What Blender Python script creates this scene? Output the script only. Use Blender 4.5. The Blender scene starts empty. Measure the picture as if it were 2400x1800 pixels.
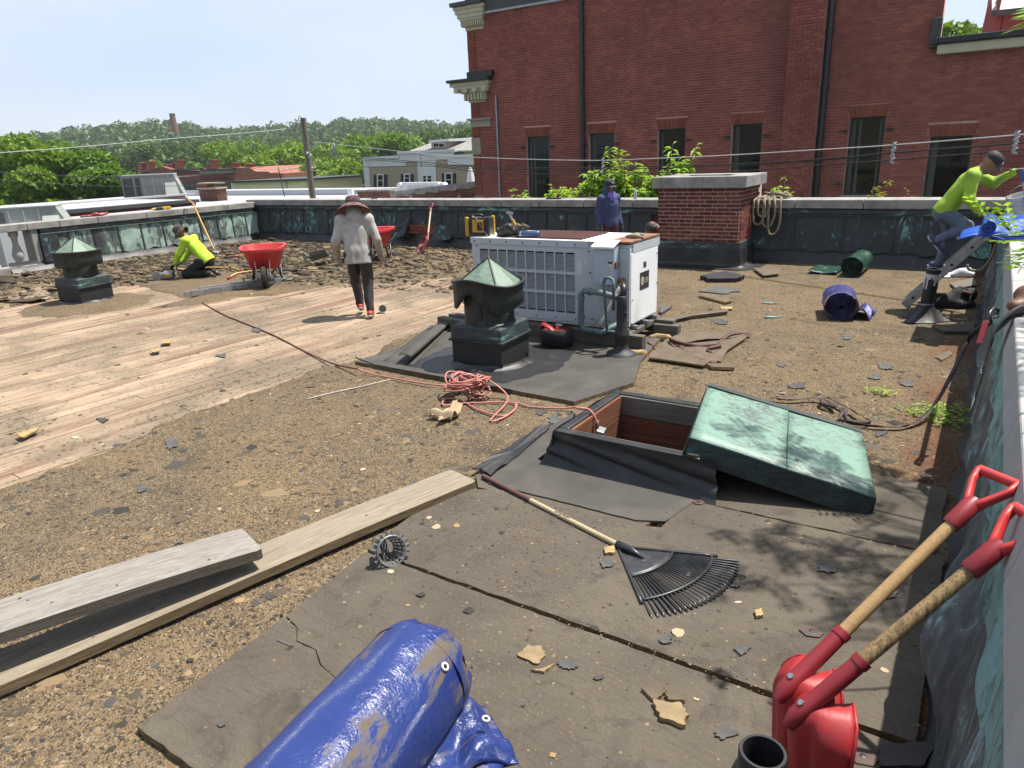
import bpy, bmesh, math, random
import numpy as np
from mathutils import Vector, Matrix, Euler
random.seed(7); np.random.seed(7)
S = bpy.context.scene
C = S.collection
PI = math.pi

# ---------------------------------------------------------------- camera, sky, sun, exposure
CW, CHH, CF = 2400, 1800, 1665.0          # reference frame the lens was measured in
EYE = np.array([0.0, 0.0, 2.15])
_d = np.array([214, 5120, CF]); _d = _d / np.linalg.norm(_d)
_y = np.array([1150, -589, CF]); _y = _y - _d * (_y @ _d); _y = _y / np.linalg.norm(_y)
ROT = np.stack([np.cross(_y, -_d), _y, -_d])   # rows: world axes in (right, down, forward)
cam_data = bpy.data.cameras.new('camera')
cam = bpy.data.objects.new('camera', cam_data); C.objects.link(cam)
cam_data.sensor_width = 36.0
cam_data.lens = CF / CW * 36.0
cam_data.clip_start = 0.05
cam_data.clip_end = 9000
_m = Matrix.Identity(4)
for i in range(3):
    _m[i][0] = ROT[i][0]; _m[i][1] = -ROT[i][1]; _m[i][2] = -ROT[i][2]; _m[i][3] = EYE[i]
cam.matrix_world = _m
S.camera = cam
S.render.resolution_x = 1024; S.render.resolution_y = 768

SUN_DIR = Vector((0.28, 0.33, 1.0)).normalized()
world = bpy.data.worlds.new('World'); S.world = world; world.use_nodes = True
wn = world.node_tree; wn.nodes.clear()
sky = wn.nodes.new('ShaderNodeTexSky'); sky.sky_type = 'NISHITA'; sky.sun_disc = False
sky.sun_elevation = math.asin(SUN_DIR.z); sky.sun_rotation = math.atan2(SUN_DIR.x, SUN_DIR.y)
sky.altitude = 50; sky.air_density = 1.0; sky.dust_density = 1.2; sky.ozone_density = 1.0
bg = wn.nodes.new('ShaderNodeBackground'); bg.inputs[1].default_value = 0.10
wo = wn.nodes.new('ShaderNodeOutputWorld')
hz = wn.nodes.new('ShaderNodeMix'); hz.data_type = 'RGBA'; hz.inputs['Factor'].default_value = 0.78      # thin summer haze over the whole sky
cl = wn.nodes.new('ShaderNodeTexNoise'); cl.inputs['Scale'].default_value = 2.2; cl.inputs['Detail'].default_value = 6
cm = wn.nodes.new('ShaderNodeMapping'); cm.inputs['Scale'].default_value = (1, 1, 3.0); ct = wn.nodes.new('ShaderNodeTexCoord')
cr_ = wn.nodes.new('ShaderNodeValToRGB'); cr_.color_ramp.elements[0].position = 0.36; cr_.color_ramp.elements[0].color = (2.85, 3.5, 4.6, 1); cr_.color_ramp.elements[1].position = 0.68; cr_.color_ramp.elements[1].color = (3.9, 4.25, 4.8, 1)
wn.links.new(ct.outputs['Generated'], cm.inputs[0]); wn.links.new(cm.outputs[0], cl.inputs['Vector']); wn.links.new(cl.outputs['Fac'], cr_.inputs[0])
wn.links.new(sky.outputs[0], hz.inputs['A']); wn.links.new(cr_.outputs[0], hz.inputs['B']); wn.links.new(hz.outputs['Result'], bg.inputs[0]); wn.links.new(bg.outputs[0], wo.inputs[0])
sd = bpy.data.lights.new('sun', 'SUN'); sd.energy = 5.0; sd.angle = math.radians(0.53); sd.color = (1.0, 0.95, 0.87)
sun = bpy.data.objects.new('sun', sd); C.objects.link(sun); sun.location = (20, 25, 60)
sun.rotation_euler = (-SUN_DIR).to_track_quat('-Z', 'Y').to_euler()
S.view_settings.view_transform = 'Standard'; S.view_settings.look = 'None'
S.view_settings.exposure = 1.0; S.view_settings.gamma = 1.0
S.view_settings.use_curve_mapping = False

# ---------------------------------------------------------------- measuring: photo pixel -> point in the place
def ray(px, py):
    v = ROT @ np.array([px - 1200.0, py - 900.0, CF]); return v / np.linalg.norm(v)
def G(px, py, z=0.0):
    r = ray(px, py); t = (z - EYE[2]) / r[2]; return Vector(EYE + t * r)
def onY(px, py, Y):
    r = ray(px, py); return Vector(EYE + r * (Y / r[1]))
def onX(px, py, X):
    r = ray(px, py); return Vector(EYE + r * (X / r[0]))
# ---------------------------------------------------------------- helpers
ROOT = {}                       # object name -> matrix of its top-level thing
def V3(p): return Vector((float(p[0]), float(p[1]), float(p[2])))
def tag(o, label=None, cat=None, group=None, kind=None):
    if label: o['label'] = label
    if cat: o['category'] = cat
    if group: o['group'] = group
    if kind: o['kind'] = kind
    return o
def thing(name, label, cat, loc=(0, 0, 0), rz=0.0, group=None):
    o = bpy.data.objects.new(name, None); C.objects.link(o)
    o.location = V3(loc); o.rotation_euler = (0, 0, rz); o.empty_display_size = 0.2
    ROOT[o.name] = Matrix.Translation(V3(loc)) @ Matrix.Rotation(rz, 4, 'Z')
    return tag(o, label, cat, group)
def link(name, me, mat, parent=None):
    o = bpy.data.objects.new(name, me); C.objects.link(o)
    if mat is not None and not me.materials:
        for m in (mat if isinstance(mat, (list, tuple)) else [mat]): me.materials.append(m)
    if parent is not None:
        o.parent = parent; ROOT[o.name] = ROOT.get(parent.name, Matrix.Identity(4))
    else:
        ROOT[o.name] = Matrix.Identity(4)
    return o
def frame(x, y=None, o=(0, 0, 0)):
    """matrix whose Z looks along x"""
    z = Vector(x).normalized(); up = Vector(y) if y is not None else (Vector((0, 0, 1)) if abs(z.z) < 0.95 else Vector((1, 0, 0)))
    a = up.cross(z).normalized(); b = z.cross(a)
    return Matrix(((a.x, b.x, z.x, o[0]), (a.y, b.y, z.y, o[1]), (a.z, b.z, z.z, o[2]), (0, 0, 0, 1)))
class MB:
    def __init__(s): s.v = []; s.f = []; s.m = []
    def add(s, vs, fs, mi=0):
        n = len(s.v); s.v += [tuple(p) for p in vs]
        s.f += [tuple(n + i for i in f) for f in fs]; s.m += [mi] * len(fs); return s
    def box(s, c, d, M=None, mi=0, taper=1.0):
        x, y, z = d[0] / 2, d[1] / 2, d[2] / 2; t = taper
        vs = [Vector((a * x * (t if e > 0 else 1), b * y * (t if e > 0 else 1), e * z)) for e in (-1, 1) for b in (-1, 1) for a in (-1, 1)]
        if M is not None: vs = [M.to_3x3() @ p for p in vs]
        c = V3(c); vs = [p + c for p in vs]
        return s.add(vs, [(0, 2, 3, 1), (4, 5, 7, 6), (0, 1, 5, 4), (2, 6, 7, 3), (0, 4, 6, 2), (1, 3, 7, 5)], mi)
    def span(s, a, b, mi=0):      # axis aligned box between two corners
        a = V3(a); b = V3(b); return s.box((a + b) / 2, [abs(q) for q in (b - a)], None, mi)
    def bar(s, p, q, w, h, up=None, mi=0):
        p = V3(p); q = V3(q); M = frame(q - p, up)
        return s.box((p + q) / 2, (w, h, (q - p).length), M, mi)
    def cyl(s, p, q, r0, r1=None, n=16, caps=True, mi=0):
        p = V3(p); q = V3(q); r1 = r0 if r1 is None else r1; M = frame(q - p).to_3x3()
        vs = []
        for o, r in ((p, r0), (q, r1)):
            vs += [o + M @ Vector((r * math.cos(2 * PI * i / n), r * math.sin(2 * PI * i / n), 0)) for i in range(n)]
        fs = [(i, (i + 1) % n, n + (i + 1) % n, n + i) for i in range(n)]
        if caps: fs += [tuple(range(n - 1, -1, -1)), tuple(range(n, 2 * n))]
        return s.add(vs, fs, mi)
    def tube(s, pts, r, n=8, mi=0, closed=False, caps=True, flat=None):
        pts = [V3(p) for p in pts]; k = len(pts); rs = r if isinstance(r, (list, tuple)) else [r] * k
        vs = []; a = None
        for i, p in enumerate(pts):
            t = (pts[(i + 1) % k] if (i < k - 1 or closed) else p) - (pts[i - 1] if (i > 0 or closed) else p)
            t = t.normalized() if t.length > 1e-9 else Vector((0, 0, 1))
            if a is None: a = frame(t).to_3x3() @ Vector((1, 0, 0))
            a = (a - t * a.dot(t)); a = a.normalized() if a.length > 1e-6 else frame(t).to_3x3() @ Vector((1, 0, 0))
            b = t.cross(a)
            fx, fy = (1, 1) if flat is None else flat
            vs += [p + (a * math.cos(2 * PI * j / n) * fx + b * math.sin(2 * PI * j / n) * fy) * rs[i] for j in range(n)]
        fs = []
        for i in range(k if closed else k - 1):
            A = i * n; B = ((i + 1) % k) * n
            fs += [(A + j, A + (j + 1) % n, B + (j + 1) % n, B + j) for j in range(n)]
        if caps and not closed: fs += [tuple(range(n - 1, -1, -1)), tuple(range((k - 1) * n, k * n))]
        return s.add(vs, fs, mi)
    def lathe(s, prof, c=(0, 0, 0), n=24, mi=0, M=None, close=False):
        c = V3(c); vs = []
        for r, z in prof:
            for i in range(n):
                p = Vector((r * math.cos(2 * PI * i / n), r * math.sin(2 * PI * i / n), z))
                vs.append((M.to_3x3() @ p if M is not None else p) + c)
        fs = []
        for k in range(len(prof) - 1):
            A = k * n; B = A + n
            fs += [(A + j, A + (j + 1) % n, B + (j + 1) % n, B + j) for j in range(n)]
        if close: fs += [tuple(range(n - 1, -1, -1)), tuple(range((len(prof) - 1) * n, len(prof) * n))]
        return s.add(vs, fs, mi)
    def prism(s, poly, z0, z1, mi=0):
        n = len(poly); vs = [(p[0], p[1], z0) for p in poly] + [(p[0], p[1], z1) for p in poly]
        fs = [tuple(range(n - 1, -1, -1)), tuple(range(n, 2 * n))] + [(i, (i + 1) % n, n + (i + 1) % n, n + i) for i in range(n)]
        return s.add(vs, fs, mi)
    def loft(s, loops, mi=0, caps=True, ring=True):
        n = len(loops[0]); vs = [p for l in loops for p in l]; fs = []
        for k in range(len(loops) - 1):
            A = k * n; B = A + n
            fs += [(A + j, A + (j + 1) % n, B + (j + 1) % n, B + j) for j in range(n if ring else n - 1)]
        if caps and ring: fs += [tuple(range(n - 1, -1, -1)), tuple(range((len(loops) - 1) * n, len(loops) * n))]
        return s.add(vs, fs, mi)
    def grid(s, fn, nu, nv, mi=0):
        vs = [fn(i / nu, j / nv) for j in range(nv + 1) for i in range(nu + 1)]; w = nu + 1
        return s.add(vs, [(j * w + i, j * w + i + 1, (j + 1) * w + i + 1, (j + 1) * w + i) for j in range(nv) for i in range(nu)], mi)
    def build(s, name, mat, parent=None, smooth=False, bevel=0.0, w=False, thick=0.0, seg=2, sub=0):
        me = bpy.data.meshes.new(name)
        vs = s.v
        if w and parent is not None:
            I = ROOT[parent.name].inverted(); vs = [tuple(I @ Vector(p)) for p in vs]
        me.from_pydata([tuple(float(c) for c in p) for p in vs], [], s.f)
        for m in (mat if isinstance(mat, (list, tuple)) else [mat]): me.materials.append(m)
        if isinstance(mat, (list, tuple)): me.polygons.foreach_set('material_index', s.m)
        if smooth is True: me.polygons.foreach_set('use_smooth', [True] * len(me.polygons))
        me.update()
        o = link(name, me, None, parent)
        if thick:
            q = o.modifiers.new('thickness', 'SOLIDIFY'); q.thickness = abs(thick); q.offset = -1 if thick > 0 else 0
        if bevel:
            q = o.modifiers.new('bevel', 'BEVEL'); q.width = bevel; q.segments = seg; q.limit_method = 'ANGLE'; q.angle_limit = 0.6
        if sub:
            q = o.modifiers.new('sub', 'SUBSURF'); q.levels = sub; q.render_levels = sub
        if smooth == 'auto':
            me.polygons.foreach_set('use_smooth', [True] * len(me.polygons))
            me.set_sharp_from_angle(angle=0.7)
        return o
def np_mesh(name, V, F, mat, parent=None, smooth=False):
    V = np.asarray(V, np.float32); F = np.asarray(F, np.int32); k = F.shape[1]
    me = bpy.data.meshes.new(name)
    me.vertices.add(len(V)); me.vertices.foreach_set('co', V.ravel())
    me.loops.add(F.size); me.loops.foreach_set('vertex_index', F.ravel())
    me.polygons.add(len(F)); me.polygons.foreach_set('loop_start', np.arange(0, F.size, k, dtype=np.int32))
    me.polygons.foreach_set('loop_total', np.full(len(F), k, np.int32))
    if smooth: me.polygons.foreach_set('use_smooth', np.ones(len(F), bool))
    me.update(calc_edges=True); me.validate()
    return link(name, me, mat, parent)
UNIT = MB().box((0, 0, 0), (1, 1, 1))
def unit_mesh(name, mat, bev=0.0):
    me = bpy.data.meshes.new(name)
    if bev == 0: me.from_pydata(UNIT.v, [], UNIT.f)
    me.materials.append(mat); return me
def pieces(name, items, mat, parent, limit=300, kindname=None):
    """boxes (centre, size, rotation) in the parent's frame: nearest `limit` as own objects that share one mesh, the rest joined"""
    if not items: return
    R0 = ROOT[parent.name]
    items = sorted(items, key=lambda t: (R0 @ V3(t[0]) - Vector(EYE)).length)
    me = unit_mesh(name, mat)
    for c, d, r in items[:limit]:
        o = link(name, me, None, parent); o.location = V3(c); o.scale = d
        if r is not None: o.rotation_euler = r
    rest = items[limit:]
    if rest:
        b = MB()
        for c, d, r in rest: b.box(c, d, Euler(r).to_matrix() if r is not None else None)
        tag(b.build(kindname or name, mat, parent), kind='stuff')
def dup(root, loc, rz, label=None):
    r = root.copy(); C.objects.link(r); r.location = V3(loc); r.rotation_euler = (0, 0, rz)
    if label: r['label'] = label
    for ch in list(root.children):
        c = ch.copy(); C.objects.link(c); c.parent = r
        for g in list(ch.children):
            d = g.copy(); C.objects.link(d); d.parent = c
    return r

# ---- smooth bodies: tapered capsules blended together, meshed with surface nets
def _noise3(P, s, seed=0):
    r = np.random.RandomState(seed); v = np.zeros(P.shape[:-1])
    for k in range(5):
        d = r.normal(size=3); d /= np.linalg.norm(d); f = s * r.uniform(0.6, 1.7)
        v += np.sin(P @ d * f + r.uniform(0, 6.28) + 1.3 * np.sin(P @ np.roll(d, 1) * f * 0.7))
    return v / 5
def body(name, prims, mat, parent, h=0.014, k=0.03, wr=0.0, ws=30.0, cut=None, seed=1, smooth=True):
    P0 = np.array([np.minimum(p[0], p[1]) - max(p[2], p[3]) * 1.3 - h * 3 for p in prims]).min(0)
    P1 = np.array([np.maximum(p[0], p[1]) + max(p[2], p[3]) * 1.3 + h * 3 for p in prims]).max(0)
    n = np.ceil((P1 - P0) / h).astype(int) + 1
    ax = [P0[i] + h * np.arange(n[i]) for i in range(3)]
    D = np.full(n, 1.0)
    for p in prims:
        a, b, ra, rb = np.array(p[0], float), np.array(p[1], float), p[2], p[3]
        m = max(ra, rb) * 1.4 + 3.0 * k + 2 * h
        lo = np.maximum(((np.minimum(a, b) - m - P0) / h).astype(int), 0); hi = np.minimum(((np.maximum(a, b) + m - P0) / h).astype(int) + 2, n)
        sl = tuple(slice(lo[i], hi[i]) for i in range(3))
        X, Y, Z = np.meshgrid(ax[0][sl[0]], ax[1][sl[1]], ax[2][sl[2]], indexing='ij')
        Q = np.stack([X, Y, Z], -1)
        qa = Q - a; ba = b - a; t = np.clip((qa @ ba) / max(ba @ ba, 1e-9), 0, 1)
        rel = qa - t[..., None] * ba
        if len(p) > 4:
            nrm = np.array(p[4], float); nrm /= np.linalg.norm(nrm); s = p[5]
            dn = rel @ nrm; rel = rel + (s - 1) * dn[..., None] * nrm
        dd = np.linalg.norm(rel, axis=-1) - (ra + (rb - ra) * t)
        o = D[sl]; hh = np.clip(0.5 + 0.5 * (o - dd) / k, 0, 1)
        D[sl] = np.where(o > 0.9, np.minimum(dd, 0.9), o * (1 - hh) + dd * hh - k * hh * (1 - hh))
    X, Y, Z = np.meshgrid(*ax, indexing='ij'); Q = np.stack([X, Y, Z], -1)
    if wr: D = D + wr * _noise3(Q * np.array([1, 1, .4]), ws, seed)
    if cut is not None: D = np.maximum(D, cut(Q))
    D[0] = D[-1] = 1; D[:, 0] = D[:, -1] = 1; D[:, :, 0] = D[:, :, -1] = 1
    V, F = nets(D); V = V * h + P0
    o = np_mesh(name, V, F, mat, parent, smooth=smooth)
    return o
def nets(D):
    ins = D < 0; n = D.shape
    corners = [(i, j, k) for i in (0, 1) for j in (0, 1) for k in (0, 1)]
    c = [ins[i:n[0] - 1 + i, j:n[1] - 1 + j, k:n[2] - 1 + k] for i, j, k in corners]
    s = sum(x.astype(np.int8) for x in c); act = (s > 0) & (s < 8)
    idx = np.full(act.shape, -1, int); ii = np.argwhere(act); idx[act] = np.arange(len(ii))
    acc = np.zeros((len(ii), 3)); cnt = np.zeros(len(ii))
    val = {q: D[ii[:, 0] + q[0], ii[:, 1] + q[1], ii[:, 2] + q[2]] for q in corners}
    for q in corners:
        for a in range(3):
            if q[a] == 0:
                r = list(q); r[a] = 1; r = tuple(r); u, v = val[q], val[r]
                m = (u < 0) != (v < 0); t = np.where(m, u / np.where(u - v == 0, 1, u - v), 0)
                p = np.tile(np.array(q, float), (len(ii), 1)); p[:, a] += t
                acc += p * m[:, None]; cnt += m
    V = ii + acc / cnt[:, None]
    F = []
    for a in range(3):
        b, cc = (a + 1) % 3, (a + 2) % 3
        sl0 = [slice(None)] * 3; sl1 = [slice(None)] * 3
        sl0[a] = slice(0, n[a] - 1); sl1[a] = slice(1, n[a])
        A = ins[tuple(sl0)]; B = ins[tuple(sl1)]
        for flip, M in ((False, A & ~B), (True, ~A & B)):
            e = np.argwhere(M); e = e[(e[:, b] > 0) & (e[:, cc] > 0) & (e[:, b] < n[b] - 1) & (e[:, cc] < n[cc] - 1)]
            if not len(e): continue
            def cell(db, dc):
                q = e.copy(); q[:, b] -= db; q[:, cc] -= dc; return idx[q[:, 0], q[:, 1], q[:, 2]]
            f = np.stack([cell(1, 1), cell(0, 1), cell(0, 0), cell(1, 0)], 1)
            F.append(f[:, ::-1] if flip else f)
    return V, np.concatenate(F)
# ---------------------------------------------------------------- materials
KEEP = ('brick', 'mortar', 'copper_in', 'copper_band', 'grey_painted', 'blue_grey', 'siding', 'leaves', 'window', 'navy_hood', 'white_painted', 'skin', 'coping_stone')
class NT:
    def __init__(s, name, rough=0.7, metal=0.0, spec=0.5):
        s.mat = bpy.data.materials.new(name); s.mat.use_nodes = True; s.t = s.mat.node_tree
        s.b = s.t.nodes['Principled BSDF']; s.b.inputs['Roughness'].default_value = rough
        s.b.inputs['Metallic'].default_value = metal; s.b.inputs['Specular IOR Level'].default_value = spec
        s.tc = s.t.nodes.new('ShaderNodeTexCoord')
    def n(s, typ, **kw):
        q = s.t.nodes.new(typ)
        for k, v in kw.items():
            setattr(q, k, v)
        return q
    def l(s, a, b): s.t.links.new(a, b)
    def put(s, sock, v):
        if isinstance(v, bpy.types.NodeSocket): s.l(v, sock)
        elif isinstance(v, (tuple, list)): sock.default_value = tuple(v) + ((1,) if len(v) == 3 and sock.type == 'RGBA' else ())
        else: sock.default_value = v
    def co(s, scale=(1, 1, 1), rot=(0, 0, 0), src='Object', loc=(0, 0, 0)):
        m = s.n('ShaderNodeMapping'); m.inputs['Scale'].default_value = scale; m.inputs['Rotation'].default_value = rot; m.inputs['Location'].default_value = loc
        if src == 'World': s.l(s.n('ShaderNodeNewGeometry').outputs['Position'], m.inputs[0])
        else: s.l(s.tc.outputs[src], m.inputs[0])
        return m.outputs[0]
    def noise(s, co, scale, detail=4, rough=0.55, dist=0.0):
        q = s.n('ShaderNodeTexNoise'); s.put(q.inputs['Vector'], co); q.inputs['Scale'].default_value = scale
        q.inputs['Detail'].default_value = detail; q.inputs['Roughness'].default_value = rough; q.inputs['Distortion'].default_value = dist
        return q.outputs['Fac']
    def voro(s, co, scale, out='Color', feature='F1', rnd=1.0):
        q = s.n('ShaderNodeTexVoronoi', feature=feature); s.put(q.inputs['Vector'], co); q.inputs['Scale'].default_value = scale
        q.inputs['Randomness'].default_value = rnd
        return q.outputs[out]
    def ramp(s, f, a, b, ca=(0, 0, 0), cb=(1, 1, 1)):
        q = s.n('ShaderNodeValToRGB'); s.put(q.inputs[0], f)
        q.color_ramp.elements[0].position = a; q.color_ramp.elements[0].color = tuple(ca) + (1,)
        q.color_ramp.elements[1].position = b; q.color_ramp.elements[1].color = tuple(cb) + (1,)
        return q.outputs[0]
    def mix(s, f, a, b, typ='MIX'):
        q = s.n('ShaderNodeMix', data_type='RGBA', blend_type=typ); s.put(q.inputs['Factor'], f); s.put(q.inputs['A'], a); s.put(q.inputs['B'], b)
        return q.outputs['Result']
    def math(s, op, a, b=0.0, c=0.0):
        q = s.n('ShaderNodeMath', operation=op); s.put(q.inputs[0], a); s.put(q.inputs[1], b)
        if op in ('MULTIPLY_ADD',): s.put(q.inputs[2], c)
        return q.outputs[0]
    def rnd(s):
        a = s.n('ShaderNodeObjectInfo').outputs['Random']; b = s.n('ShaderNodeNewGeometry').outputs['Random Per Island']
        return s.math('FRACT', s.math('ADD', a, b))
    def bump(s, h, strength=0.4, dist=0.01):
        q = s.n('ShaderNodeBump'); q.inputs['Strength'].default_value = strength; q.inputs['Distance'].default_value = dist
        s.put(q.inputs['Height'], h); s.l(q.outputs[0], s.b.inputs['Normal'])
    def col(s, c):
        k = 1.0 if any(w in s.mat.name for w in KEEP) else 0.68      # albedo trim to the exposure
        s.put(s.b.inputs['Base Color'], s.mix(1.0, c, (k, k, k), 'MULTIPLY')); return s.mat
    def rough(s, v): s.put(s.b.inputs['Roughness'], v)

def plain(name, c, rough=0.6, metal=0.0, var=0.18, scale=9.0, bump=0.0, bscale=60, dirt=0.0, dirtc=(0.12, 0.09, 0.06), spec=0.5, src='Object'):
    t = NT(name, rough, metal, spec); co = t.co(src=src)
    n = t.noise(co, scale, 5)
    k = t.mix(t.ramp(n, 0.3, 0.7), [x * (1 - var) for x in c], [min(1, x * (1 + var)) for x in c])
    if dirt:
        d = t.ramp(t.noise(co, scale * 0.6, 6, 0.65, 0.6), 0.62 - 0.3 * dirt, 0.75)
        k = t.mix(t.math('MULTIPLY', d, min(1, 0.4 + dirt)), k, dirtc)
    if bump: t.bump(t.noise(co, bscale, 4), bump, 0.01)
    return t.col(k)

def wood(name, c0, c1, axis='Z', scale=1.0, rough=0.75, knots=True, rnd=0.25, gray=None, bump=0.35):
    t = NT(name, rough, spec=0.3)
    st = {'X': (0.6, 9, 9), 'Y': (9, 0.6, 9), 'Z': (9, 9, 0.6)}[axis]
    off = t.n('ShaderNodeCombineXYZ'); r = t.rnd(); t.put(off.inputs[0], t.math('MULTIPLY', r, 37.0)); t.put(off.inputs[1], t.math('MULTIPLY', r, 91.0))
    ad = t.n('ShaderNodeVectorMath', operation='ADD'); t.l(t.tc.outputs['Object'], ad.inputs[0]); t.l(off.outputs[0], ad.inputs[1])
    m = t.n('ShaderNodeMapping'); m.inputs['Scale'].default_value = tuple(q * scale for q in st); t.l(ad.outputs[0], m.inputs[0]); co = m.outputs[0]
    g = t.noise(co, 5.0, 6, 0.6, 1.2); f = t.noise(co, 26.0, 4, 0.6)
    k = t.mix(t.ramp(g, 0.35, 0.65), c0, c1)
    k = t.mix(t.math('MULTIPLY', t.ramp(f, 0.35, 0.7), 0.35), k, [q * 0.55 for q in c0])
    b = t.math('MULTIPLY_ADD', r, 2 * rnd, 1 - rnd)
    hs = t.n('ShaderNodeHueSaturation'); t.put(hs.inputs['Value'], b); t.put(hs.inputs['Color'], k); k = hs.outputs[0]
    if gray: 
        q = t.noise(t.co((0.8, 0.8, 0.8)), 3.0, 5, 0.6)
        k = t.mix(t.ramp(q, 0.45, 0.65), k, gray)
    t.bump(t.math('ADD', g, t.math('MULTIPLY', f, 0.6)), bump, 0.006)
    return t.col(k)

def patina(name, dark=(0.028, 0.03, 0.032), green=(0.16, 0.36, 0.29), amount=0.5, scale=3.0, stretch=(1, 1, 0.45), rough=0.55, swirl=1.5, mid=(0.06, 0.11, 0.10), edge=0.09, bump=0.3):
    t = NT(name, rough, spec=0.4)
    co = t.co(stretch)
    n1 = t.noise(co, scale * 2, 8, 0.68, swirl); n2 = t.noise(co, scale * 10, 6, 0.7, swirl * 1.2); n3 = t.noise(t.co((1, 1, 1)), scale * 0.7, 3)
    f = t.math('ADD', t.math('MULTIPLY', n1, 0.6), t.math('ADD', t.math('MULTIPLY', n2, 0.25), t.math('MULTIPLY', n3, 0.3)))
    th = 0.86 - 0.56 * amount
    k = t.mix(t.ramp(f, th - edge * 2, th - edge * 0.3), dark, mid)
    k = t.mix(t.ramp(f, th - edge * 0.3, th + edge * 0.7), k, green)
    k = t.mix(t.math('MULTIPLY', t.ramp(t.noise(co, scale * 14, 3), 0.45, 0.75), 0.3), k, [q * 0.5 for q in dark])
    t.bump(t.math('ADD', n1, t.math('MULTIPLY', n2, 0.6)), bump, 0.012)
    return t.col(k)

def brickmat(name, c0, c1, c2):
    t = NT(name, 0.9, spec=0.2); r = t.rnd()
    q = t.n('ShaderNodeValToRGB'); t.put(q.inputs[0], r)
    e = q.color_ramp.elements; e[0].position = 0; e[0].color = c0 + (1,); e[1].position = 1; e[1].color = c2 + (1,)
    x = q.color_ramp.elements.new(0.55); x.color = c1 + (1,)
    n = t.noise(t.co(src='World'), 0.35, 4, 0.6); n2 = t.noise(t.co(src='World'), 40, 4)
    k = t.mix(t.math('MULTIPLY', t.ramp(n, 0.35, 0.7), 0.6), q.outputs[0], [v * 0.55 for v in c0])
    k = t.mix(t.math('MULTIPLY', t.ramp(n2, 0.4, 0.75), 0.3), k, [v * 0.6 for v in c1])
    if name == 'brick_building':      # darker strip left of the pilaster, stronger higher up; damp patches
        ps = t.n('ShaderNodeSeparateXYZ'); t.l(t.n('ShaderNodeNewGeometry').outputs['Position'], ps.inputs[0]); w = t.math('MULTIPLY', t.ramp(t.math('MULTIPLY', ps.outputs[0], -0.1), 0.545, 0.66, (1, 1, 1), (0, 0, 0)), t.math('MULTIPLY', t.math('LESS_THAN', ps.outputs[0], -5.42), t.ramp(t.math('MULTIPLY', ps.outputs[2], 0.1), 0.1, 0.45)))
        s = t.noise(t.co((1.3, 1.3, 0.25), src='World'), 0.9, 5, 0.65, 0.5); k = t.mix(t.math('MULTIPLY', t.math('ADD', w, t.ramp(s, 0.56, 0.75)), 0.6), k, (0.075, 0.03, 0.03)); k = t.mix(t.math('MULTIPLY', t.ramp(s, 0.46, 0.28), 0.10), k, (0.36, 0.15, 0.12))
    t.bump(n2, 0.5, 0.006)
    return t.col(k)

def foliage(name, a, b, c, trans=0.25, rough=0.55):
    t = NT(name, rough, spec=0.3); r = t.rnd(); v = t.math('ADD', t.math('MULTIPLY', t.n('ShaderNodeObjectInfo').outputs['Random'], 0.45), t.math('MULTIPLY', t.noise(t.co(src='World'), 0.045, 2), 0.9)); hs = t.n('ShaderNodeHueSaturation'); t.put(hs.inputs['Value'], t.math('ADD', v, 0.32)); t.put(hs.inputs['Hue'], t.math('MULTIPLY_ADD', v, -0.05, 0.533))
    q = t.n('ShaderNodeValToRGB'); t.put(q.inputs[0], r); e = q.color_ramp.elements
    e[0].color = a + (1,); e[1].color = c + (1,); x = e.new(0.5); x.color = b + (1,)
    t.put(hs.inputs['Color'], q.outputs[0]); t.col(hs.outputs[0])
    tr = t.n('ShaderNodeBsdfTranslucent'); t.put(tr.inputs[0], t.mix(0.5, hs.outputs[0], (c[0] * 1.3, c[1] * 1.3, c[2] * 0.6)))
    ms = t.n('ShaderNodeMixShader'); ms.inputs[0].default_value = trans
    t.l(t.b.outputs[0], ms.inputs[1]); t.l(tr.outputs[0], ms.inputs[2])
    t.l(ms.outputs[0], t.t.nodes['Material Output'].inputs[0])
    return t.mat

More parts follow.
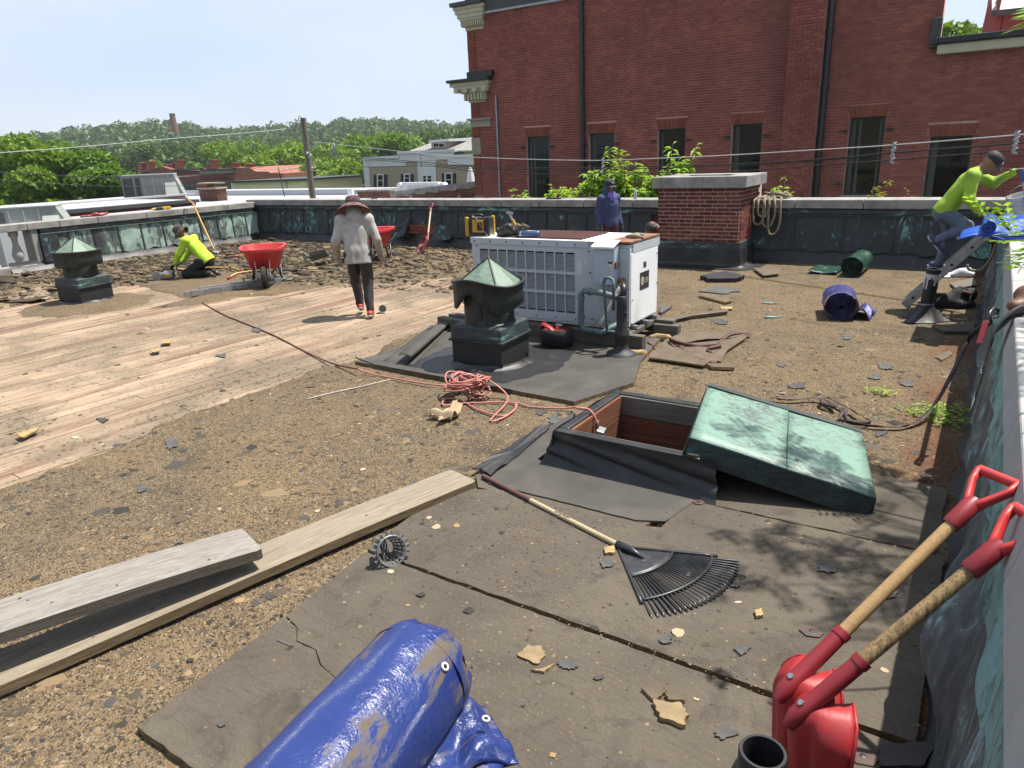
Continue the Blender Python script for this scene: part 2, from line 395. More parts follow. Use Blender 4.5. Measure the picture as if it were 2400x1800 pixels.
def roofing_mat():
    t = NT('gravel_roofing', 0.95, spec=0.15)
    co = t.co(src='World')
    big = t.noise(co, 0.55, 5, 0.6, 0.4); mid = t.noise(co, 3.0, 6, 0.65, 0.5); fine = t.noise(co, 38.0, 4, 0.7)
    k = t.mix(t.ramp(mid, 0.34, 0.66), (0.175, 0.132, 0.085), (0.285, 0.207, 0.122))
    k = t.mix(t.math('MULTIPLY', t.ramp(big, 0.42, 0.62), 0.65), k, (0.31, 0.212, 0.115))
    k = t.mix(t.math('MULTIPLY', t.ramp(t.noise(t.co(src='World', loc=(9, 3, 0)), 0.8, 5, 0.6, 1), 0.56, 0.7), 0.6), k, (0.062, 0.055, 0.045))
    v = t.voro(co, 110.0, 'Color'); sp = t.n('ShaderNodeSeparateColor'); t.l(v, sp.inputs[0])
    k = t.mix(t.ramp(sp.outputs[0], 0.74, 0.78), k, (0.085, 0.072, 0.056))
    k = t.mix(t.ramp(sp.outputs[1], 0.90, 0.92), k, (0.36, 0.29, 0.19))
    k = t.mix(t.math('MULTIPLY', t.ramp(fine, 0.5, 0.75), 0.5), k, (0.055, 0.045, 0.03))
    # grey sooty zone towards the far corner, rusty soil at the foot of the side parapet
    ps = t.n('ShaderNodeSeparateXYZ'); t.l(t.n('ShaderNodeNewGeometry').outputs['Position'], ps.inputs[0])
    far = t.math('MULTIPLY', t.ramp(t.math('ADD', t.math('MULTIPLY', ps.outputs[1], 0.1), t.math('MULTIPLY', big, 0.5)), 1.08, 1.35), t.ramp(t.math('MULTIPLY', ps.outputs[0], -0.1), 0.55, 0.75))
    k = t.mix(t.math('MULTIPLY', far, 0.75), k, (0.085, 0.08, 0.072))
    sidef = t.math('MULTIPLY', t.ramp(t.math('ADD', ps.outputs[0], t.math('MULTIPLY', mid, 0.8)), -0.3, 0.25), t.ramp(big, 0.4, 0.58))
    k = t.mix(t.math('MULTIPLY', sidef, 0.7), k, (0.17, 0.062, 0.032))
    h = t.math('ADD', t.voro(co, 110.0, 'Distance'), t.math('ADD', t.math('MULTIPLY', fine, 0.8), t.math('MULTIPLY', mid, 2.0)))
    t.bump(h, 0.7, 0.02)
    return t.col(k)

def coverboard_mat():
    t = NT('cover_board', 0.85, spec=0.3); co = t.co(src='World')
    a = t.noise(co, 1.3, 6, 0.6, 0.6); b = t.noise(co, 7, 6, 0.65, 1.0); f = t.noise(co, 60, 5, 0.6)
    k = t.mix(t.ramp(a, 0.35, 0.65), (0.096, 0.079, 0.06), (0.15, 0.123, 0.092))
    k = t.mix(t.math('MULTIPLY', t.ramp(b, 0.56, 0.7), 0.55), k, (0.055, 0.048, 0.042))
    k = t.mix(t.math('MULTIPLY', t.ramp(t.noise(t.co(src='World', loc=(4, 8, 1)), 5, 6, 0.7, 0.8), 0.62, 0.72), 0.5), k, (0.19, 0.165, 0.13))
    k = t.mix(t.math('MULTIPLY', t.ramp(t.noise(t.co(src='World', loc=(1, 5, 2)), 2.4, 5, 0.7, 0.4), 0.68, 0.74), 0.6), k, (0.06, 0.03, 0.02))
    k = t.mix(t.math('MULTIPLY', t.ramp(f, 0.58, 0.72), 0.5), k, (0.22, 0.18, 0.12))
    sc = t.noise(t.co((2.2, 26, 1), (0, 0, 0.5), 'World'), 2.0, 6, 0.7, 1.5); k = t.mix(t.math('MULTIPLY', t.ramp(sc, 0.56, 0.66), 0.45), k, (0.045, 0.036, 0.028))
    k = t.mix(t.math('MULTIPLY', t.ramp(t.noise(t.co((1, 1, 1), (0, 0, 0), 'World', (7, 1, 4)), 1.8, 8, 0.72, 1.2), 0.55, 0.68), 0.6), k, (0.042, 0.034, 0.029))
    t.bump(t.math('ADD', t.math('ADD', t.math('MULTIPLY', b, 1.2), t.math('MULTIPLY', sc, .6)), f), 0.6, 0.014)
    return t.col(k)

def deck_mat():
    t = NT('deck_wood', 0.8, spec=0.25); r = t.rnd()
    off = t.n('ShaderNodeCombineXYZ'); t.put(off.inputs[0], t.math('MULTIPLY', r, 53.0)); t.put(off.inputs[1], t.math('MULTIPLY', r, 17.0))
    geo = t.n('ShaderNodeNewGeometry').outputs['Position']
    mp = t.n('ShaderNodeMapping'); mp.inputs['Rotation'].default_value = (0, 0, math.radians(4)); mp.inputs['Scale'].default_value = (9, 0.55, 9); t.l(geo, mp.inputs[0])
    ad = t.n('ShaderNodeVectorMath', operation='ADD'); t.l(mp.outputs[0], ad.inputs[0]); t.l(off.outputs[0], ad.inputs[1])
    g = t.noise(ad.outputs[0], 2.2, 6, 0.6, 1.0); f = t.noise(ad.outputs[0], 12, 4, 0.6)
    k = t.mix(t.ramp(g, 0.32, 0.68), (0.37, 0.26, 0.17), (0.50, 0.38, 0.265))
    k = t.mix(t.math('MULTIPLY', t.ramp(f, 0.4, 0.75), 0.3), k, (0.24, 0.15, 0.09))
    hs = t.n('ShaderNodeHueSaturation'); t.put(hs.inputs['Value'], t.math('MULTIPLY_ADD', r, 0.3, 0.84)); t.put(hs.inputs['Color'], k); k = hs.outputs[0]
    # stains along the boards, tar and dust
    mp2 = t.n('ShaderNodeMapping'); mp2.inputs['Rotation'].default_value = (0, 0, math.radians(4)); mp2.inputs['Scale'].default_value = (4.5, 0.28, 1); t.l(geo, mp2.inputs[0])
    s1 = t.noise(mp2.outputs[0], 1.0, 6, 0.62, 0.8); s2 = t.noise(mp2.outputs[0], 2.3, 5, 0.6, 0.5)
    k = t.mix(t.math('MULTIPLY', t.ramp(s1, 0.50, 0.60), 0.85), k, (0.22, 0.125, 0.082))
    k = t.mix(t.math('MULTIPLY', t.ramp(s2, 0.62, 0.69), 0.8), k, (0.09, 0.075, 0.075))
    d = t.noise(geo, 0.7, 6, 0.65, 0.5)
    k = t.mix(t.math('MULTIPLY', t.ramp(d, 0.42, 0.6), 0.85), k, (0.205, 0.16, 0.105))
    v = t.voro(geo, 45.0, 'Color'); sp = t.n('ShaderNodeSeparateColor'); t.l(v, sp.inputs[0])
    k = t.mix(t.math('MULTIPLY', t.ramp(sp.outputs[0], 0.9, 0.92), t.ramp(d, 0.38, 0.6)), k, (0.06, 0.05, 0.04))
    t.bump(t.math('ADD', g, f), 0.3, 0.006)
    return t.col(k)

def tarp_mat(name, c, dirt=0.3, weave=420, dirtc=(0.17, 0.125, 0.045), scale=2.2):
    t = NT(name, 0.3, spec=0.55); co = t.co(); 
    n = t.noise(co, 5, 5); k = t.mix(n, [q * 0.75 for q in c], [min(1, q * 1.2) for q in c])
    if dirt:
        s = t.noise(t.co((scale, scale * 0.3, scale)), 2.6, 7, 0.68, 0.4)
        d = t.math('MULTIPLY', t.ramp(s, 0.53, 0.6), dirt); k = t.mix(d, k, dirtc)
        t.rough(t.math('MULTIPLY_ADD', d, 0.7, 0.27))
    w = t.n('ShaderNodeTexChecker'); w.inputs['Scale'].default_value = weave; t.l(co, w.inputs[0])
    wr = t.noise(co, 11, 6, 0.6, 1.0); wf = t.noise(co, 70, 3, 0.6)
    t.bump(t.math('ADD', t.math('MULTIPLY', wr, 0.9), t.math('ADD', t.math('MULTIPLY', w.outputs['Fac'], 0.05), t.math('MULTIPLY', wf, 0.30))), 0.55, 0.012)
    return t.col(k)

M = {}
M['roofing'] = roofing_mat(); M['cover'] = coverboard_mat(); M['deck'] = deck_mat()
M['rubber'] = plain('black_rubber_membrane', (0.018, 0.018, 0.02), 0.5, var=0.3, scale=6, bump=0.25, bscale=25, dirt=0.25, dirtc=(0.085, 0.075, 0.062))
M['rubber_gray'] = plain('dusty_membrane', (0.06, 0.054, 0.046), 0.75, var=0.25, scale=3, bump=0.2, bscale=40, dirt=0.4, dirtc=(0.13, 0.11, 0.085))
M['tar'] = plain('tar', (0.02, 0.02, 0.021), 0.6, var=0.3, scale=14, bump=0.5, bscale=30)
M['stone'] = plain('coping_stone', (0.25, 0.24, 0.22), 0.9, var=0.22, scale=4, bump=0.4, bscale=70, dirt=0.45, dirtc=(0.075, 0.072, 0.066))
M['stone_light'] = plain('pale_coping_stone', (0.31, 0.298, 0.288), 0.9, var=0.12, scale=3, bump=0.3, bscale=60, dirt=0.3, dirtc=(0.24, 0.23, 0.215))
M['limestone'] = plain('limestone', (0.42, 0.36, 0.26), 0.85, var=0.12, scale=5, bump=0.2)
M['cream'] = plain('cream_paint', (0.62, 0.55, 0.40), 0.6, var=0.06, scale=4)
M['copper_far'] = patina('copper_in_painted_shade', amount=0.36, scale=1.6, swirl=2.6, stretch=(1.2, 1.2, 0.6), dark=(0.026, 0.029, 0.034), green=(0.15, 0.34, 0.30), mid=(0.036, 0.055, 0.057), edge=0.04)  # darker copy of the parapet copper, shade put into the colour
M['copper_lit'] = patina('copper_painted_sunlit', amount=0.54, scale=1.1, swirl=1.0, green=(0.36, 0.50, 0.42), mid=(0.12, 0.15, 0.135), dark=(0.05, 0.052, 0.054), edge=0.045)  # paler copy of the parapet copper, sunlight put into the colour
M['copper_band'] = patina('copper_band', dark=(0.028, 0.031, 0.036), mid=(0.04, 0.06, 0.064), edge=0.05, amount=0.40, scale=3.2, stretch=(0.35, 0.35, 1.6), swirl=0.8)
M['copper_side'] = patina('copper_wrinkled', amount=0.40, scale=3.2, stretch=(2.2, 1.5, 0.35), swirl=1.4, green=(0.28, 0.50, 0.49), dark=(0.075, 0.08, 0.088), mid=(0.14, 0.165, 0.175), edge=0.06, bump=0.6)
M['copper_sideband'] = patina('copper_teal_band', amount=0.60, scale=3, stretch=(1.4, 1, 0.6), swirl=1.5, green=(0.22, 0.43, 0.43), dark=(0.075, 0.085, 0.09))
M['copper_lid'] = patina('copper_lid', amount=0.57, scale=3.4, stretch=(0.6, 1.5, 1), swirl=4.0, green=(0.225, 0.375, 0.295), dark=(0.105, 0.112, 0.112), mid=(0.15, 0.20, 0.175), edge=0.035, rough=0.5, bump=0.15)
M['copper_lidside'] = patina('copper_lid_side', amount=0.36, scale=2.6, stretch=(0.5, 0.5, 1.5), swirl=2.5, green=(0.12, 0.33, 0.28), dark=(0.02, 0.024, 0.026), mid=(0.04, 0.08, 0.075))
M['copper_vent'] = patina('copper_vent', amount=0.27, scale=2.4, stretch=(1, 1, 0.5), swirl=1.0, green=(0.15, 0.30, 0.23), dark=(0.022, 0.026, 0.026), mid=(0.05, 0.075, 0.066))
M['copper_cone'] = patina('copper_cone', amount=0.58, scale=2.6, swirl=1.0, green=(0.22, 0.31, 0.23), dark=(0.07, 0.08, 0.07), mid=(0.15, 0.21, 0.16))
M['mortar'] = plain('mortar', (0.44, 0.36, 0.30), 0.95, var=0.2, scale=8, bump=0.3)
M['mortar_bld'] = plain('mortar_red', (0.52, 0.29, 0.25), 0.95, var=0.15, scale=2)
M['brick'] = brickmat('brick_chimney', (0.085, 0.024, 0.019), (0.15, 0.044, 0.031), (0.235, 0.078, 0.05))
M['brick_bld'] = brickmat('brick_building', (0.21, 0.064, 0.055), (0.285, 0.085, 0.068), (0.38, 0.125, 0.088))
M['brick_orange'] = brickmat('brick_lintel', (0.20, 0.06, 0.042), (0.26, 0.076, 0.05), (0.31, 0.10, 0.06))
M['brick_dark'] = brickmat('brick_old', (0.10, 0.045, 0.036), (0.16, 0.07, 0.05), (0.24, 0.115, 0.08))
M['black_metal'] = plain('black_metal', (0.016, 0.017, 0.018), 0.45, var=0.2, scale=5)
M['dark_flash'] = plain('dark_flashing', (0.05, 0.056, 0.056), 0.5, var=0.2, scale=2)
M['zinc'] = plain('galvanised_metal', (0.42, 0.43, 0.45), 0.4, metal=0.6, var=0.15, scale=6)
M['alu'] = plain('aluminium', (0.52, 0.53, 0.55), 0.38, metal=0.7, var=0.15, scale=12, dirt=0.3, dirtc=(0.22, 0.21, 0.2))
M['hvac'] = plain('grey_painted_steel', (0.40, 0.435, 0.465), 0.45, var=0.05, scale=3, dirt=0.12, dirtc=(0.30, 0.29, 0.27))
M['hvac_white'] = plain('white_painted_steel', (0.72, 0.735, 0.74), 0.45, var=0.05, scale=2, dirt=0.16, dirtc=(0.42, 0.41, 0.38))
M['hvac_box'] = plain('blue_grey_steel', (0.34, 0.395, 0.46), 0.4, var=0.04, scale=3)
M['hole'] = plain('dark_void', (0.006, 0.006, 0.007), 0.9, var=0.0)
M['rust'] = plain('rust', (0.26, 0.10, 0.045), 0.85, var=0.4, scale=9, bump=0.4, dirt=0.4, dirtc=(0.42, 0.33, 0.24))
M['rust_red'] = plain('rusted_grille', (0.13, 0.05, 0.042), 0.8, var=0.3, scale=9)
M['conduit'] = plain('cream_conduit', (0.50, 0.47, 0.39), 0.5, var=0.12, scale=14, dirt=0.2)
M['copper_pipe'] = patina('green_pipe', amount=0.6, scale=9, green=(0.17, 0.26, 0.26), dark=(0.05, 0.055, 0.06), mid=(0.10, 0.14, 0.15))
M['timber_old'] = wood('weathered_timber', (0.10, 0.088, 0.07), (0.20, 0.18, 0.15), 'X', 1.2)
M['timber_oldy'] = wood('weathered_timber_y', (0.10, 0.088, 0.07), (0.20, 0.18, 0.15), 'Y', 1.2)
M['plank_tan'] = wood('tan_plank', (0.25, 0.205, 0.145), (0.40, 0.335, 0.245), 'Y', 1.1, rnd=0.03, bump=0.5)
M['plank_gray'] = wood('grey_plank', (0.24, 0.212, 0.18), (0.42, 0.385, 0.34), 'Y', 1.6, rnd=0.03)
M['plank_end'] = wood('plank_edge', (0.13, 0.09, 0.05), (0.27, 0.20, 0.115), 'Y', 1.3, rnd=0.03, bump=0.8)
M['plank_edge_gray'] = wood('plank_edge_grey', (0.10, 0.085, 0.068), (0.17, 0.145, 0.115), 'Y', 1.3, rnd=0.03, bump=0.8)
M['hatch_wood'] = wood('red_brown_boards', (0.13, 0.042, 0.024), (0.24, 0.085, 0.045), 'X', 1.0, rnd=0.2)
M['hatch_woody'] = wood('red_brown_boards_y', (0.17, 0.062, 0.033), (0.30, 0.12, 0.06), 'Y', 1.0, rnd=0.2)
M['handle_wood'] = wood('ash_handle', (0.42, 0.26, 0.11), (0.56, 0.37, 0.18), 'Z', 2.0, rough=0.5, rnd=0.04, bump=0.15)
M['handle_pale'] = wood('pale_handle', (0.48, 0.38, 0.23), (0.60, 0.50, 0.33), 'Z', 2.0, rough=0.5, rnd=0.03, bump=0.15)
M['pole_wood'] = wood('pole_wood', (0.20, 0.165, 0.125), (0.33, 0.28, 0.22), 'Z', 0.6)
M['red'] = plain('red_plastic', (0.42, 0.022, 0.026), 0.52, var=0.2, scale=9, dirt=0.35, dirtc=(0.16, 0.055, 0.05), bump=0.12, bscale=30)
M['red_dark'] = plain('dark_red_plastic', (0.30, 0.02, 0.028), 0.45, var=0.15, scale=5)
M['red_bright'] = plain('bright_red_plastic', (0.62, 0.04, 0.04), 0.45, var=0.12, scale=3, dirt=0.12, dirtc=(0.40, 0.20, 0.18))
M['red_metal'] = plain('worn_red_steel', (0.26, 0.035, 0.035), 0.5, var=0.3, scale=8, dirt=0.4, dirtc=(0.30, 0.25, 0.2))
M['yellow'] = plain('yellow_plastic', (0.66, 0.37, 0.02), 0.45, var=0.1, scale=8, dirt=0.15)
M['yellow_orange'] = plain('fibreglass_handle', (0.62, 0.33, 0.06), 0.45, var=0.1, scale=6)
M['blackp'] = plain('black_plastic', (0.022, 0.022, 0.024), 0.4, var=0.2, scale=9)
M['rake_black'] = plain('rake_black_plastic', (0.035, 0.036, 0.039), 0.38, var=0.25, scale=20, dirt=0.2, dirtc=(0.12, 0.11, 0.1))
M['tyre'] = plain('tyre_rubber', (0.018, 0.018, 0.019), 0.8, var=0.2, bump=0.3)
M['blue_tarp'] = tarp_mat('blue_tarp', (0.020, 0.044, 0.21), dirt=0.8)
M['blue_tarp2'] = tarp_mat('bright_blue_tarp', (0.022, 0.12, 0.62), dirt=0.0)
M['navy_tarp'] = tarp_mat('navy_tarp', (0.055, 0.06, 0.21), dirt=0.35, dirtc=(0.14, 0.14, 0.22))
M['green_tarp'] = tarp_mat('green_tarp', (0.028, 0.085, 0.055), dirt=0.3, dirtc=(0.09, 0.12, 0.09))
M['cord'] = plain('red_cord', (0.42, 0.10, 0.075), 0.5, var=0.15, scale=9)
M['cord_pale'] = plain('pink_cord', (0.55, 0.20, 0.16), 0.5, var=0.15, scale=9)
M['cord_dark'] = plain('brown_cord', (0.16, 0.055, 0.035), 0.55, var=0.2, scale=9)
M['rope'] = plain('manila_rope', (0.33, 0.26, 0.175), 0.85, var=0.25, scale=60, bump=0.6, bscale=120)
M['strap'] = plain('brown_strap', (0.12, 0.05, 0.04), 0.75, var=0.25, scale=14)
M['strap_dark'] = plain('dark_strap', (0.045, 0.022, 0.024), 0.7, var=0.25, scale=14)
M['leather'] = plain('brown_leather', (0.19, 0.075, 0.04), 0.55, var=0.3, scale=7, bump=0.3, dirt=0.2, dirtc=(0.09, 0.05, 0.035))
M['leather_dark'] = plain('black_leather', (0.03, 0.027, 0.025), 0.5, var=0.3, scale=9, bump=0.25)
M['leather_tan'] = plain('worn_leather', (0.20, 0.155, 0.11), 0.65, var=0.25, scale=9)
M['chrome'] = plain('chrome', (0.62, 0.62, 0.63), 0.22, metal=0.9, var=0.05)
M['cloth_black'] = plain('black_cloth', (0.017, 0.017, 0.018), 0.85, var=0.3, scale=12, bump=0.4, bscale=25)
M['plastic_bag'] = plain('white_plastic_film', (0.72, 0.73, 0.76), 0.3, var=0.08, scale=14, bump=0.5, bscale=22)
M['white'] = plain('white_paint', (0.76, 0.77, 0.78), 0.55, var=0.05, scale=1.5)
M['white_roof'] = plain('white_roof_membrane', (0.54, 0.55, 0.57), 0.6, var=0.07, scale=0.5, dirt=0.12, dirtc=(0.4, 0.4, 0.4))
M['shed'] = plain('pale_green_grey_metal', (0.36, 0.385, 0.35), 0.5, var=0.06, scale=1)
M['shed_coil'] = plain('condenser_coil', (0.10, 0.10, 0.105), 0.7, var=0.5, scale=8)
M['siding_tan'] = plain('tan_siding', (0.30, 0.255, 0.19), 0.7, var=0.06, scale=0.6)
M['siding_yellow'] = plain('yellow_siding', (0.75, 0.68, 0.46), 0.7, var=0.05, scale=0.6)
M['siding_red'] = plain('red_clapboard', (0.20, 0.045, 0.045), 0.7, var=0.1, scale=1.5)
M['shingle'] = plain('grey_shingle', (0.30, 0.295, 0.275), 0.9, var=0.22, scale=1.6, bump=0.3, bscale=6)
M['shutter'] = plain('maroon_shutter', (0.04, 0.012, 0.017), 0.6, var=0.1)
M['glass'] = plain('window_glass', (0.008, 0.009, 0.009), 0.05, var=0.25, scale=0.8, spec=0.35)
M['window_frame'] = plain('dark_window_frame', (0.03, 0.034, 0.032), 0.5, var=0.1)
M['curtain'] = plain('pale_curtain', (0.085, 0.095, 0.08), 0.8, var=0.15, scale=3)
M['lightplywood'] = plain('insulation_foam', (0.42, 0.285, 0.125), 0.9, var=0.4, scale=30, bump=0.5)
M['board_scrap'] = plain('scrap_board', (0.135, 0.10, 0.066), 0.9, var=0.25, scale=6, bump=0.3)
M['paper'] = plain('kraft_paper', (0.47, 0.35, 0.22), 0.85, var=0.12, scale=9)
M['paper_pale'] = plain('pale_scrap', (0.50, 0.41, 0.29), 0.85, var=0.15, scale=9)
M['slate_chip'] = plain('grey_roofing_scrap', (0.092, 0.09, 0.086), 0.85, var=0.25, scale=9, bump=0.4)
M['dark_chip'] = plain('dark_roofing_scrap', (0.05, 0.043, 0.035), 0.9, var=0.35, scale=9, bump=0.6)
M['brown_chip'] = plain('brown_roofing_scrap', (0.125, 0.097, 0.062), 0.9, var=0.35, scale=7, bump=0.6)
M['teal'] = plain('teal_plastic', (0.10, 0.47, 0.40), 0.4, var=0.05)
M['steel_blue'] = plain('blue_steel', (0.07, 0.12, 0.26), 0.3, metal=0.3, var=0.1)
M['bottle'] = plain('clear_plastic', (0.6, 0.64, 0.66), 0.15, var=0.05)
M['bucket'] = plain('white_plastic', (0.74, 0.75, 0.75), 0.45, var=0.05, scale=4, dirt=0.12)
M['cast'] = plain('cast_aluminium', (0.24, 0.242, 0.24), 0.5, metal=0.35, var=0.3, scale=25, dirt=0.3, dirtc=(0.07, 0.07, 0.07))
M['skin'] = plain('skin', (0.22, 0.105, 0.062), 0.55, var=0.1, scale=20)
M['skin_dark'] = plain('skin_dark', (0.11, 0.052, 0.033), 0.55, var=0.1, scale=20)
M['hair'] = plain('hair', (0.012, 0.009, 0.008), 0.6, var=0.3, scale=40)
M['hivis'] = plain('lime_shirt', (0.50, 0.80, 0.035), 0.75, var=0.07, scale=6, bump=0.15, bscale=18)
M['hivis_dirty'] = plain('dirty_lime_shirt', (0.37, 0.60, 0.04), 0.8, var=0.12, scale=5, bump=0.2, bscale=18, dirt=0.45, dirtc=(0.20, 0.27, 0.07))
M['shirt_gray'] = plain('grey_dusty_shirt', (0.52, 0.50, 0.48), 0.85, var=0.12, scale=4, bump=0.35, bscale=14, dirt=0.6, dirtc=(0.27, 0.215, 0.16))
M['shirt_navy'] = plain('navy_hoodie', (0.030, 0.040, 0.105), 0.8, var=0.15, scale=6, bump=0.2, bscale=18)
M['purple'] = plain('violet_scarf', (0.27, 0.19, 0.62), 0.8, var=0.2, scale=14)
M['trousers_dark'] = plain('dark_work_trousers', (0.04, 0.031, 0.031), 0.85, var=0.25, scale=7, bump=0.3, bscale=16)
M['trousers_black'] = plain('black_trousers', (0.016, 0.017, 0.018), 0.85, var=0.25, scale=7, bump=0.3, bscale=16)
M['maroon'] = plain('maroon_trousers', (0.11, 0.02, 0.035), 0.85, var=0.15, scale=7, bump=0.2, bscale=16)
M['denim'] = plain('worn_denim', (0.13, 0.17, 0.25), 0.85, var=0.2, scale=7, bump=0.3, bscale=20, dirt=0.4, dirtc=(0.24, 0.235, 0.22))
M['camo'] = None
M['glove_tan'] = plain('dusty_glove', (0.33, 0.27, 0.20), 0.85, var=0.2, scale=15)
M['glove_black'] = plain('black_glove', (0.025, 0.025, 0.028), 0.7, var=0.2, scale=15)
M['glove_gray'] = plain('grey_glove', (0.17, 0.13, 0.115), 0.8, var=0.2, scale=15)
M['shoe_red'] = plain('red_shoe', (0.40, 0.05, 0.04), 0.6, var=0.2, scale=12)
M['shoe_white'] = plain('white_shoe', (0.55, 0.53, 0.50), 0.6, var=0.1)
M['shoe_blue'] = plain('navy_shoe', (0.035, 0.05, 0.13), 0.6, var=0.1)
M['leaf_bush'] = foliage('peach_leaves', (0.15, 0.27, 0.025), (0.27, 0.45, 0.045), (0.44, 0.60, 0.09), 0.4)
M['leaf_red'] = foliage('bronze_leaves', (0.12, 0.16, 0.02), (0.22, 0.24, 0.03), (0.28, 0.19, 0.04), 0.35)
M['leaf_near'] = foliage('maple_leaves', (0.055, 0.11, 0.014), (0.105, 0.195, 0.024), (0.17, 0.29, 0.035), 0.35)
M['leaf_mid'] = foliage('grove_leaves', (0.06, 0.12, 0.014), (0.12, 0.21, 0.024), (0.19, 0.31, 0.04), 0.32)
M['leaf_far'] = foliage('hill_leaves', (0.045, 0.085, 0.022), (0.07, 0.13, 0.028), (0.105, 0.17, 0.036), 0.2)
M['leaf_locust'] = foliage('locust_leaves', (0.16, 0.32, 0.02), (0.24, 0.44, 0.03), (0.34, 0.50, 0.05), 0.4)
M['bark'] = plain('bark', (0.07, 0.052, 0.038), 0.9, var=0.3, scale=3, bump=0.6, bscale=12)
M['grass'] = plain('street_grass', (0.06, 0.10, 0.03), 0.95, var=0.3, scale=0.1)
M['smokestack'] = plain('smokestack_brick', (0.17, 0.075, 0.06), 0.9, var=0.12, scale=0.3)
M['label'] = plain('paper_label', (0.74, 0.74, 0.74), 0.6, var=0.03)
M['label_black'] = plain('black_badge', (0.03, 0.03, 0.033), 0.4, var=0.1)
t = NT('camouflage_cloth', 0.85)
_c = t.co(); _n = t.noise(_c, 16, 3, 0.5, 0.8); _k = t.mix(t.ramp(_n, 0.49, 0.51), (0.02, 0.02, 0.017), (0.06, 0.045, 0.03))
M['camo'] = t.col(t.mix(t.ramp(t.noise(t.co(loc=(3, 1, 2)), 19, 3, 0.5, 0.8), 0.6, 0.62), _k, (0.28, 0.12, 0.06)))
t = NT('dusty_maroon_hat', 0.85)
_c = t.co(); M['hat_maroon'] = t.col(t.mix(t.ramp(t.noise(_c, 14, 3, 0.5, 0.8), 0.48, 0.54), (0.10, 0.03, 0.04), (0.22, 0.12, 0.11)))
M['shovel_gray'] = plain('dusty_grey_steel', (0.14, 0.13, 0.11), 0.6, var=0.25, scale=9)
M['handle_streak'] = wood('streaked_handle', (0.16, 0.10, 0.05), (0.55, 0.38, 0.18), 'Z', 1.6, rough=0.5, rnd=0.04, bump=0.15)
M['wire_pale'] = plain('pale_wire', (0.6, 0.57, 0.5), 0.6)
M['rusty_plate'] = plain('rusty_plate', (0.085, 0.05, 0.04), 0.7, var=0.3, scale=25)
M['foam_top'] = plain('foam_board_top', (0.30, 0.215, 0.115), 0.9, var=0.2, scale=15, bump=0.4)
# ---------------------------------------------------------------- setting: street level, hills, roof, deck
STREET = -9.0
def ground_plane():
    b = MB(); n = 48; R = 1500
    b.add([(0, 0, STREET)] + [(R * math.cos(2 * PI * i / n), R * math.sin(2 * PI * i / n), STREET) for i in range(n)], [(0, i + 1, (i + 1) % n + 1) for i in range(n)])
    tag(b.build('ground', M['grass']), kind='structure')
ground_plane()

def roof_xy(px, py): p = G(px, py); return (p.x, p.y)
DECK = [roof_xy(*p) for p in [(-420, 1290), (-200, 1200), (0, 1140), (90, 1112), (173, 1085), (252, 1053), (323, 1022), (394, 984), (500, 949), (646, 906), (741, 863), (800, 852), (879, 830), (915, 802), (1002, 770), (1034, 754), (1096, 742), (1112, 700),
                               (1103, 642), (950, 655), (790, 661), (640, 688), (560, 690), (430, 692), (330, 664), (250, 668), (120, 662), (0, 688), (-150, 705), (-420, 790)]]
def poly_sd(P, X, Y):
    x = np.array([p[0] for p in P]); y = np.array([p[1] for p in P]); n = len(P)
    ins = np.zeros(X.shape, bool); dm = np.full(X.shape, 1e9)
    for i in range(n):
        j = (i + 1) % n; ax, ay, bx, by = x[i], y[i], x[j], y[j]
        with np.errstate(divide='ignore', invalid='ignore'):
            c = ((ay > Y) != (by > Y)) & (X < (bx - ax) * (Y - ay) / (by - ay + 1e-12) + ax)
        ins ^= c
        t = np.clip(((X - ax) * (bx - ax) + (Y - ay) * (by - ay)) / ((bx - ax) ** 2 + (by - ay) ** 2 + 1e-12), 0, 1)
        dm = np.minimum(dm, np.hypot(X - ax - t * (bx - ax), Y - ay - t * (by - ay)))
    return np.where(ins, -dm, dm)
def noise2(X, Y, s, seed):
    P = np.stack([X, Y, X * 0], -1); return _noise3(P, s, seed)
def roof_height(X, Y):
    sd = poly_sd(DECK, X, Y) + 0.07 * noise2(X, Y, 5, 3) + 0.045 * noise2(X, Y, 17, 4) + 0.02 * noise2(X, Y, 47, 5)
    h = np.clip(sd / 0.10, -1, 0) * 0.075 + 0.004 * noise2(X, Y, 30, 6) + 0.004 * noise2(X, Y, 61, 16)
    mound = np.clip(1.0 - np.hypot((X + 12.75) * 0.95, Y - 6.05) + 0.12 * noise2(X, Y, 9, 28), 0, 0.4) / 0.4      # loose grit round the far vent
    h = np.maximum(h, -0.03 + mound * (0.05 + 0.018 * noise2(X, Y, 12, 8)) + (mound <= 0) * -1)
    rub = np.clip((Y - 8.6) / 1.2, 0, 1) * np.clip((-X - 9.0) / 2.0, 0, 1) + np.clip((-X - 13.6) / 1.2, 0, 1)
    rub = np.clip(rub, 0, 1)
    h = h + rub * (0.02 * np.abs(noise2(X, Y, 4.5, 9)) + 0.018 * np.clip(noise2(X, Y, 13, 10), 0, 1) + 0.015 * noise2(X, Y, 29, 13))
    # loose patches of roofing left lying on the bare boards
    patch = np.clip(noise2(X * 0.55, Y * 0.3, 5.2, 21) - 0.50, 0, 0.3) * np.clip((-X - 7.0) / 2.5, 0, 1)
    h = np.where(sd < -0.12, np.maximum(h, -0.05 + patch * 0.28), h)
    return h
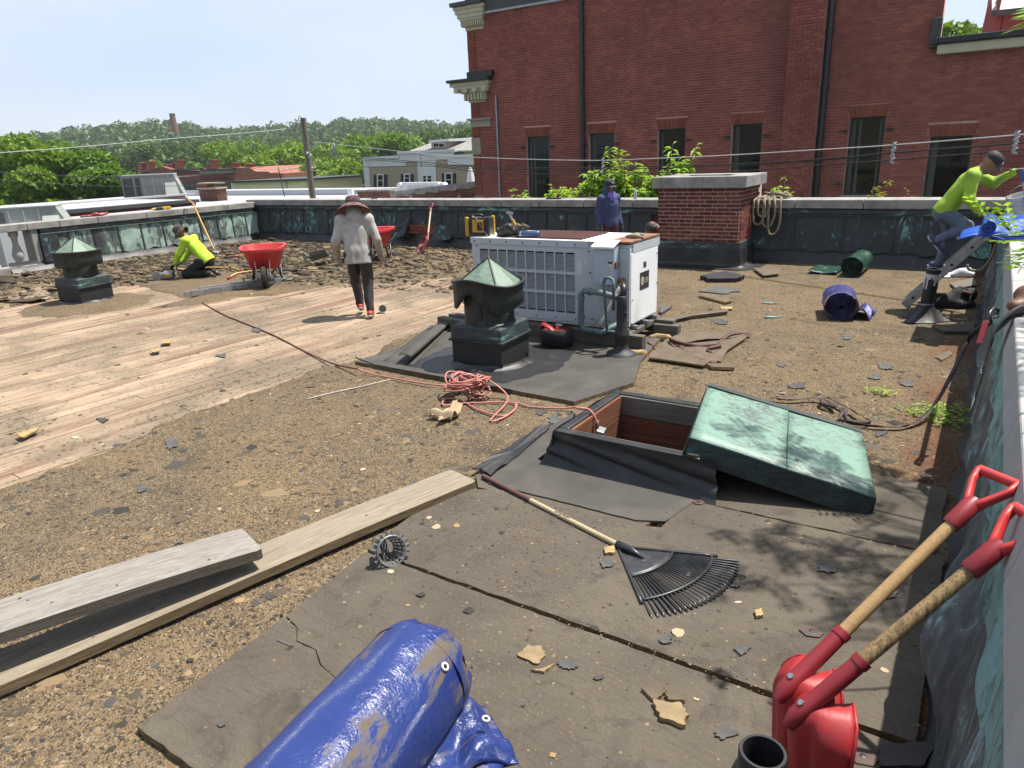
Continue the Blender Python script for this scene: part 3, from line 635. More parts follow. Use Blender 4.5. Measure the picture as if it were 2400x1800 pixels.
def roof_surface():
    xs = np.arange(-18.5, 0.36, 0.055); ys = np.arange(-3.0, 14.4, 0.055)
    X, Y = np.meshgrid(xs, ys, indexing='ij'); Z = roof_height(X, Y)
    V = np.stack([X, Y, Z], -1).reshape(-1, 3); n, m = len(xs), len(ys)
    i = np.arange(n * m).reshape(n, m)
    F = np.stack([i[:-1, :-1], i[1:, :-1], i[1:, 1:], i[:-1, 1:]], -1).reshape(-1, 4)
    # hole under the open hatch
    cx = V[F].mean(1); keep = ~((cx[:, 0] > HX0 + 0.06) & (cx[:, 0] < HX1 - 0.06) & (cx[:, 1] > HY0 + 0.06) & (cx[:, 1] < HY1 - 0.06))
    return tag(np_mesh('roof_surface', V, F[keep], M['roofing'], smooth=True), kind='structure')
HX0, HX1, HY0, HY1 = -2.36, -1.31, 4.03, 5.04        # roof hatch, outer edge of its curb
roof = roof_surface()

def deck_boards():
    a = math.radians(4); u = np.array([math.sin(a), math.cos(a)]); nrm = np.array([math.cos(a), -math.sin(a)])
    base = tag(MB().prism([(-18, 0.2), (-5.2, 0.2), (-5.2, 13), (-18, 13)], -0.14, -0.09).build('roof_deck', M['timber_old']), kind='structure')
    me = unit_mesh('deck_board', M['deck']); o0 = np.array([-5.1, 1.0]); W = 0.178; n = 0
    rnd = random.Random(5)
    for k in range(72):
        c = o0 - nrm * W * k
        s = -2.2 + rnd.uniform(0, 1.5) - k * 0.01; 
        while s < 12.0:
            L = rnd.choice([3.2, 3.8, 4.4, 5.0]); mid = c + u * (s + L / 2); e0 = c + u * s; e1 = c + u * (s + L); s += L
            pts = np.array([e0 + (e1 - e0) * t for t in np.linspace(0, 1, 7)])
            if poly_sd(DECK, pts[:, 0], pts[:, 1]).min() > 0.15: continue
            if n >= 300: continue
            n += 1
            b = link('deck_board', me, None, base); b.location = (mid[0], mid[1], -0.045 + rnd.uniform(-0.002, 0.002)); b.rotation_euler = (0, 0, -a)
            b.scale = (W - 0.006, L - 0.004, 0.025)
deck_boards()

# grit: loose chips of stone and roofing, real geometry
def chips(name, n, region, size, mat, seed, zf=0.4, onboard=0.0, near=3.0):
    r = np.random.RandomState(seed); pts = []
    while len(pts) < n:
        x = r.uniform(region[0], region[1], n); y = r.uniform(region[2], region[3], n)
        d = np.hypot(x, y); ob = (x > -2.7) & (x < .05) & (y > 1.05) & (y < 3.95) & ~((y > 3.45) & (x < -1.4)); cl = .35 + 1.3 * np.clip(noise2(x, y, 4.5, seed) + .25, 0, 1); k = r.uniform(0, 1, n) < np.clip((near / d) ** 1.6, 0.02, 1) * np.where(ob, (.30 if size < .02 else .05) * cl ** 2, cl)
        sd = poly_sd(DECK, x, y); k &= ~((x > HX0 - .1) & (x < HX1 + .1) & (y > HY0 - .1) & (y < HY1 + .1)); k &= (sd > 0.03) | (r.uniform(0, 1, n) < onboard)
        pts += list(np.stack([x[k], y[k]], 1))
    p = np.array(pts[:n]); z = np.maximum(roof_height(p[:, 0], p[:, 1]), np.where(poly_sd(DECK, p[:, 0], p[:, 1]) < 0, -0.032, -1)); q = p; z = np.where((q[:, 0] > -2.7) & (q[:, 0] < .05) & (q[:, 1] > 1.05) & (q[:, 1] < 3.95) & ~((q[:, 1] > 3.45) & (q[:, 0] < -1.4)), .0335, z)
    s = size * np.exp(r.normal(0, 0.45, n)) * np.where(z > .033, .62, 1)
    base = np.array([(1, 0, 0), (0, 1, 0), (-1, 0, 0), (0, -1, 0), (0.1, 0.1, 1.0)], float)
    V = np.repeat(base[None], n, 0) * r.uniform(0.5, 1.3, (n, 5, 1)); V[:, :, 2] *= zf
    a = r.uniform(0, 2 * PI, n); ca, sa = np.cos(a), np.sin(a); X = V[:, :, 0] * ca[:, None] - V[:, :, 1] * sa[:, None]; Y = V[:, :, 0] * sa[:, None] + V[:, :, 1] * ca[:, None]
    V = np.stack([X, Y, V[:, :, 2]], -1) * s[:, None, None] + np.concatenate([p, z[:, None]], 1)[:, None, :]
    f = np.array([(0, 1, 4), (1, 2, 4), (2, 3, 4), (3, 0, 4)])
    F = (f[None] + 5 * np.arange(n)[:, None, None]).reshape(-1, 3)
    return tag(np_mesh(name, V.reshape(-1, 3), F, mat), kind='stuff')
def chipmat(name, cols):
    t = NT(name, 0.95, spec=0.15); r = t.rnd(); q = t.n('ShaderNodeValToRGB'); q.color_ramp.interpolation = 'CONSTANT'; t.put(q.inputs[0], r)
    e = q.color_ramp.elements; e[0].position = 0; e[0].color = cols[0] + (1,); e[1].position = 1 / len(cols); e[1].color = cols[1] + (1,)
    for i, c in enumerate(cols[2:]): x = e.new((i + 2) / len(cols)); x.color = c + (1,)
    return t.col(q.outputs[0])
M['grit'] = chipmat('grit', [(0.15, 0.113, 0.073), (0.20, 0.145, 0.085), (0.10, 0.079, 0.056), (0.26, 0.18, 0.1), (0.175, 0.137, 0.092), (0.06, 0.05, 0.04), (0.32, 0.235, 0.145), (0.135, 0.103, 0.068)])
M['debris'] = chipmat('debris', [(0.06, 0.05, 0.04), (0.12, 0.095, 0.065), (0.05, 0.047, 0.042), (0.085, 0.075, 0.06), (0.09, 0.085, 0.08), (0.17, 0.13, 0.085), (0.10, 0.08, 0.055), (0.26, 0.19, 0.11), (0.075, 0.062, 0.046), (0.13, 0.11, 0.085)])
tag(chips('gravel', 80000, (-16, 0.15, 0.5, 13.5), 0.0066, M['grit'], 31, 0.5, 0.02, 3.0))
tag(chips('felt_flakes', 1100, (-13, 0.1, 0.8, 11), 0.032, M['debris'], 35, 0.13, 0.10, 4.0), kind='stuff')
tag(chips('roofing_crumbs', 6500, (-17.5, 0.1, 0.6, 13.8), 0.015, M['debris'], 33, 0.3, 0.16, 5.0))
def far_rubble():
    """torn built-up roofing heaped towards the far corner: countless ragged plates"""
    r = np.random.RandomState(41); n = 5200; V = []; F = []
    x = r.uniform(-18, -5.6, n * 4); y = r.uniform(4.2, 13.9, n * 4)
    zone = ((y > 8.9 + 0.1 * x + 1.0) & (x < -6)) | (x < -13.9)
    zone &= ~((np.hypot(x + 12.9, y - 8.3) < 0.9))
    x, y = x[zone][:n], y[zone][:n]; z = roof_height(x, y)
    for i in range(len(x)):
        k = r.randint(5, 8); s = 0.033 * math.exp(r.normal(0, 0.6)) * (1.35 if x[i] < -11 else 0.85); a0 = r.uniform(0, 6.28)
        ang = a0 + np.sort(r.uniform(0, 2 * PI, k)); rad = s * r.uniform(0.55, 1.25, k)
        tx, ty = r.normal(0, 0.15), r.normal(0, 0.15); b = len(V)
        top = [(x[i] + rad[j] * math.cos(ang[j]) * 1.5, y[i] + rad[j] * math.sin(ang[j]), 0) for j in range(k)]
        for lev in (0, -0.014):
            V += [(q[0], q[1], max(z[i] + 0.02, z[i] + 0.024 + (q[0] - x[i]) * tx + (q[1] - y[i]) * ty) + lev) for q in top]
        for j in range(1, k - 1): F.append((b, b + j, b + j + 1))
        for j in range(k): F += [(b + j, b + k + j, b + k + (j + 1) % k), (b + j, b + k + (j + 1) % k, b + (j + 1) % k)]
    mt = chipmat('torn_roofing', [(0.085, 0.07, 0.052), (0.13, 0.106, 0.075), (0.155, 0.125, 0.085), (0.055, 0.047, 0.04), (0.155, 0.125, 0.085), (0.09, 0.072, 0.05), (0.075, 0.06, 0.045), (0.30, 0.22, 0.12), (0.12, 0.098, 0.068)])
    tag(np_mesh('torn_roofing_rubble', V, F, mt), kind='stuff')
far_rubble()

# cover boards: big flat sheets laid on the old roof, joints open between them
def slab(name, poly, z0, z1, mat, parent=None, edge=None, bevel=0.0, rag=0.0, seed=0):
    r = random.Random(seed)
    if rag:
        q = []
        for i in range(len(poly)):
            a = Vector(poly[i]); b = Vector(poly[(i + 1) % len(poly)]); n = max(1, int((b - a).length / 0.06))
            for k in range(n): q.append(tuple(a.lerp(b, k / n) + Vector((r.uniform(-rag, rag), r.uniform(-rag, rag)))))
        poly = q
    if sum(poly[i][0] * poly[(i + 1) % len(poly)][1] - poly[(i + 1) % len(poly)][0] * poly[i][1] for i in range(len(poly))) < 0: poly = poly[::-1]
    b = MB(); b.prism(poly, z0, z1)
    if edge is not None:
        b.m = [1] * len(b.f); b.m[1] = 0
        return b.build(name, [mat, edge], parent, bevel=bevel)
    return b.build(name, mat, parent, bevel=bevel)
M['foam_edge'] = plain('board_edge', (0.16, 0.115, 0.055), 0.9, var=0.5, scale=30, bump=0.5)
crack = [(-2.62, 1.83), (-2.50, 1.80), (-2.42, 1.73), (-2.30, 1.73), (-2.2, 1.67), (-2.05, 1.645), (-1.9, 1.60)]
pA = [(-2.57, 1.04), (0.04, 1.03), (0.04, 2.462), (-2.70, 2.466)] + [(x, y + 0.003) for x, y in crack] + [(x, y - 0.004) for x, y in crack[::-1][1:]]
slab('cover_board', pA, -0.02, 0.034, M['cover'], roof, M['foam_edge'], rag=0.004, seed=1)
slab('cover_board', [(-2.72, 2.492), (0.04, 2.502), (0.05, 3.955), (-1.33, 3.93), (-1.36, 3.5), (-2.45, 3.48), (-2.78, 3.34)], -0.02, 0.032, M['cover'], roof, M['foam_edge'], rag=0.004, seed=2)
slab('cover_board', [(-2.62, 3.45), (-1.45, 3.5), (-1.40, 3.95), (-0.0, 3.983), (0.02, 4.85), (-1.33, 4.95), (-1.33, 4.06), (-2.5, 4.02), (-2.75, 3.6)], -0.02, 0.027, M['cover'], roof, M['foam_edge'], rag=0.006, seed=3)
# membrane apron in front of the hatch and beside it
apr = [(-2.58, 3.52), (-1.52, 3.53), (-1.36, 3.60), (-1.25, 4.16), (-2.2, 4.22), (-2.55, 5.0), (-2.72, 4.95), (-2.80, 3.75)]
slab('membrane_apron', apr, 0.02, 0.037, M['rubber_gray'], roof, rag=0.003, seed=4)
# sheet under the middle vent and rooftop unit
slab('membrane_sheet', [(-5.62, 5.30), (-2.84, 5.22), (-2.60, 5.95), (-2.84, 6.68), (-3.0, 7.6), (-5.3, 7.6), (-5.5, 6.9)], -0.01, 0.040, M['rubber_gray'], roof, M['foam_edge'], rag=0.004, seed=5)
slab('membrane_strip', [(-5.72, 5.40), (-5.35, 5.42), (-3.55, 5.28), (-3.5, 5.225), (-5.3, 5.28)], 0.038, 0.052, M['rubber_gray'], roof, rag=0.004, seed=6)
slab('tar_patch', [(-4.95, 5.35), (-4.3, 5.3), (-3.7, 5.38), (-3.45, 6.0), (-3.6, 6.7), (-4.6, 6.75), (-5.05, 6.2)], 0.036, 0.0445, M['rubber'], roof, rag=0.02, seed=7)
def on_board(x, y): return -2.7 < x < 0.04 and 1.05 < y < 3.95 and not (y > 3.45 and x < -1.4)
def py_on(P): c = G(sum(p[0] for p in P) / len(P), sum(p[1] for p in P) / len(P)); return on_board(c.x, c.y)
def far_hills():
    prof = [(-260, 372), (0, 352), (60, 340), (130, 329), (250, 311), (330, 304), (400, 302), (480, 311), (560, 318), (640, 309), (700, 303), (800, 297), (900, 293), (1000, 299), (1100, 304), (1300, 300), (1600, 296), (2000, 250), (2250, 150), (2500, 60)]
    n = 90; ths = np.linspace(-260, 2500, n); rows = []
    for k, f in enumerate((0.30, 0.42, 0.56, 0.7, 0.85, 1.0, 1.25)):
        row = []
        for i, px in enumerate(ths):
            py = np.interp(px, [p[0] for p in prof], [p[1] for p in prof]); r = ray(px, min(py, 300 if px > 1300 else py) + 7)
            hd = math.hypot(r[0], r[1]); D = 820 * f; top = 2.15 + r[2] / hd * 820
            e = [0.0, 0.10, 0.30, 0.55, 0.80, 1.0, 0.9][k]
            row.append((r[0] / hd * D, r[1] / hd * D, STREET + (top - STREET) * e))
        rows.append(row)
    b = MB(); b.loft([[p for p in r] for r in rows], caps=False, ring=False)
    tag(b.build('hill', M['grass'], smooth=True), kind='structure')
    return np.array(rows)
HILL = far_hills()
def leaf_quads(P, size, r, flat=0.5):
    n = len(P); a = r.normal(size=(n, 3)); a /= np.linalg.norm(a, axis=1)[:, None]
    c = r.normal(size=(n, 3)); c -= a * (c * a).sum(1)[:, None]; c /= np.linalg.norm(c, axis=1)[:, None]
    s = (size * np.exp(r.normal(0, 0.3, n)))[:, None]
    V = np.stack([P - a * s, P - c * s * flat, P + a * s, P + c * s * flat], 1).reshape(-1, 3)
    return V, np.arange(4 * n).reshape(-1, 4)
def crown_points(r, n, centers, radii, shell=0.55):
    """points in lumpy shells round several lobes"""
    k = r.randint(0, len(centers), n); d = r.normal(size=(n, 3)); d /= np.linalg.norm(d, axis=1)[:, None]
    q = shell + (1 - shell) * r.uniform(0, 1, n) ** 0.6
    return np.array(centers)[k] + d * (np.array(radii)[k] * q[:, None])
def forest(name, n, rowmin, seed, leaves, size, mat, cr=(5, 8)):
    r = np.random.RandomState(seed); P = []
    for _ in range(n):
        i = r.uniform(rowmin, 5.25); j = r.uniform(0, HILL.shape[1] - 1.001); a, b = int(i), int(j); u, v = i - a, j - b
        p = (HILL[a, b] * (1 - u) + HILL[a + 1, b] * u) * (1 - v) + (HILL[a, b + 1] * (1 - u) + HILL[a + 1, b + 1] * u) * v
        R = r.uniform(*cr); c = [p + np.array([r.normal(0, R * 0.45), r.normal(0, R * 0.45), R * r.uniform(0.3, 1.3)]) for _ in range(4)]
        P.append(crown_points(r, leaves, c, [np.array([R * 0.6, R * 0.6, R * 0.55])] * 4, 0.75))
    V, F = leaf_quads(np.concatenate(P), size, r, 0.8)
    tag(np_mesh(name, V, F, mat), kind='stuff')
forest('hillside_forest', 1900, 0.6, 51, 120, 1.15, M['leaf_far'])
# ---------------------------------------------------------------- parapets of this roof
def buckled(b, p0, p1, z0, z1, out, depth, seed, nu=8, nv=9, base_off=0.0, lift=0.0, mi=0):
    """one hammered sheet between two plan points, bulging along `out`"""
    r = random.Random(seed); ph = [r.uniform(0, 6.3) for _ in range(6)]; am = r.uniform(0.5, 1.3)
    p0 = Vector((p0[0], p0[1], 0)); p1 = Vector((p1[0], p1[1], 0)); out = Vector((out[0], out[1], 0))
    def fn(u, v):
        w = 4 * u * (1 - u)
        d = depth * am * (w * (0.5 + 0.5 * math.sin(3 * v + ph[0])) + 0.45 * w * math.sin(7 * u + 4 * v + ph[1]) + 0.35 * math.sin(9 * v - 5 * u + ph[2]) * w + 0.3 * math.sin(13 * u + ph[3]) * (1 - v) * w)
        d += base_off * (1 - v) + lift * max(0, 0.35 - v) * math.sin(PI * u + ph[4])
        z = z0 + (z1 - z0) * v + (1 - v) * 0.025 * math.sin(9 * u + ph[5])
        return p0.lerp(p1, u) + out * d + Vector((0, 0, z))
    b.grid(fn, nu, nv, mi)
def seam(b, p, z0, z1, out, base_off, w=0.022):
    p = Vector((p[0], p[1], 0)); o = Vector((out[0], out[1], 0))
    b.bar(p + o * (base_off + 0.012) + Vector((0, 0, z0)), p + o * 0.012 + Vector((0, 0, z1)), w, 0.02)
def coping(parent, a, b, width_out, width_in, z0, z1, mat, cuts, inward):
    a = Vector((a[0], a[1], 0)); b = Vector((b[0], b[1], 0)); n = Vector((inward[0], inward[1], 0))
    for i in range(len(cuts) - 1):
        p = a.lerp(b, cuts[i]); q = a.lerp(b, cuts[i + 1]); g = (q - p).normalized() * 0.006; p = p + g; q = q - g
        c = (p + q) / 2 + n * (width_in - width_out) / 2; c.z = (z0 + z1) / 2
        m = MB(); L = (q - p).length; M3 = frame((q - p), (0, 0, 1)).to_3x3()
        m.box((0, 0, 0), (width_in + width_out, z1 - z0, L)); rr = random.Random(i * 7 + int(L * 100))
        m.v = [tuple(c + M3 @ Vector(v)) for v in m.v]
        m.v = [(v[0], v[1], v[2] + rr.uniform(-0.002, 0.002)) for v in m.v]
        m.build('coping_stone', mat, parent, bevel=0.012)
FY = 14.06; FT = 1.135                    # inner face and top of the far parapet
LX = -18.34
def far_parapet():
    t = thing('parapet_wall', 'far parapet clad in dark streaked copper under grey stone coping, behind the rooftop unit and chimney', 'parapet')
    MB().span((-18.8, FY + 0.07, -0.1), (0.35, FY + 0.46, 0.97)).build('wall_core', M['brick_dark'], t)
    cuts = [0] + [x for x in np.cumsum([0.028, 0.062, 0.055, 0.062, 0.052, 0.055, 0.058, 0.052, 0.06, 0.055, 0.058, 0.06, 0.055, 0.058, 0.055, 0.06, 0.06]) if x < 0.98] + [1]
    coping(t, (-18.7, FY), (0.33, FY), 0.55, 0.07, FT - 0.155, FT, M['stone'], cuts, (0, -1))
    x = -18.3
    xs = [x]
    while x < -0.1:
        x += 0.50 if x < -4.2 else 0.82; xs.append(min(x, 0.1))
    for i in range(len(xs) - 1):
        a, b = xs[i], xs[i + 1]
        torn = -12.4 < a < -11.45
        if -5.4 < b and a < -3.85: continue
        m = MB(); z0 = 0.22
        if torn: z0 = 0.52
        buckled(m, (a, FY), (b, FY), z0, 0.86, (0, -1), 0.016, 100 + i, base_off=0.07 if not torn else 0.03)
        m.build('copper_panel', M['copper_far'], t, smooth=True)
        m = MB(); seam(m, (a, FY), z0, 0.865, (0, -1), 0.07 if not torn else 0.03); m.build('seam', M['copper_far'], t)
    for a, b in ((-18.3, -5.32), (-3.78, 0.12)):
        m = MB(); n = int((b - a) / 0.5)
        m.grid(lambda u, v: (a + (b - a) * u, FY - 0.028 - 0.004 * math.sin(40 * u) - 0.012 * (1 - v), 0.862 + 0.118 * v), n * 2, 2)
        m.build('copper_band', M['copper_band'], t, smooth=True, thick=0.008)
        m = MB(); m.span((a, FY - 0.046, 0.848), (b, FY - 0.005, 0.862)); m.build('drip_edge', M['dark_flash'], t)
        m = MB(); m.grid(lambda u, v: (a + (b - a) * u, FY - 0.02 - 0.16 * (1 - v) ** 1.6 - 0.02 * math.sin(90 * u + 3 * v), 0.0 + 0.30 * v + 0.012 * math.sin(70 * u) * v), n * 4, 4)
        m.build('base_flashing', M['rubber'], t, smooth=True)
    # torn place: old brick shows, a copper sheet hangs curled
    its = [((-12.42 + 0.11 + 0.225 * k + (0.11 if j % 2 else 0), FY + 0.035, 0.335 + 0.078 * j), (0.21, 0.11, 0.066), None) for j in range(3) for k in range(5)]
    MB().span((-12.5, FY + 0.0, 0.29), (-11.3, FY + 0.075, 0.53)).build('mortar_bed', M['mortar'], t)
    pieces('brick', [((c[0], FY + 0.04 - 0.06, c[2]), d, r) for c, d, r in its], M['brick_orange'], t)
    m = MB(); m.grid(lambda u, v: (-12.95 + 0.62 * u + 0.05 * v, FY - 0.06 - 0.05 * u - 0.14 * (1 - v) * (0.4 + u) + 0.03 * math.sin(5 * v), 0.24 + 0.03 * math.sin(8 * u) + v * (0.20 + 0.22 * u)), 8, 8)
    m.build('torn_copper_sheet', M['copper_far'], t, smooth=True)
    m = MB(); m.grid(lambda u, v: (-11.5 + 0.55 * u, FY - 0.07 - 0.16 * (1 - v) ** 2 - 0.05 * math.sin(4 * u), 0.20 + 0.10 * u * 0 + 0.34 * v), 8, 8)
    m.build('torn_copper_sheet', M['copper_far'], t, smooth=True)
far_parapet()
def left_parapet():
    t = thing('parapet_wall', 'left parapet of sunlit green copper panels under long coping stones', 'parapet')
    y0, y1 = 7.95, FY
    MB().span((LX - 0.46, y0, -0.1), (LX - 0.07, FY + 0.4, 0.90)).build('wall_core', M['brick_dark'], t)
    ys = [2.0, 3.4, 4.9, 6.5, 7.75, 8.45, 9.35, 10.6, 11.75, 13.05, FY - 0.08]
    coping(t, (LX, ys[0]), (LX, ys[-1]), 0.42, 0.06, 0.915, 1.07, M['stone'], [(y - ys[0]) / (ys[-1] - ys[0]) for y in ys], (1, 0))
    ys2 = [8.35, 8.62, 9.2, 9.8, 10.4, 11.0, 11.55, 12.1, 12.65, 13.15, 13.6, FY - 0.03]
    for i in range(len(ys2) - 1):
        a, b = ys2[i], ys2[i + 1]
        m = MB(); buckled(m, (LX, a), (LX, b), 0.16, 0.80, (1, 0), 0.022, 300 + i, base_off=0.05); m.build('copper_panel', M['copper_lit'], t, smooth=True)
        m = MB(); seam(m, (LX, a), 0.16, 0.80, (1, 0), 0.05, 0.03); m.build('seam', M['copper_far'], t)
    m = MB(); m.grid(lambda u, v: (LX + 0.03 + 0.012 * (1 - v), 8.0 + (FY - 8.03) * u, 0.81 + 0.105 * v), 20, 2); m.build('copper_band', M['copper_band'], t, smooth=True, thick=0.008)
    MB().span((LX, 8.0, 0.795), (LX + 0.05, FY - 0.04, 0.81)).build('drip_edge', M['copper_cone'], t)
    m = MB(); m.grid(lambda u, v: (LX + 0.02 + 0.14 * (1 - v) ** 1.6 + 0.012 * math.sin(60 * u), 7.2 + (FY - 7.2) * u, 0.24 * v), 40, 3); m.build('base_flashing', M['rubber'], t, smooth=True)
    # pier where the balustrade starts, and its balusters
    MB().span((LX - 0.36, 7.95, 0.16), (LX + 0.10, 8.32, 0.80)).build('pier', M['copper_far'], t)
    MB().span((LX - 0.40, 7.80, 0.16), (LX + 0.03, 7.945, 0.914)).build('stone_jamb', M['stone'], t, bevel=0.02)
    MB().span((LX - 0.42, 2.0, -0.02), (LX + 0.07, 7.78, 0.15)).build('balustrade_base', M['stone'], t, bevel=0.02)
    prof = [(0.10, 0.15), (0.10, 0.20), (0.075, 0.22), (0.085, 0.25), (0.115, 0.32), (0.12, 0.40), (0.09, 0.50), (0.062, 0.60), (0.055, 0.68), (0.07, 0.72), (0.062, 0.76), (0.095, 0.80), (0.10, 0.84), (0.10, 0.915)]
    me = None
    for y in (7.52, 7.02, 6.52, 6.02):
        if me is None:
            o = MB().lathe(prof, (0, 0, 0), 14).build('baluster', M['stone_light'], t, smooth=True); me = o.data
        else: o = link('baluster', me, None, t)
        o.location = (LX - 0.18, y, 0)
left_parapet()
def right_parapet():
    t = thing('parapet_wall', 'near parapet on the right with crumpled blue-green copper flashing and a broad pale stone top', 'parapet')
    MB().span((0.36, -1.0, -0.1), (1.3, FY - 0.1, 0.895)).build('wall_core', M['brick_dark'], t)
    ys = [-1.0, 0.6, 2.25, 3.35, 4.95, 6.6, 8.2, 9.9, 11.6, 13.2, FY - 0.09]
    for i in range(len(ys) - 1):
        a, b = ys[i] + .005, ys[i + 1] - .005; MB().loft([[(.178, a, .90), (1.45, a, .90), (1.45, b, .90), (.178, b, .90)], [(.215, a, 1.075), (1.45, a, 1.075), (1.45, b, 1.075), (.215, b, 1.075)]]).build('coping_stone', M['stone_light'], t, bevel=0.012)
    # crumpled sheet: profile leaning into the roof, folds hanging down
    r = np.random.RandomState(12)
    def fn(u, v):
        y = 0.2 + (FY - 0.25) * u; f = 1 - v
        fold = 0.5 * math.sin(y * 7.3 + 1.2 * math.sin(y * 2.1) + v * 2.5) + 0.35 * math.sin(y * 13.1 + 3 * v + math.sin(y * 3.7)) + 0.25 * math.sin(y * 23.7 - 5 * v)
        x = 0.178 - 0.07 * f - 0.040 * f * fold - 0.022 * fold * (0.4 + v * 0.3)
        x -= 0.13 * math.exp(-((y - 2.72) / 0.22) ** 2) * math.exp(-((v - 0.42) / 0.30) ** 2)          # big bulge by the shovels
        x -= 0.07 * math.exp(-((y - 5.0) / 0.16) ** 2) * math.exp(-((v - 0.35) / 0.14) ** 2)
        x -= 0.05 * math.exp(-((y - 3.5) / 0.2) ** 2) * math.exp(-((v - 0.3) / 0.2) ** 2)
        return (x, y, 0.02 + 0.70 * v + 0.03 * math.sin(y * 5.0) * f)
    m = MB(); m.grid(fn, 420, 16); m.build('copper_flashing', M['copper_side'], t, smooth=True)
    m = MB(); m.grid(lambda u, v: (0.158 + 0.012 * math.sin(u * 190 + 2 * math.sin(u * 31)) * (1 - v) + 0.026 * v, 0.2 + (FY - 0.25) * u, 0.695 + 0.204 * v), 260, 4)
    m.build('copper_band', M['copper_sideband'], t, smooth=True)
    m = MB(); m.grid(lambda u, v: (0.20 - 0.15 * (1 - v) - 0.02 * math.sin(u * 130) * (1 - v), 0.2 + (FY - 0.25) * u, 0.0 + 0.13 * v), 160, 3); m.build('base_flashing', M['rubber'], t, smooth=True)
right_parapet()

# brick chimney against the far parapet
def chimney():
    t = thing('brick_chimney', 'square red brick chimney with thick grey stone cap beside the far parapet', 'chimney', (-4.5, 13.1, 0))
    x0, x1, y0, y1 = -5.29, -3.74, 13.10, 14.04; zb, zt = 0.43, 1.405
    MB().span((x0 + 0.012, y0 + 0.012, 0.0), (x1 - 0.012, y1 + 0.5, zt)).build('mortar_core', M['mortar'], t, w=True)
    n = 14; ch = (zt - zb) / n; its = []; o = Vector((-4.5, 13.1, 0)); rr = random.Random(9)
    for j in range(n):
        z = zb + ch * (j + 0.5); L = x1 - x0; k = 0.0
        header = j in (5, 12)
        lens = []
        while k < L - 0.02:
            bl = 0.125 if header else 0.232
            if k == 0 and j % 2: bl = 0.12 if not header else 0.06
            bl = min(bl * rr.uniform(0.93, 1.05), L - k); 
            if L - k - bl < 0.05: bl = L - k
            lens.append((k, bl)); k += bl
        for k, bl in lens:
            its.append((Vector((x0 + k + bl / 2, y0 + 0.05, z)) - o, (bl - 0.015, 0.095 + rr.uniform(0, 0.006), ch - 0.017), (rr.uniform(-0.01, 0.01), rr.uniform(-0.008, 0.008), 0)))
        k = 0.11
        while k < y1 - y0 + 0.1:
            bl = 0.232 if (k > 0.2 or j % 2) else 0.12
            its.append((Vector((x1 - 0.05, y0 + k + bl / 2, z)) - o, (0.105 + rr.uniform(0, 0.006), bl - 0.013, ch - 0.014), (0, rr.uniform(-0.008, 0.008), 0))); k += bl
    pieces('brick', its, M['brick'], t)
    cap = MB(); cx, cy = (x0 + x1) / 2, 13.62
    for a, b in (((x0 - 0.09, y0 - 0.09), (x1 + 0.11, y0 + 0.22)), ((x0 - 0.09, y1 - 0.02), (x1 + 0.11, y1 + 0.36)), ((x0 - 0.09, y0 + 0.222), (x0 + 0.3, y1 - 0.022)), ((x1 - 0.3, y0 + 0.222), (x1 + 0.11, y1 - 0.022))):
        cap.span((a[0], a[1], zt + 0.002), (b[0], b[1], zt + 0.205))
    cap.build('stone_cap', M['stone'], t, w=True, bevel=0.012)
    MB().span((x0 + 0.3, y0 + 0.22, zt - 0.3), (x1 - 0.3, y1, zt - 0.02)).build('flue', M['hole'], t, w=True)
    m = MB(); L = [(x0 - 0.05, y0 - 0.055), (x1 + 0.055, y0 - 0.055), (x1 + 0.055, y1)]
    m.span((x0 - 0.03, y0 - 0.045, 0.30), (x1 + 0.045, y0 - 0.004, 0.45)); m.span((x1 + 0.002, y0 - 0.003, 0.30), (x1 + 0.045, y1, 0.45))
    m.build('copper_collar', M['copper_band'], t, w=True, bevel=0.012)
    def skirt(u, v):
        s = u * 2.9
        if s < 1.62: p = Vector((x0 + s - 0.03, y0 - 0.05, 0)); n = Vector((0, -1, 0))
        elif s < 1.9: a = (s - 1.62) / 0.28; p = Vector((x1 + 0.045, y0 - 0.05, 0)); n = Vector((math.sin(a * PI / 2), -math.cos(a * PI / 2), 0))
        else: p = Vector((x1 + 0.05, y0 - 0.05 + (s - 1.9), 0)); n = Vector((1, 0, 0))
        d = 0.05 * (1 - v) + 0.30 * max(0, 0.25 - v) / 0.25 + 0.02 * math.sin(11 * s) * (1 - v) * v * 3
        return p + n * d + Vector((0, 0, 0.012 + 0.30 * max(0, v - 0.22) / 0.78 + 0.006 * math.sin(17 * s)))
    m = MB(); m.grid(skirt, 50, 10); m.build('membrane_skirt', M['rubber'], t, w=True, smooth=True)
chimney()
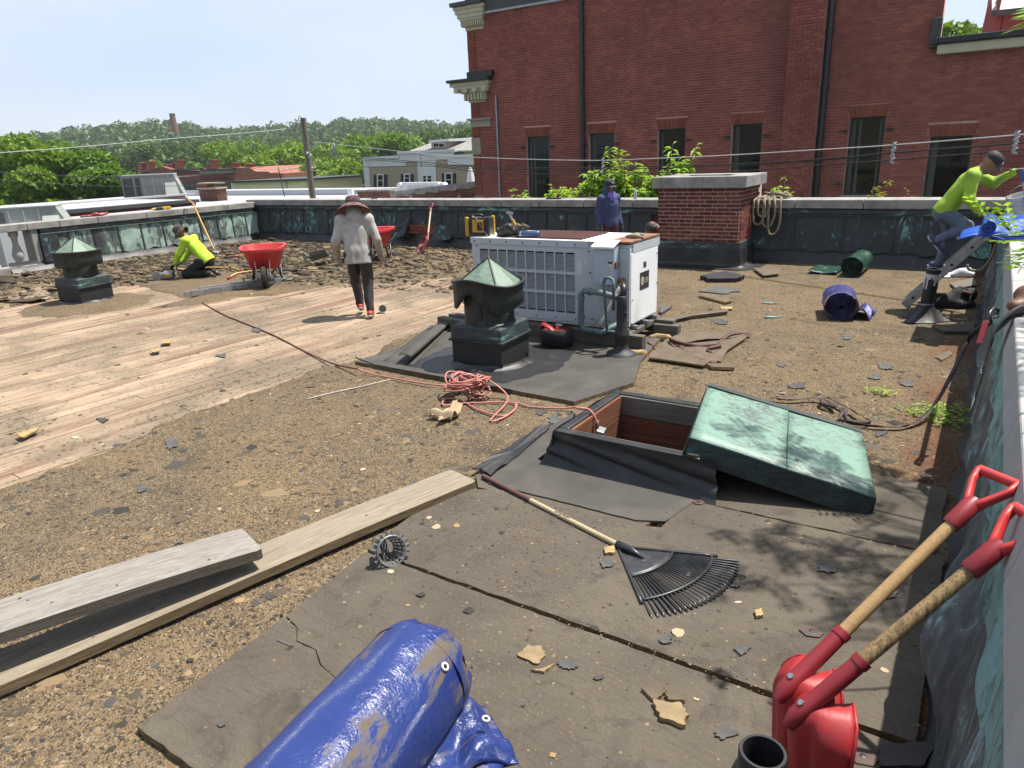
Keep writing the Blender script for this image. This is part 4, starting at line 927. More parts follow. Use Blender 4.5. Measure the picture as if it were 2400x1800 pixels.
# ---------------------------------------------------------------- the big brick building across the gap
BY = 23.0
def brick_building():
    t = thing('brick_building', 'tall dark red brick building with black downpipes and narrow windows filling the background', 'building', (-9, BY, STREET))
    O = Vector((-9, BY, STREET))
    X0, X1, X2, Z1, Z2 = -16.75, -1.69, 5.0, 9.6, 4.27
    zlow = -0.6
    wins = [(-14.38, -13.40, 2.68, 0.45), (-11.84, -10.89, 2.68, 0.45), (-9.34, -8.42, 2.69, 0.45), (-6.94, -6.04, 2.71, 0.45), (-3.64, -2.73, 2.72, 0.60), (-1.61, -0.62, 2.12, -0.2)]
    # wall core built round the openings so that the windows sit in real recesses
    m = MB(); xs = sorted([X0] + [w[0] for w in wins] + [w[1] for w in wins] + [X1])
    D0, D1 = BY + 0.02, BY + 0.40
    edges = [X0] + [q for w in wins for q in (w[0], w[1])] + [X2]
    for i in range(0, len(edges), 2):
        a, b = edges[i], edges[i + 1]
        if a < X1 < b: m.span((a, D0, zlow), (X1, D1, Z1)); m.span((X1, D0, zlow), (b, D1, Z2))
        else: m.span((a, D0, zlow), (b, D1, Z1 if b <= X1 else Z2))
    for w in wins:
        top = Z1 if w[1] <= X1 else Z2
        m.span((w[0], D0, w[2]), (w[1], D1, top)); m.span((w[0], D0, zlow), (w[1], D1, w[3]))
    m.span((X0, D1, zlow), (X1 - 5, BY + 12, Z1)); m.span((X1 - 5, D1, zlow), (X1, BY + 8, Z2 - .05)); m.span((X1, D1, zlow), (X2, BY + 8, Z2))
    m.span((X0, D0, STREET), (X2, BY + 12, zlow))
    m.build('wall', M['mortar_bld'], t, w=True)
    # bricks
    ch = 0.0805; L = 0.245; its = []; rr = random.Random(3)
    pil = (-5.40, -4.46)
    def blocked(x0, x1, z):
        for w in wins:
            if w[3] - 0.02 < z < w[2] + 0.33 and x1 > w[0] - (0.06 if z > w[2] else 0) and x0 < w[1] + (0.06 if z > w[2] else 0): return w
        return None
    def row(xa, xb, z, y, j):
        k = xa; hdr = j % 7 == 3
        first = True
        while k < xb - 0.01:
            bl = 0.1225 if hdr else L
            if first and j % 2: bl = bl / 2
            first = False
            e = min(k + bl, xb)
            if xb - e < 0.05: e = xb
            w = blocked(k, e, z)
            if w is None: its.append((Vector(((k + e) / 2, y + rr.uniform(-0.003, 0.003), z)) - O, (e - k - 0.013, 0.05, ch - 0.014), None))
            else:
                g = 0.06 if z > w[2] else 0
                if k < w[0] - g - 0.02: its.append((Vector(((k + w[0] - g) / 2, y, z)) - O, (w[0] - g - k - 0.013, 0.05, ch - 0.014), None))
                if e > w[1] + g + 0.02: its.append((Vector(((e + w[1] + g) / 2, y, z)) - O, (e - w[1] - g - 0.013, 0.05, ch - 0.014), None))
            k = e
    j = 0; z = -0.3
    while z < 7.6:
        if z < 7.6:
            row(X0 + 0.36 if z > 0.5 else X0, pil[0], z, BY + 0.02, j); row(pil[1], X1, z, BY + 0.02, j)
            row(pil[0], pil[1], z, BY - 0.24, j)
        if z < Z2 - 0.05: row(X1, 4.2, z, BY + 0.02, j)
        # lighter corner strip, toothed
        if z > 0.5:
            q = 0.36 if (j // 5) % 2 else 0.30
            its2.append((Vector((X0 + 0.18, BY + 0.012, z)) - O, (0.35 if (j // 5) % 2 else 0.34, 0.06, ch - 0.006), None))
        z += ch; j += 1
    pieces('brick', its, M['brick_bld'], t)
    pieces('corner_brick', its2, M['brick_orange'], t)
    MB().span((pil[0] + 0.01, BY - 0.225, zlow), (pil[1] - 0.01, BY + 0.018, 7.7)).build('pilaster_core', M['mortar_bld'], t, w=True)
    # flat brick arches, sills, shutter irons, windows
    arch = []
    for n, w in enumerate(wins):
        c = (w[0] + w[1]) / 2; k = 15; hw = (w[1] - w[0]) / 2 + 0.04
        for i in range(k):
            u = (i + 0.5) / k * 2 - 1
            arch.append((Vector((c + u * hw * 1.03, BY + 0.018, w[2] + 0.155)) - O, (2 * hw / k - 0.012, 0.058, 0.29), (0, u * 0.16, 0)))
        f = MB(); yy = BY + 0.14; g = 0.045
        f.span((w[0], yy, w[3]), (w[0] + g, yy + 0.06, w[2])); f.span((w[1] - g, yy, w[3]), (w[1], yy + 0.06, w[2]))
        f.span((w[0] + g, yy, w[2] - g), (w[1] - g, yy + 0.06, w[2])); f.span((w[0] + g, yy, w[3]), (w[1] - g, yy + 0.06, w[3] + g))
        win = f.build('window', M['window_frame'], t, w=True)
        MB().span((w[0] + g, yy + 0.025, w[3] + g), (w[1] - g, yy + 0.035, w[2] - g)).build('pane', M['glass'], win, w=True)
        q = MB()
        q.span((w[0] + 0.06, yy + 0.018, w[3] + 0.05), (w[0] + 0.16 + 0.05 * (n % 2), yy + 0.023, w[2] - 0.06))
        if n in (0, 4): q.span((w[0] + 0.24, yy + 0.018, w[3] + 0.05), (w[0] + 0.31, yy + 0.023, w[2] - 0.06)); q.span((w[1] - 0.14, yy + 0.018, w[3] + 0.05), (w[1] - 0.08, yy + 0.023, w[2] - 0.06))
        q.build('curtain', M['curtain'], win, w=True)
        if n != 5:
            MB().span((w[0] - 0.12, BY - 0.05, w[3] - 0.16), (w[1] + 0.12, BY + 0.13, w[3] - 0.003)).build('sill', M['stone'], t, w=True)
            for zz in (w[2] - 0.36, w[3] + 0.32):
                for sx, x in ((-1, w[0]), (1, w[1])):
                    b = MB(); b.span((x + sx * 0.01, BY - 0.05, zz - 0.016), (x + sx * 0.20, BY - 0.018, zz + 0.016)); b.span((x + sx * 0.09, BY - 0.055, zz - 0.045), (x + sx * 0.13, BY - 0.014, zz + 0.045)); b.span((x + sx * 0.2, BY - 0.05, zz - 0.028), (x + sx * 0.23, BY - 0.014, zz + 0.028))
                    b.build('shutter_iron', M['black_metal'], t, w=True)
    pieces('arch_brick', arch, M['brick_orange'], t)
    # round emblem and lettering strokes stuck low on the first pane
    e = MB(); c = Vector((-13.58, BY + 0.158, 1.12)); e.tube([c + Vector((0.13 * math.cos(a), 0, 0.15 * math.sin(a))) for a in np.linspace(0, 2 * PI, 20)[:-1]], 0.012, 6, closed=True)
    for i in range(5): e.span((-14.1 + 0.075 * i, BY + 0.154, 1.05 + 0.02 * (i % 2)), (-14.06 + 0.075 * i, BY + 0.162, 1.16))
    e.build('window_emblem', M['curtain'], t, w=True)
    # downpipes
    def pipe(x, y, r, z0, z1, mat, cuffs, nm='downpipe'):
        p = MB().cyl((x, y, z0), (x, y, z1), r, n=14).build(nm, mat, t, w=True, smooth='auto')
        for z in cuffs: MB().cyl((x, y, z - 0.035), (x, y, z + 0.035), r * 1.3, n=14).build('pipe_collar', mat, p, w=True, smooth='auto')
    pipe(-12.03, BY - 0.09, 0.078, -1, 8, M['black_metal'], (6.0, 4.45, 3.05, 1.6)); pipe(-4.36, BY - 0.10, 0.082, -1, 8, M['black_metal'], (5.0, 3.55, 2.2, 0.95))
    MB().cyl((-12.03, BY - 0.05, 1.72), (-11.42, BY - 0.05, 1.73), 0.05, n=8).build('pipe_branch', M['black_metal'], t, w=True)
    pipe(onY(1165, 260, BY).x, BY - 0.05, 0.036, -1, 4.15, M['zinc'], (3.0, 1.9, 1.0), 'thin_downpipe')
    # roof flashing and corner cornices
    MB().span((-15.92, BY - 0.06, 6.90), (-9, BY + 0.5, 7.32)).build('roof_flashing', M['dark_flash'], t, w=True)
    MB().span((-15.92, BY - 0.085, 6.86), (-9, BY - 0.04, 6.93)).build('flashing_lip', M['zinc'], t, w=True)
    def cornice(zb, steps, xr, capmat, dent):
        for k, (z0, z1, out) in enumerate(steps):
            MB().span((X0 - out, BY - min(out, 0.12) - 0.02 * k, z0), (xr + out * 0.35, BY + 9, z1)).build('cornice_moulding', M['cream'], t, w=True, bevel=0.02)
        z0, z1, o, wd = dent; n = int((xr - X0 + o) / (wd * 2)); its = []
        for i in range(n + 1): its.append((Vector((X0 - o + wd + i * wd * 2, BY - 0.17, (z0 + z1) / 2)) - O, (wd, 0.10, z1 - z0), None))
        pieces('dentil', its, M['cream'], t)
    cornice(6.38, [(6.40, 6.52, 0.04), (6.52, 6.72, 0.14), (6.72, 6.80, 0.20), (6.80, 6.94, 0.28), (6.94, 7.08, 0.36), (7.08, 7.20, 0.42)], -16.0, None, (6.55, 6.69, 0.12, 0.045))
    MB().span((X0 - 0.5, BY - 0.30, 7.203), (-15.9, BY + 9, 7.33)).build('cornice_cap', M['dark_flash'], t, w=True)
    cornice(3.9, [(3.98, 4.06, 0.05), (4.06, 4.30, 0.20), (4.30, 4.36, 0.34), (4.36, 4.44, 0.46), (4.44, 4.56, 0.62), (4.56, 4.70, 0.78)], -16.05, None, (4.07, 4.27, 0.17, 0.075))
    br = [(Vector((X0 - 0.42 + 0.42 * i, BY - 0.23, 4.40)) - O, (0.17, 0.2, 0.13), None) for i in range(4)]
    pieces('bracket', br, M['cream'], t)
    MB().span((X0 - 0.85, BY - 0.32, 4.703), (-15.72, BY + 9, 4.80)).build('cornice_cap', M['black_metal'], t, w=True)
    MB().span((X0 + 0.02, BY - 0.18, 4.803), (-15.62, BY + 0.0, 5.02)).build('cornice_cap', M['black_metal'], t, w=True)
    MB().span((X0 - 0.14, BY - 0.12, 3.36), (-15.82, BY + 5, 3.43)).build('stone_band', M['stone'], t, w=True)
    MB().span((X0 - 0.03, BY - 0.05, 3.12), (-15.86, BY + 5, 3.358)).build('stone_band', M['limestone'], t, w=True)
    MB().span((X0 - 0.03, BY - 0.04, 2.15), (X0 + 0.38, BY + 0.4, 2.74)).build('quoin_stone', M['limestone'], t, w=True, bevel=0.01)
    MB().span((X0 - 0.03, BY - 0.04, 0.42), (X0 + 0.40, BY + 0.4, 0.62)).build('quoin_stone', M['limestone'], t, w=True, bevel=0.01)
    # lower wing: cream ledge with black gutter, bracket post at the step
    MB().span((X1 - 0.02, BY - 0.22, 4.12), (6, BY + 0.2, 4.36)).build('ledge_moulding', M['cream'], t, w=True, bevel=0.03)
    MB().span((X1 - 0.13, BY - 0.30, 4.363), (6, BY + 0.2, 4.52)).build('gutter', M['black_metal'], t, w=True, bevel=0.02)
    MB().span((X1 - 0.22, BY - 0.20, 4.30), (X1 + 0.02, BY - 0.01, 5.0)).build('flashing_post', M['dark_flash'], t, w=True, bevel=0.02)
    b = MB(); b.span((1.15, BY - 0.01, 1.0), (1.9, BY + 0.018, 1.9)); 
    # bricked-up opening edge
    MB().span((-0.28, BY - 0.012, 1.90), (0.56, BY + 0.01, 1.935)).build('opening_edge', M['brick_dark'], t, w=True)
its2 = []
brick_building()

def red_dormer():
    t = thing('roof_dormer', 'dark red clapboard dormer with grey sloping roof on the lower wing, top right', 'dormer', (0.6, 26.6, 4.2), math.radians(8))
    w = 3.8
    MB().span((-1.2, -0.0, 0), (w, 3.0, 0.42)).build('base_flashing', M['black_metal'], t)
    MB().span((-1.18, 0.02, 0.42), (w, 3.0, 1.12)).build('wall', M['siding_red'], t)
    for i in range(5):
        MB().box((1.35, -0.01, 0.5 + 0.135 * i), (4.8, 0.03, 0.135), Euler((0.12, 0, 0)).to_matrix()).build('clapboard', M['siding_red'], t)
    MB().span((-1.24, -0.035, 0.42), (-1.08, 0.02, 1.12)).build('corner_board', M['siding_red'], t)
    for i in range(14):
        MB().box((-1.215, 0.14 + 0.2 * i, 0.82), (0.05, 0.09, 1.9), Euler((0.62, 0, 0)).to_matrix()).build('side_batten', M['siding_red'], t)
    b = MB(); b.add([(-1.35, -0.14, 1.12), (w, -0.14, 1.12), (w, 2.6, 3.4), (-1.35, 2.6, 3.4), (-1.35, -0.14, 1.22), (w, -0.14, 1.22), (w, 2.6, 3.5), (-1.35, 2.6, 3.5)], [(0, 3, 2, 1), (4, 5, 6, 7), (0, 1, 5, 4), (1, 2, 6, 5), (2, 3, 7, 6), (3, 0, 4, 7)]); b.build('roof', M['white_roof'], t)
    MB().span((-1.37, -0.17, 1.08), (w, -0.135, 1.24)).build('eave_trim', M['dark_flash'], t)
    b = MB(); b.add([(-1.18, 0.02, 0.1), (-1.18, 2.6, 0.1), (-1.18, 2.6, 3.4), (-1.18, 0.02, 1.12)], [(0, 1, 2, 3)]); b.build('side_wall', M['siding_red'], t, thick=0.02)
red_dormer()

# ---------------------------------------------------------------- roofs and houses beyond the left and far parapets
def box_thing(name, label, cat, a, b, mat, roofmat=None, base=STREET, part='wall'):
    """upright block between plan corners a and b (x, y, ztop)"""
    x0, x1 = sorted((a[0], b[0])); y0, y1 = sorted((a[1], b[1]))
    t = thing(name, label, cat, ((x0 + x1) / 2, y0, base))
    MB().span((x0, y0, base), (x1, y1, a[2] - 0.02)).build(part, mat, t, w=True)
    if roofmat: MB().span((x0 - 0.1, y0 - 0.1, a[2] - 0.018), (x1 + 0.1, y1 + 0.1, a[2] + 0.04)).build('roof', roofmat, t, w=True)
    return t
def Z(px, py, Y): return onY(px, py, Y).z
# white membrane roof just beyond the far parapet corner
p = onY(640, 476, 24); q = onY(1118, 438, 44)
wr = box_thing('flat_roofed_building', 'low building with a broad white flat roof right behind the far left corner', 'building', (-62, 21.0, -0.12), (-25.0, 44, -0.12), M['white_roof'], M['white_roof'])
MB().span((-62, 35.0, -0.08), (-36, 35.4, 0.30)).build('white_parapet', M['white_roof'], wr, w=True)
MB().span((-36, 35.6, -0.08), (-30, 36.0, 0.22)).build('white_parapet', M['white_roof'], wr, w=True)
def brick_strip(t, xa, xb, y, z0, z1, slope=0.0, mat='brick_dark', nm='brick', ch=0.085, L=0.25):
    O = ROOT[t.name].inverted(); its = []; j = 0; z = z0 + ch / 2
    while z < z1 + abs(slope):
        x = xa - (L / 2 if j % 2 else 0)
        while x < xb:
            a, e = max(x, xa), min(x + L, xb)
            if e - a > 0.05 and z < z1 + slope * ((a + e) / 2 - xa) / (xb - xa): its.append((O @ Vector(((a + e) / 2, y, z)), (e - a - 0.014, 0.04, ch - 0.014), None))
            x += L
        z += ch; j += 1
    pieces(nm, its, M[mat], t)
# brick parapet stubs between white roof and the brick building
yb = 29.0
xa, xm, xb = onY(838, 450, yb).x, onY(915, 450, yb).x, onY(1116, 440, yb).x
t = thing('parapet_wall', 'weathered brick party wall with sloping grey cap in front of the white stepped parapet', 'wall', (xm, yb, STREET))
z0 = -0.6; za = Z(838, 449, yb); zm = Z(914, 446, yb); zs = Z(920, 462, yb); ze = Z(1115, 438, yb)
MB().span((xa, yb, STREET), (xm, yb + 0.3, za)).build('wall', M['mortar'], t, w=True)
b = MB(); b.add([(xm, yb, STREET), (xb, yb, STREET), (xb, yb, ze), (xm, yb, zs), (xm, yb + 0.3, STREET), (xb, yb + 0.3, STREET), (xb, yb + 0.3, ze), (xm, yb + 0.3, zs)], [(0, 1, 2, 3), (7, 6, 5, 4), (3, 2, 6, 7), (0, 3, 7, 4), (1, 5, 6, 2)]); b.build('wall', M['mortar'], t, w=True)
brick_strip(t, xa, xm, yb - 0.005, z0, za); brick_strip(t, xm + 0.02, xb, yb - 0.005, z0, zs, ze - zs)
MB().span((xa - 0.1, yb - 0.06, za + 0.002), (xm + 0.05, yb + 0.36, za + 0.09)).build('cap', M['stone'], t, w=True)
MB().bar((xm + 0.06, yb + 0.15, zs + 0.05), (xb, yb + 0.15, ze + 0.05), 0.45, 0.09, (0, 1, 0)).build('cap', M['stone'], t, w=True)
b = MB()
for px in (963, 1076):
    c = onY(px, 463, yb - 0.06); b.add([c + Vector((0, 0, 0.2)), c + Vector((0.12, 0, 0)), c + Vector((0, 0, -0.2)), c + Vector((-0.12, 0, 0)), c + Vector((0, -0.04, 0)), c + Vector((0, 0.06, 0))], [(0, 4, 1), (1, 4, 2), (2, 4, 3), (3, 4, 0), (0, 1, 5), (1, 2, 5), (2, 3, 5), (3, 0, 5)])
b.build('diamond_anchor', M['limestone'], t, w=True)
# white stepped parapet front of the next building
yw = 33.0
t = thing('white_parapet', 'white painted stepped parapet with scrolls in front of the tan house', 'parapet', (onY(980, 440, yw).x, yw, STREET))
poly = [(862, 470), (862, 442), (930, 440), (932, 434), (944, 428), (1024, 427), (1032, 433), (1040, 438), (1120, 436), (1120, 470)]
m = MB(); P = [onY(x, y, yw) for x, y in poly]; m.add([tuple(p) for p in P] + [(p.x, yw + 0.4, p.z) for p in P], [tuple(range(len(P))), tuple(range(2 * len(P) - 1, len(P) - 1, -1))] + [(i + len(P), (i + 1) % len(P) + len(P), (i + 1) % len(P), i) for i in range(len(P))]); m.build('wall', M['white'], t, w=True)
c0, c1 = onY(955, 436, yw), onY(1016, 448, yw); MB().span((c0.x, yw - 0.03, c1.z), (c1.x, yw - 0.002, c0.z)).build('recessed_panel', M['white_roof'], t, w=True)
c = onY(1104, 428, yw); MB().lathe([(0.38, -0.6), (0.38, 0.1), (0.25, 0.15), (0.2, 0.4), (0.1, 0.8), (0.02, 0.95)], (c.x, yw, c.z - 0.1), 8).build('finial', M['white'], t, w=True)
for px in (936, 1036): 
    c = onY(px, 435, yw - 0.05); MB().cyl((c.x, yw - 0.1, c.z), (c.x, yw + 0.3, c.z), 0.17, n=12).build('scroll', M['white'], t, w=True, smooth='auto')

def facade_quad(m, pts, Y, d=0.05):
    P = [onY(x, y, Y) for x, y in pts]; n = len(P)
    m.add([tuple(p) for p in P] + [(p.x, Y + d, p.z) for p in P], [tuple(range(n - 1, -1, -1)), tuple(range(n, 2 * n))] + [(i, (i + 1) % n, n + (i + 1) % n, n + i) for i in range(n)])
    return m
def tan_house():
    Y = 62.0; t = thing('house', 'tan sided house with white trim, maroon shutters and a dormer, left of the brick building', 'house', (onY(980, 420, Y).x, Y, STREET))
    a = onY(851, 380, Y); b = onY(1140, 380, Y); zt = onY(960, 366, Y).z
    MB().span((a.x, Y, STREET), (b.x, Y + 11, zt - 0.3)).build('wall', M['siding_tan'], t, w=True)
    k = MB(); z = -2.6
    while z < zt - 0.5: k.box(((a.x + b.x) / 2, Y - 0.02, z), (b.x - a.x - 0.1, 0.05, 0.17), Euler((0.14, 0, 0)).to_matrix()); z += 0.175
    tag(k.build('siding_board', M['siding_tan'], t, w=True), kind='stuff')
    def q(nm, pts, mat, y=Y - 0.1, d=0.12): return facade_quad(MB(), pts, y, d).build(nm, mat, t, w=True)
    q('corner_board', [(850, 372), (863, 374), (868, 445), (856, 446)], M['white'])
    q('white_frieze', [(863, 373), (950, 366), (951, 389), (863, 391)], M['white'])
    q('white_frieze', [(932, 358), (1062, 354), (1062, 372), (932, 380)], M['white'], Y - 0.26, 0.12)
    q('white_frieze', [(1048, 368), (1122, 363), (1122, 386), (1050, 386)], M['white'], Y - 0.24)
    q('white_pilaster', [(977, 374), (1020, 373), (1022, 432), (981, 432)], M['white'], Y - 0.14)
    q('cornice', [(848, 369), (934, 364), (934, 370), (848, 375)], M['white'], Y - 0.4, 0.4)
    q('cornice', [(930, 355), (1066, 349), (1066, 355), (930, 361)], M['white'], Y - 0.45, 0.45)
    q('cornice', [(1062, 363), (1122, 359), (1122, 365), (1062, 369)], M['white'], Y - 0.4, 0.4)
    for x0, x1, y0, y1, tall in ((883, 899, 408, 438, 1), (946, 961, 407, 428, 1), (1042, 1060, 405, 437, 1), (1108, 1122, 404, 437, 1), (989, 1013, 410, 427, 0)):
        w = q('window', [(x0, y0), (x1, y0 - 1), (x1, y1), (x0, y1)], M['white'], Y - 0.2)
        n = 1 if tall else 2
        for i in range(n):
            xa = x0 + 3 + (x1 - x0 - 3) * i / n; xb = x0 + (x1 - x0) * (i + 1) / n - 3 + (0 if tall else 0)
            ym = (y0 + y1) / 2
            for ya, yb in ((y0 + 2.5, ym - 1), (ym + 1, y1 - 1)):
                o = facade_quad(MB(), [(xa, ya), (xb, ya), (xb, yb), (xa, yb)], Y - 0.24, 0.05).build('pane', M['glass'], w, w=True)
        if tall:
            q('shutter', [(x0 - 7, y0 + 1), (x0 - 0.5, y0 + 1), (x0 - 0.5, y1), (x0 - 7, y1)], M['shutter'], Y - 0.17); q('shutter', [(x1 + 0.5, y0 + 1), (x1 + 7, y0 + 1), (x1 + 7, y1), (x1 + 0.5, y1)], M['shutter'], Y - 0.17)
    # hip roof and dormer
    r0, r1, r2, r3 = onY(958, 354, Y + 1), onY(1150, 352, Y + 1), onY(1030, 327, Y + 7), onY(1170, 318, Y + 7)
    m = MB(); m.add([r0, r1, r3, r2, r0 + Vector((0, 12, 0))], [(0, 1, 2, 3), (0, 3, 4)]); m.build('roof', M['shingle'], t, w=True, thick=0.15)
    Yd = Y + 2.0
    dm = facade_quad(MB(), [(1010, 334), (1047, 331), (1048, 349), (1012, 349)], Yd, 4.5).build('dormer', M['siding_tan'], t, w=True)
    facade_quad(MB(), [(1005, 329), (1052, 325), (1052, 331), (1005, 335)], Yd - 0.4, 6).build('dormer_roof', M['white'], dm, w=True)
    facade_quad(MB(), [(1014, 337), (1042, 334), (1042, 344), (1014, 346)], Yd - 0.06, 0.05).build('dormer_window', M['white'], dm, w=True)
    for xa, xb in ((1016, 1027), (1029, 1040)): facade_quad(MB(), [(xa, 338), (xb, 337), (xb, 343), (xa, 344)], Yd - 0.09, 0.05).build('pane', M['glass'], dm, w=True)
tan_house()

def red_rowhouse():
    Y = 78.0; t = thing('brick_row_building', 'old red brick row building with many chimneys and arched windows by the trees', 'building', (onY(470, 420, Y).x, Y, STREET))
    def q(nm, pts, mat, y=Y, d=0.3, par=None): return facade_quad(MB(), pts, y, d).build(nm, mat, par or t, w=True)
    q('front_wall', [(330, 402), (545, 398), (552, 480), (335, 480)], M['brick_dark_plain'], Y, 14)
    q('side_wall', [(545, 393), (585, 393), (600, 402), (628, 402), (632, 405), (662, 406), (668, 480), (552, 480)], M['brick_orange_plain'], Y + 0.05, 14)
    q('gable', [(346, 401), (378, 390), (408, 399), (408, 412), (346, 412)], M['brick_dark_plain'], Y - 0.4, 1)
    for pts in ([(330, 399), (346, 399), (346, 403), (330, 403)], [(405, 397), (468, 394), (468, 398), (405, 402)], [(468, 397), (546, 394), (546, 398), (468, 401)]): q('cornice', pts, M['dark_flash'], Y - 0.5, 0.8)
    q('slate_band', [(468, 400), (546, 397), (546, 405), (468, 408)], M['shingle'], Y - 0.3, 0.3)
    for x in (432, 451, 511, 534):
        P = [(x, 452), (x, 430)] + [(x + 6 - 6 * math.cos(a), 428 - 6 * math.sin(a)) for a in np.linspace(0.2, PI - 0.2, 6)] + [(x + 12, 430), (x + 12, 452)]
        w = q('arched_window', [(p[0], p[1]) for p in P[::-1]], M['window_frame'], Y - 0.12, 0.1)
        q('pane', [(x + 3, 440), (x + 9, 440), (x + 9, 451), (x + 3, 451)], M['curtain'], Y - 0.16, 0.05, w)
    for i in range(24): q('corbel', [(470 + i * 3.1, 415), (471.6 + i * 3.1, 415), (471.6 + i * 3.1, 419), (470 + i * 3.1, 419)], M['brick_dark_plain'], Y - 0.3, 0.3)
    for x, w, y0, y1 in ((323, 10, 383, 402), (344, 9, 380, 402), (383, 10, 388, 402), (410, 11, 377, 400), (490, 11, 376, 396), (482, 7, 386, 397), (541, 10, 383, 398), (574, 10, 385, 397), (400, 5, 384, 402)):
        c = q('chimney', [(x, y0), (x + w, y0), (x + w, y1), (x, y1)], M['brick_orange_plain'], Y + 1.2, 0.9)
        q('chimney_cap', [(x - 1, y0 - 2), (x + w + 1, y0 - 2), (x + w + 1, y0 + 1), (x - 1, y0 + 1)], M['brick_orange_plain'], Y + 1.0, 1.3, c)
M['brick_dark_plain'] = plain('old_red_brick', (0.175, 0.055, 0.045), 0.9, var=0.2, scale=0.8)
M['brick_orange_plain'] = plain('orange_brick', (0.27, 0.10, 0.065), 0.9, var=0.2, scale=1.2)
red_rowhouse()
def yellow_building():
    Y = 56.0; t = thing('yellow_sided_building', 'low pale yellow sided building with dark flat roof edge behind the white roof', 'building', (onY(640, 440, Y).x, Y, STREET))
    facade_quad(MB(), [(541, 428), (715, 422), (715, 470), (545, 470)], Y, 9).build('wall', M['siding_yellow'], t, w=True)
    k = MB(); a, b = onY(545, 440, Y), onY(712, 440, Y); z = a.z - 1.2
    while z < a.z + 0.35: k.box(((a.x + b.x) / 2, Y - 0.02, z), (b.x - a.x - 0.4, 0.05, 0.15), Euler((0.14, 0, 0)).to_matrix()); z += 0.155
    tag(k.build('siding_board', M['siding_yellow'], t, w=True), kind='stuff')
    facade_quad(MB(), [(538, 424.5), (718, 418.5), (718, 423), (538, 429)], Y - 0.4, 10).build('roof_edge', M['dark_flash'], t, w=True)
    facade_quad(MB(), [(668, 424), (673, 424), (674, 440), (669, 440)], Y - 0.1, 0.1).build('trim_board', M['cream'], t, w=True)
    facade_quad(MB(), [(712, 431), (760, 428), (760, 436), (712, 437)], Y + 4, 4).build('porch_roof', M['dark_flash'], t, w=True)
    facade_quad(MB(), [(715, 436), (758, 434), (758, 450), (715, 450)], Y + 5, 3).build('porch_wall', M['siding_yellow'], t, w=True)
    t2 = thing('garage', 'small garage roof peeping over the white roof right of the pole', 'garage', (onY(780, 440, 66).x, 66, STREET))
    facade_quad(MB(), [(752, 440), (800, 437), (800, 441), (752, 444)], 66, 5).build('roof', M['shingle'], t2, w=True); facade_quad(MB(), [(756, 443), (798, 441), (798, 470), (756, 470)], 66.4, 4).build('wall', M['siding_yellow'], t2, w=True)
yellow_building()
# old brick chimney on the white roof
Yc = 29.5
t = thing('brick_chimney', 'short old brick chimney with open arched cap standing on the white roof, left', 'chimney', (onY(490, 460, Yc).x, Yc, -.1))
a, b = onY(470, 470, Yc), onY(511, 470, Yc); zt = Z(490, 443, Yc)
MB().span((a.x + 0.02, Yc + 0.02, -0.3), (b.x - 0.02, Yc + 0.7, zt)).build('mortar_core', M['limestone'], t, w=True)
brick_strip(t, a.x, b.x, Yc, -0.2, zt - 0.02)
its = []
for j in range(int((zt + 0.2) / 0.085)):
    for k in range(3): its.append((ROOT[t.name].inverted() @ Vector((b.x - 0.01, Yc + 0.12 + 0.25 * k, -0.16 + 0.085 * j)), (0.04, 0.235, 0.07), None))
pieces('side_brick', its, M['brick_dark'], t)
MB().span((a.x - 0.09, Yc - 0.09, zt + 0.003), (b.x + 0.09, Yc + 0.8, zt + 0.09)).build('ledge', M['limestone'], t, w=True)
for i in range(4): MB().span((a.x + 0.0 + 0.245 * i, Yc, zt + 0.092), (a.x + 0.10 + 0.245 * i, Yc + 0.6, zt + 0.32)).build('cap_pier', M['brick_orange_plain'], t, w=True)
MB().span((a.x - 0.04, Yc - 0.04, zt + 0.322), (b.x + 0.04, Yc + 0.7, zt + 0.40)).build('cap_slab', M['limestone'], t, w=True)
# neighbour's dark brick wall with white top, and rooftop sheds, left
def left_neighbour():
    X = -26.0
    t = thing('flat_roofed_building', 'neighbouring building with dark brick upper wall and white parapet band, far left', 'building', (X - 5, 19, STREET))
    a, b = onX(112, 494, X), onX(418, 480, X)
    zt = 0.90
    MB().span((X - 5, 6, STREET), (X - 0.06, 17.2, zt - 0.1)).build('wall', M['mortar_bld'], t, w=True)
    its = []; j = 0; z = 0.0
    while z < zt - 0.08:
        y = 11 - (0.125 if j % 2 else 0)
        while y < 17: its.append((ROOT[t.name].inverted() @ Vector((X - 0.05, y, z)), (0.05, 0.236, 0.072), None)); y += 0.25
        z += 0.085; j += 1
    pieces('brick', its, M['brick_dark'], t)
    MB().span((X - 5, 6, zt - 0.098), (X + 0.05, 17.3, zt + 0.02)).build('roof_edge', M['dark_flash'], t, w=True)
    MB().span((X - 4.9, 6.2, zt + 0.022), (X - 0.3, 17, zt + 0.03)).build('roof', M['white_roof'], t, w=True)
    MB().span((X - 4.6, 6.2, zt + 0.03), (X - 4.2, 20, zt + 0.10)).build('white_parapet', M['white_roof'], t, w=True)
    MB().span((X + 0.2, 9, STREET), (X + 3.0, 19, 0.70)).build('lower_roof', M['white_roof'], t, w=True)
left_neighbour()
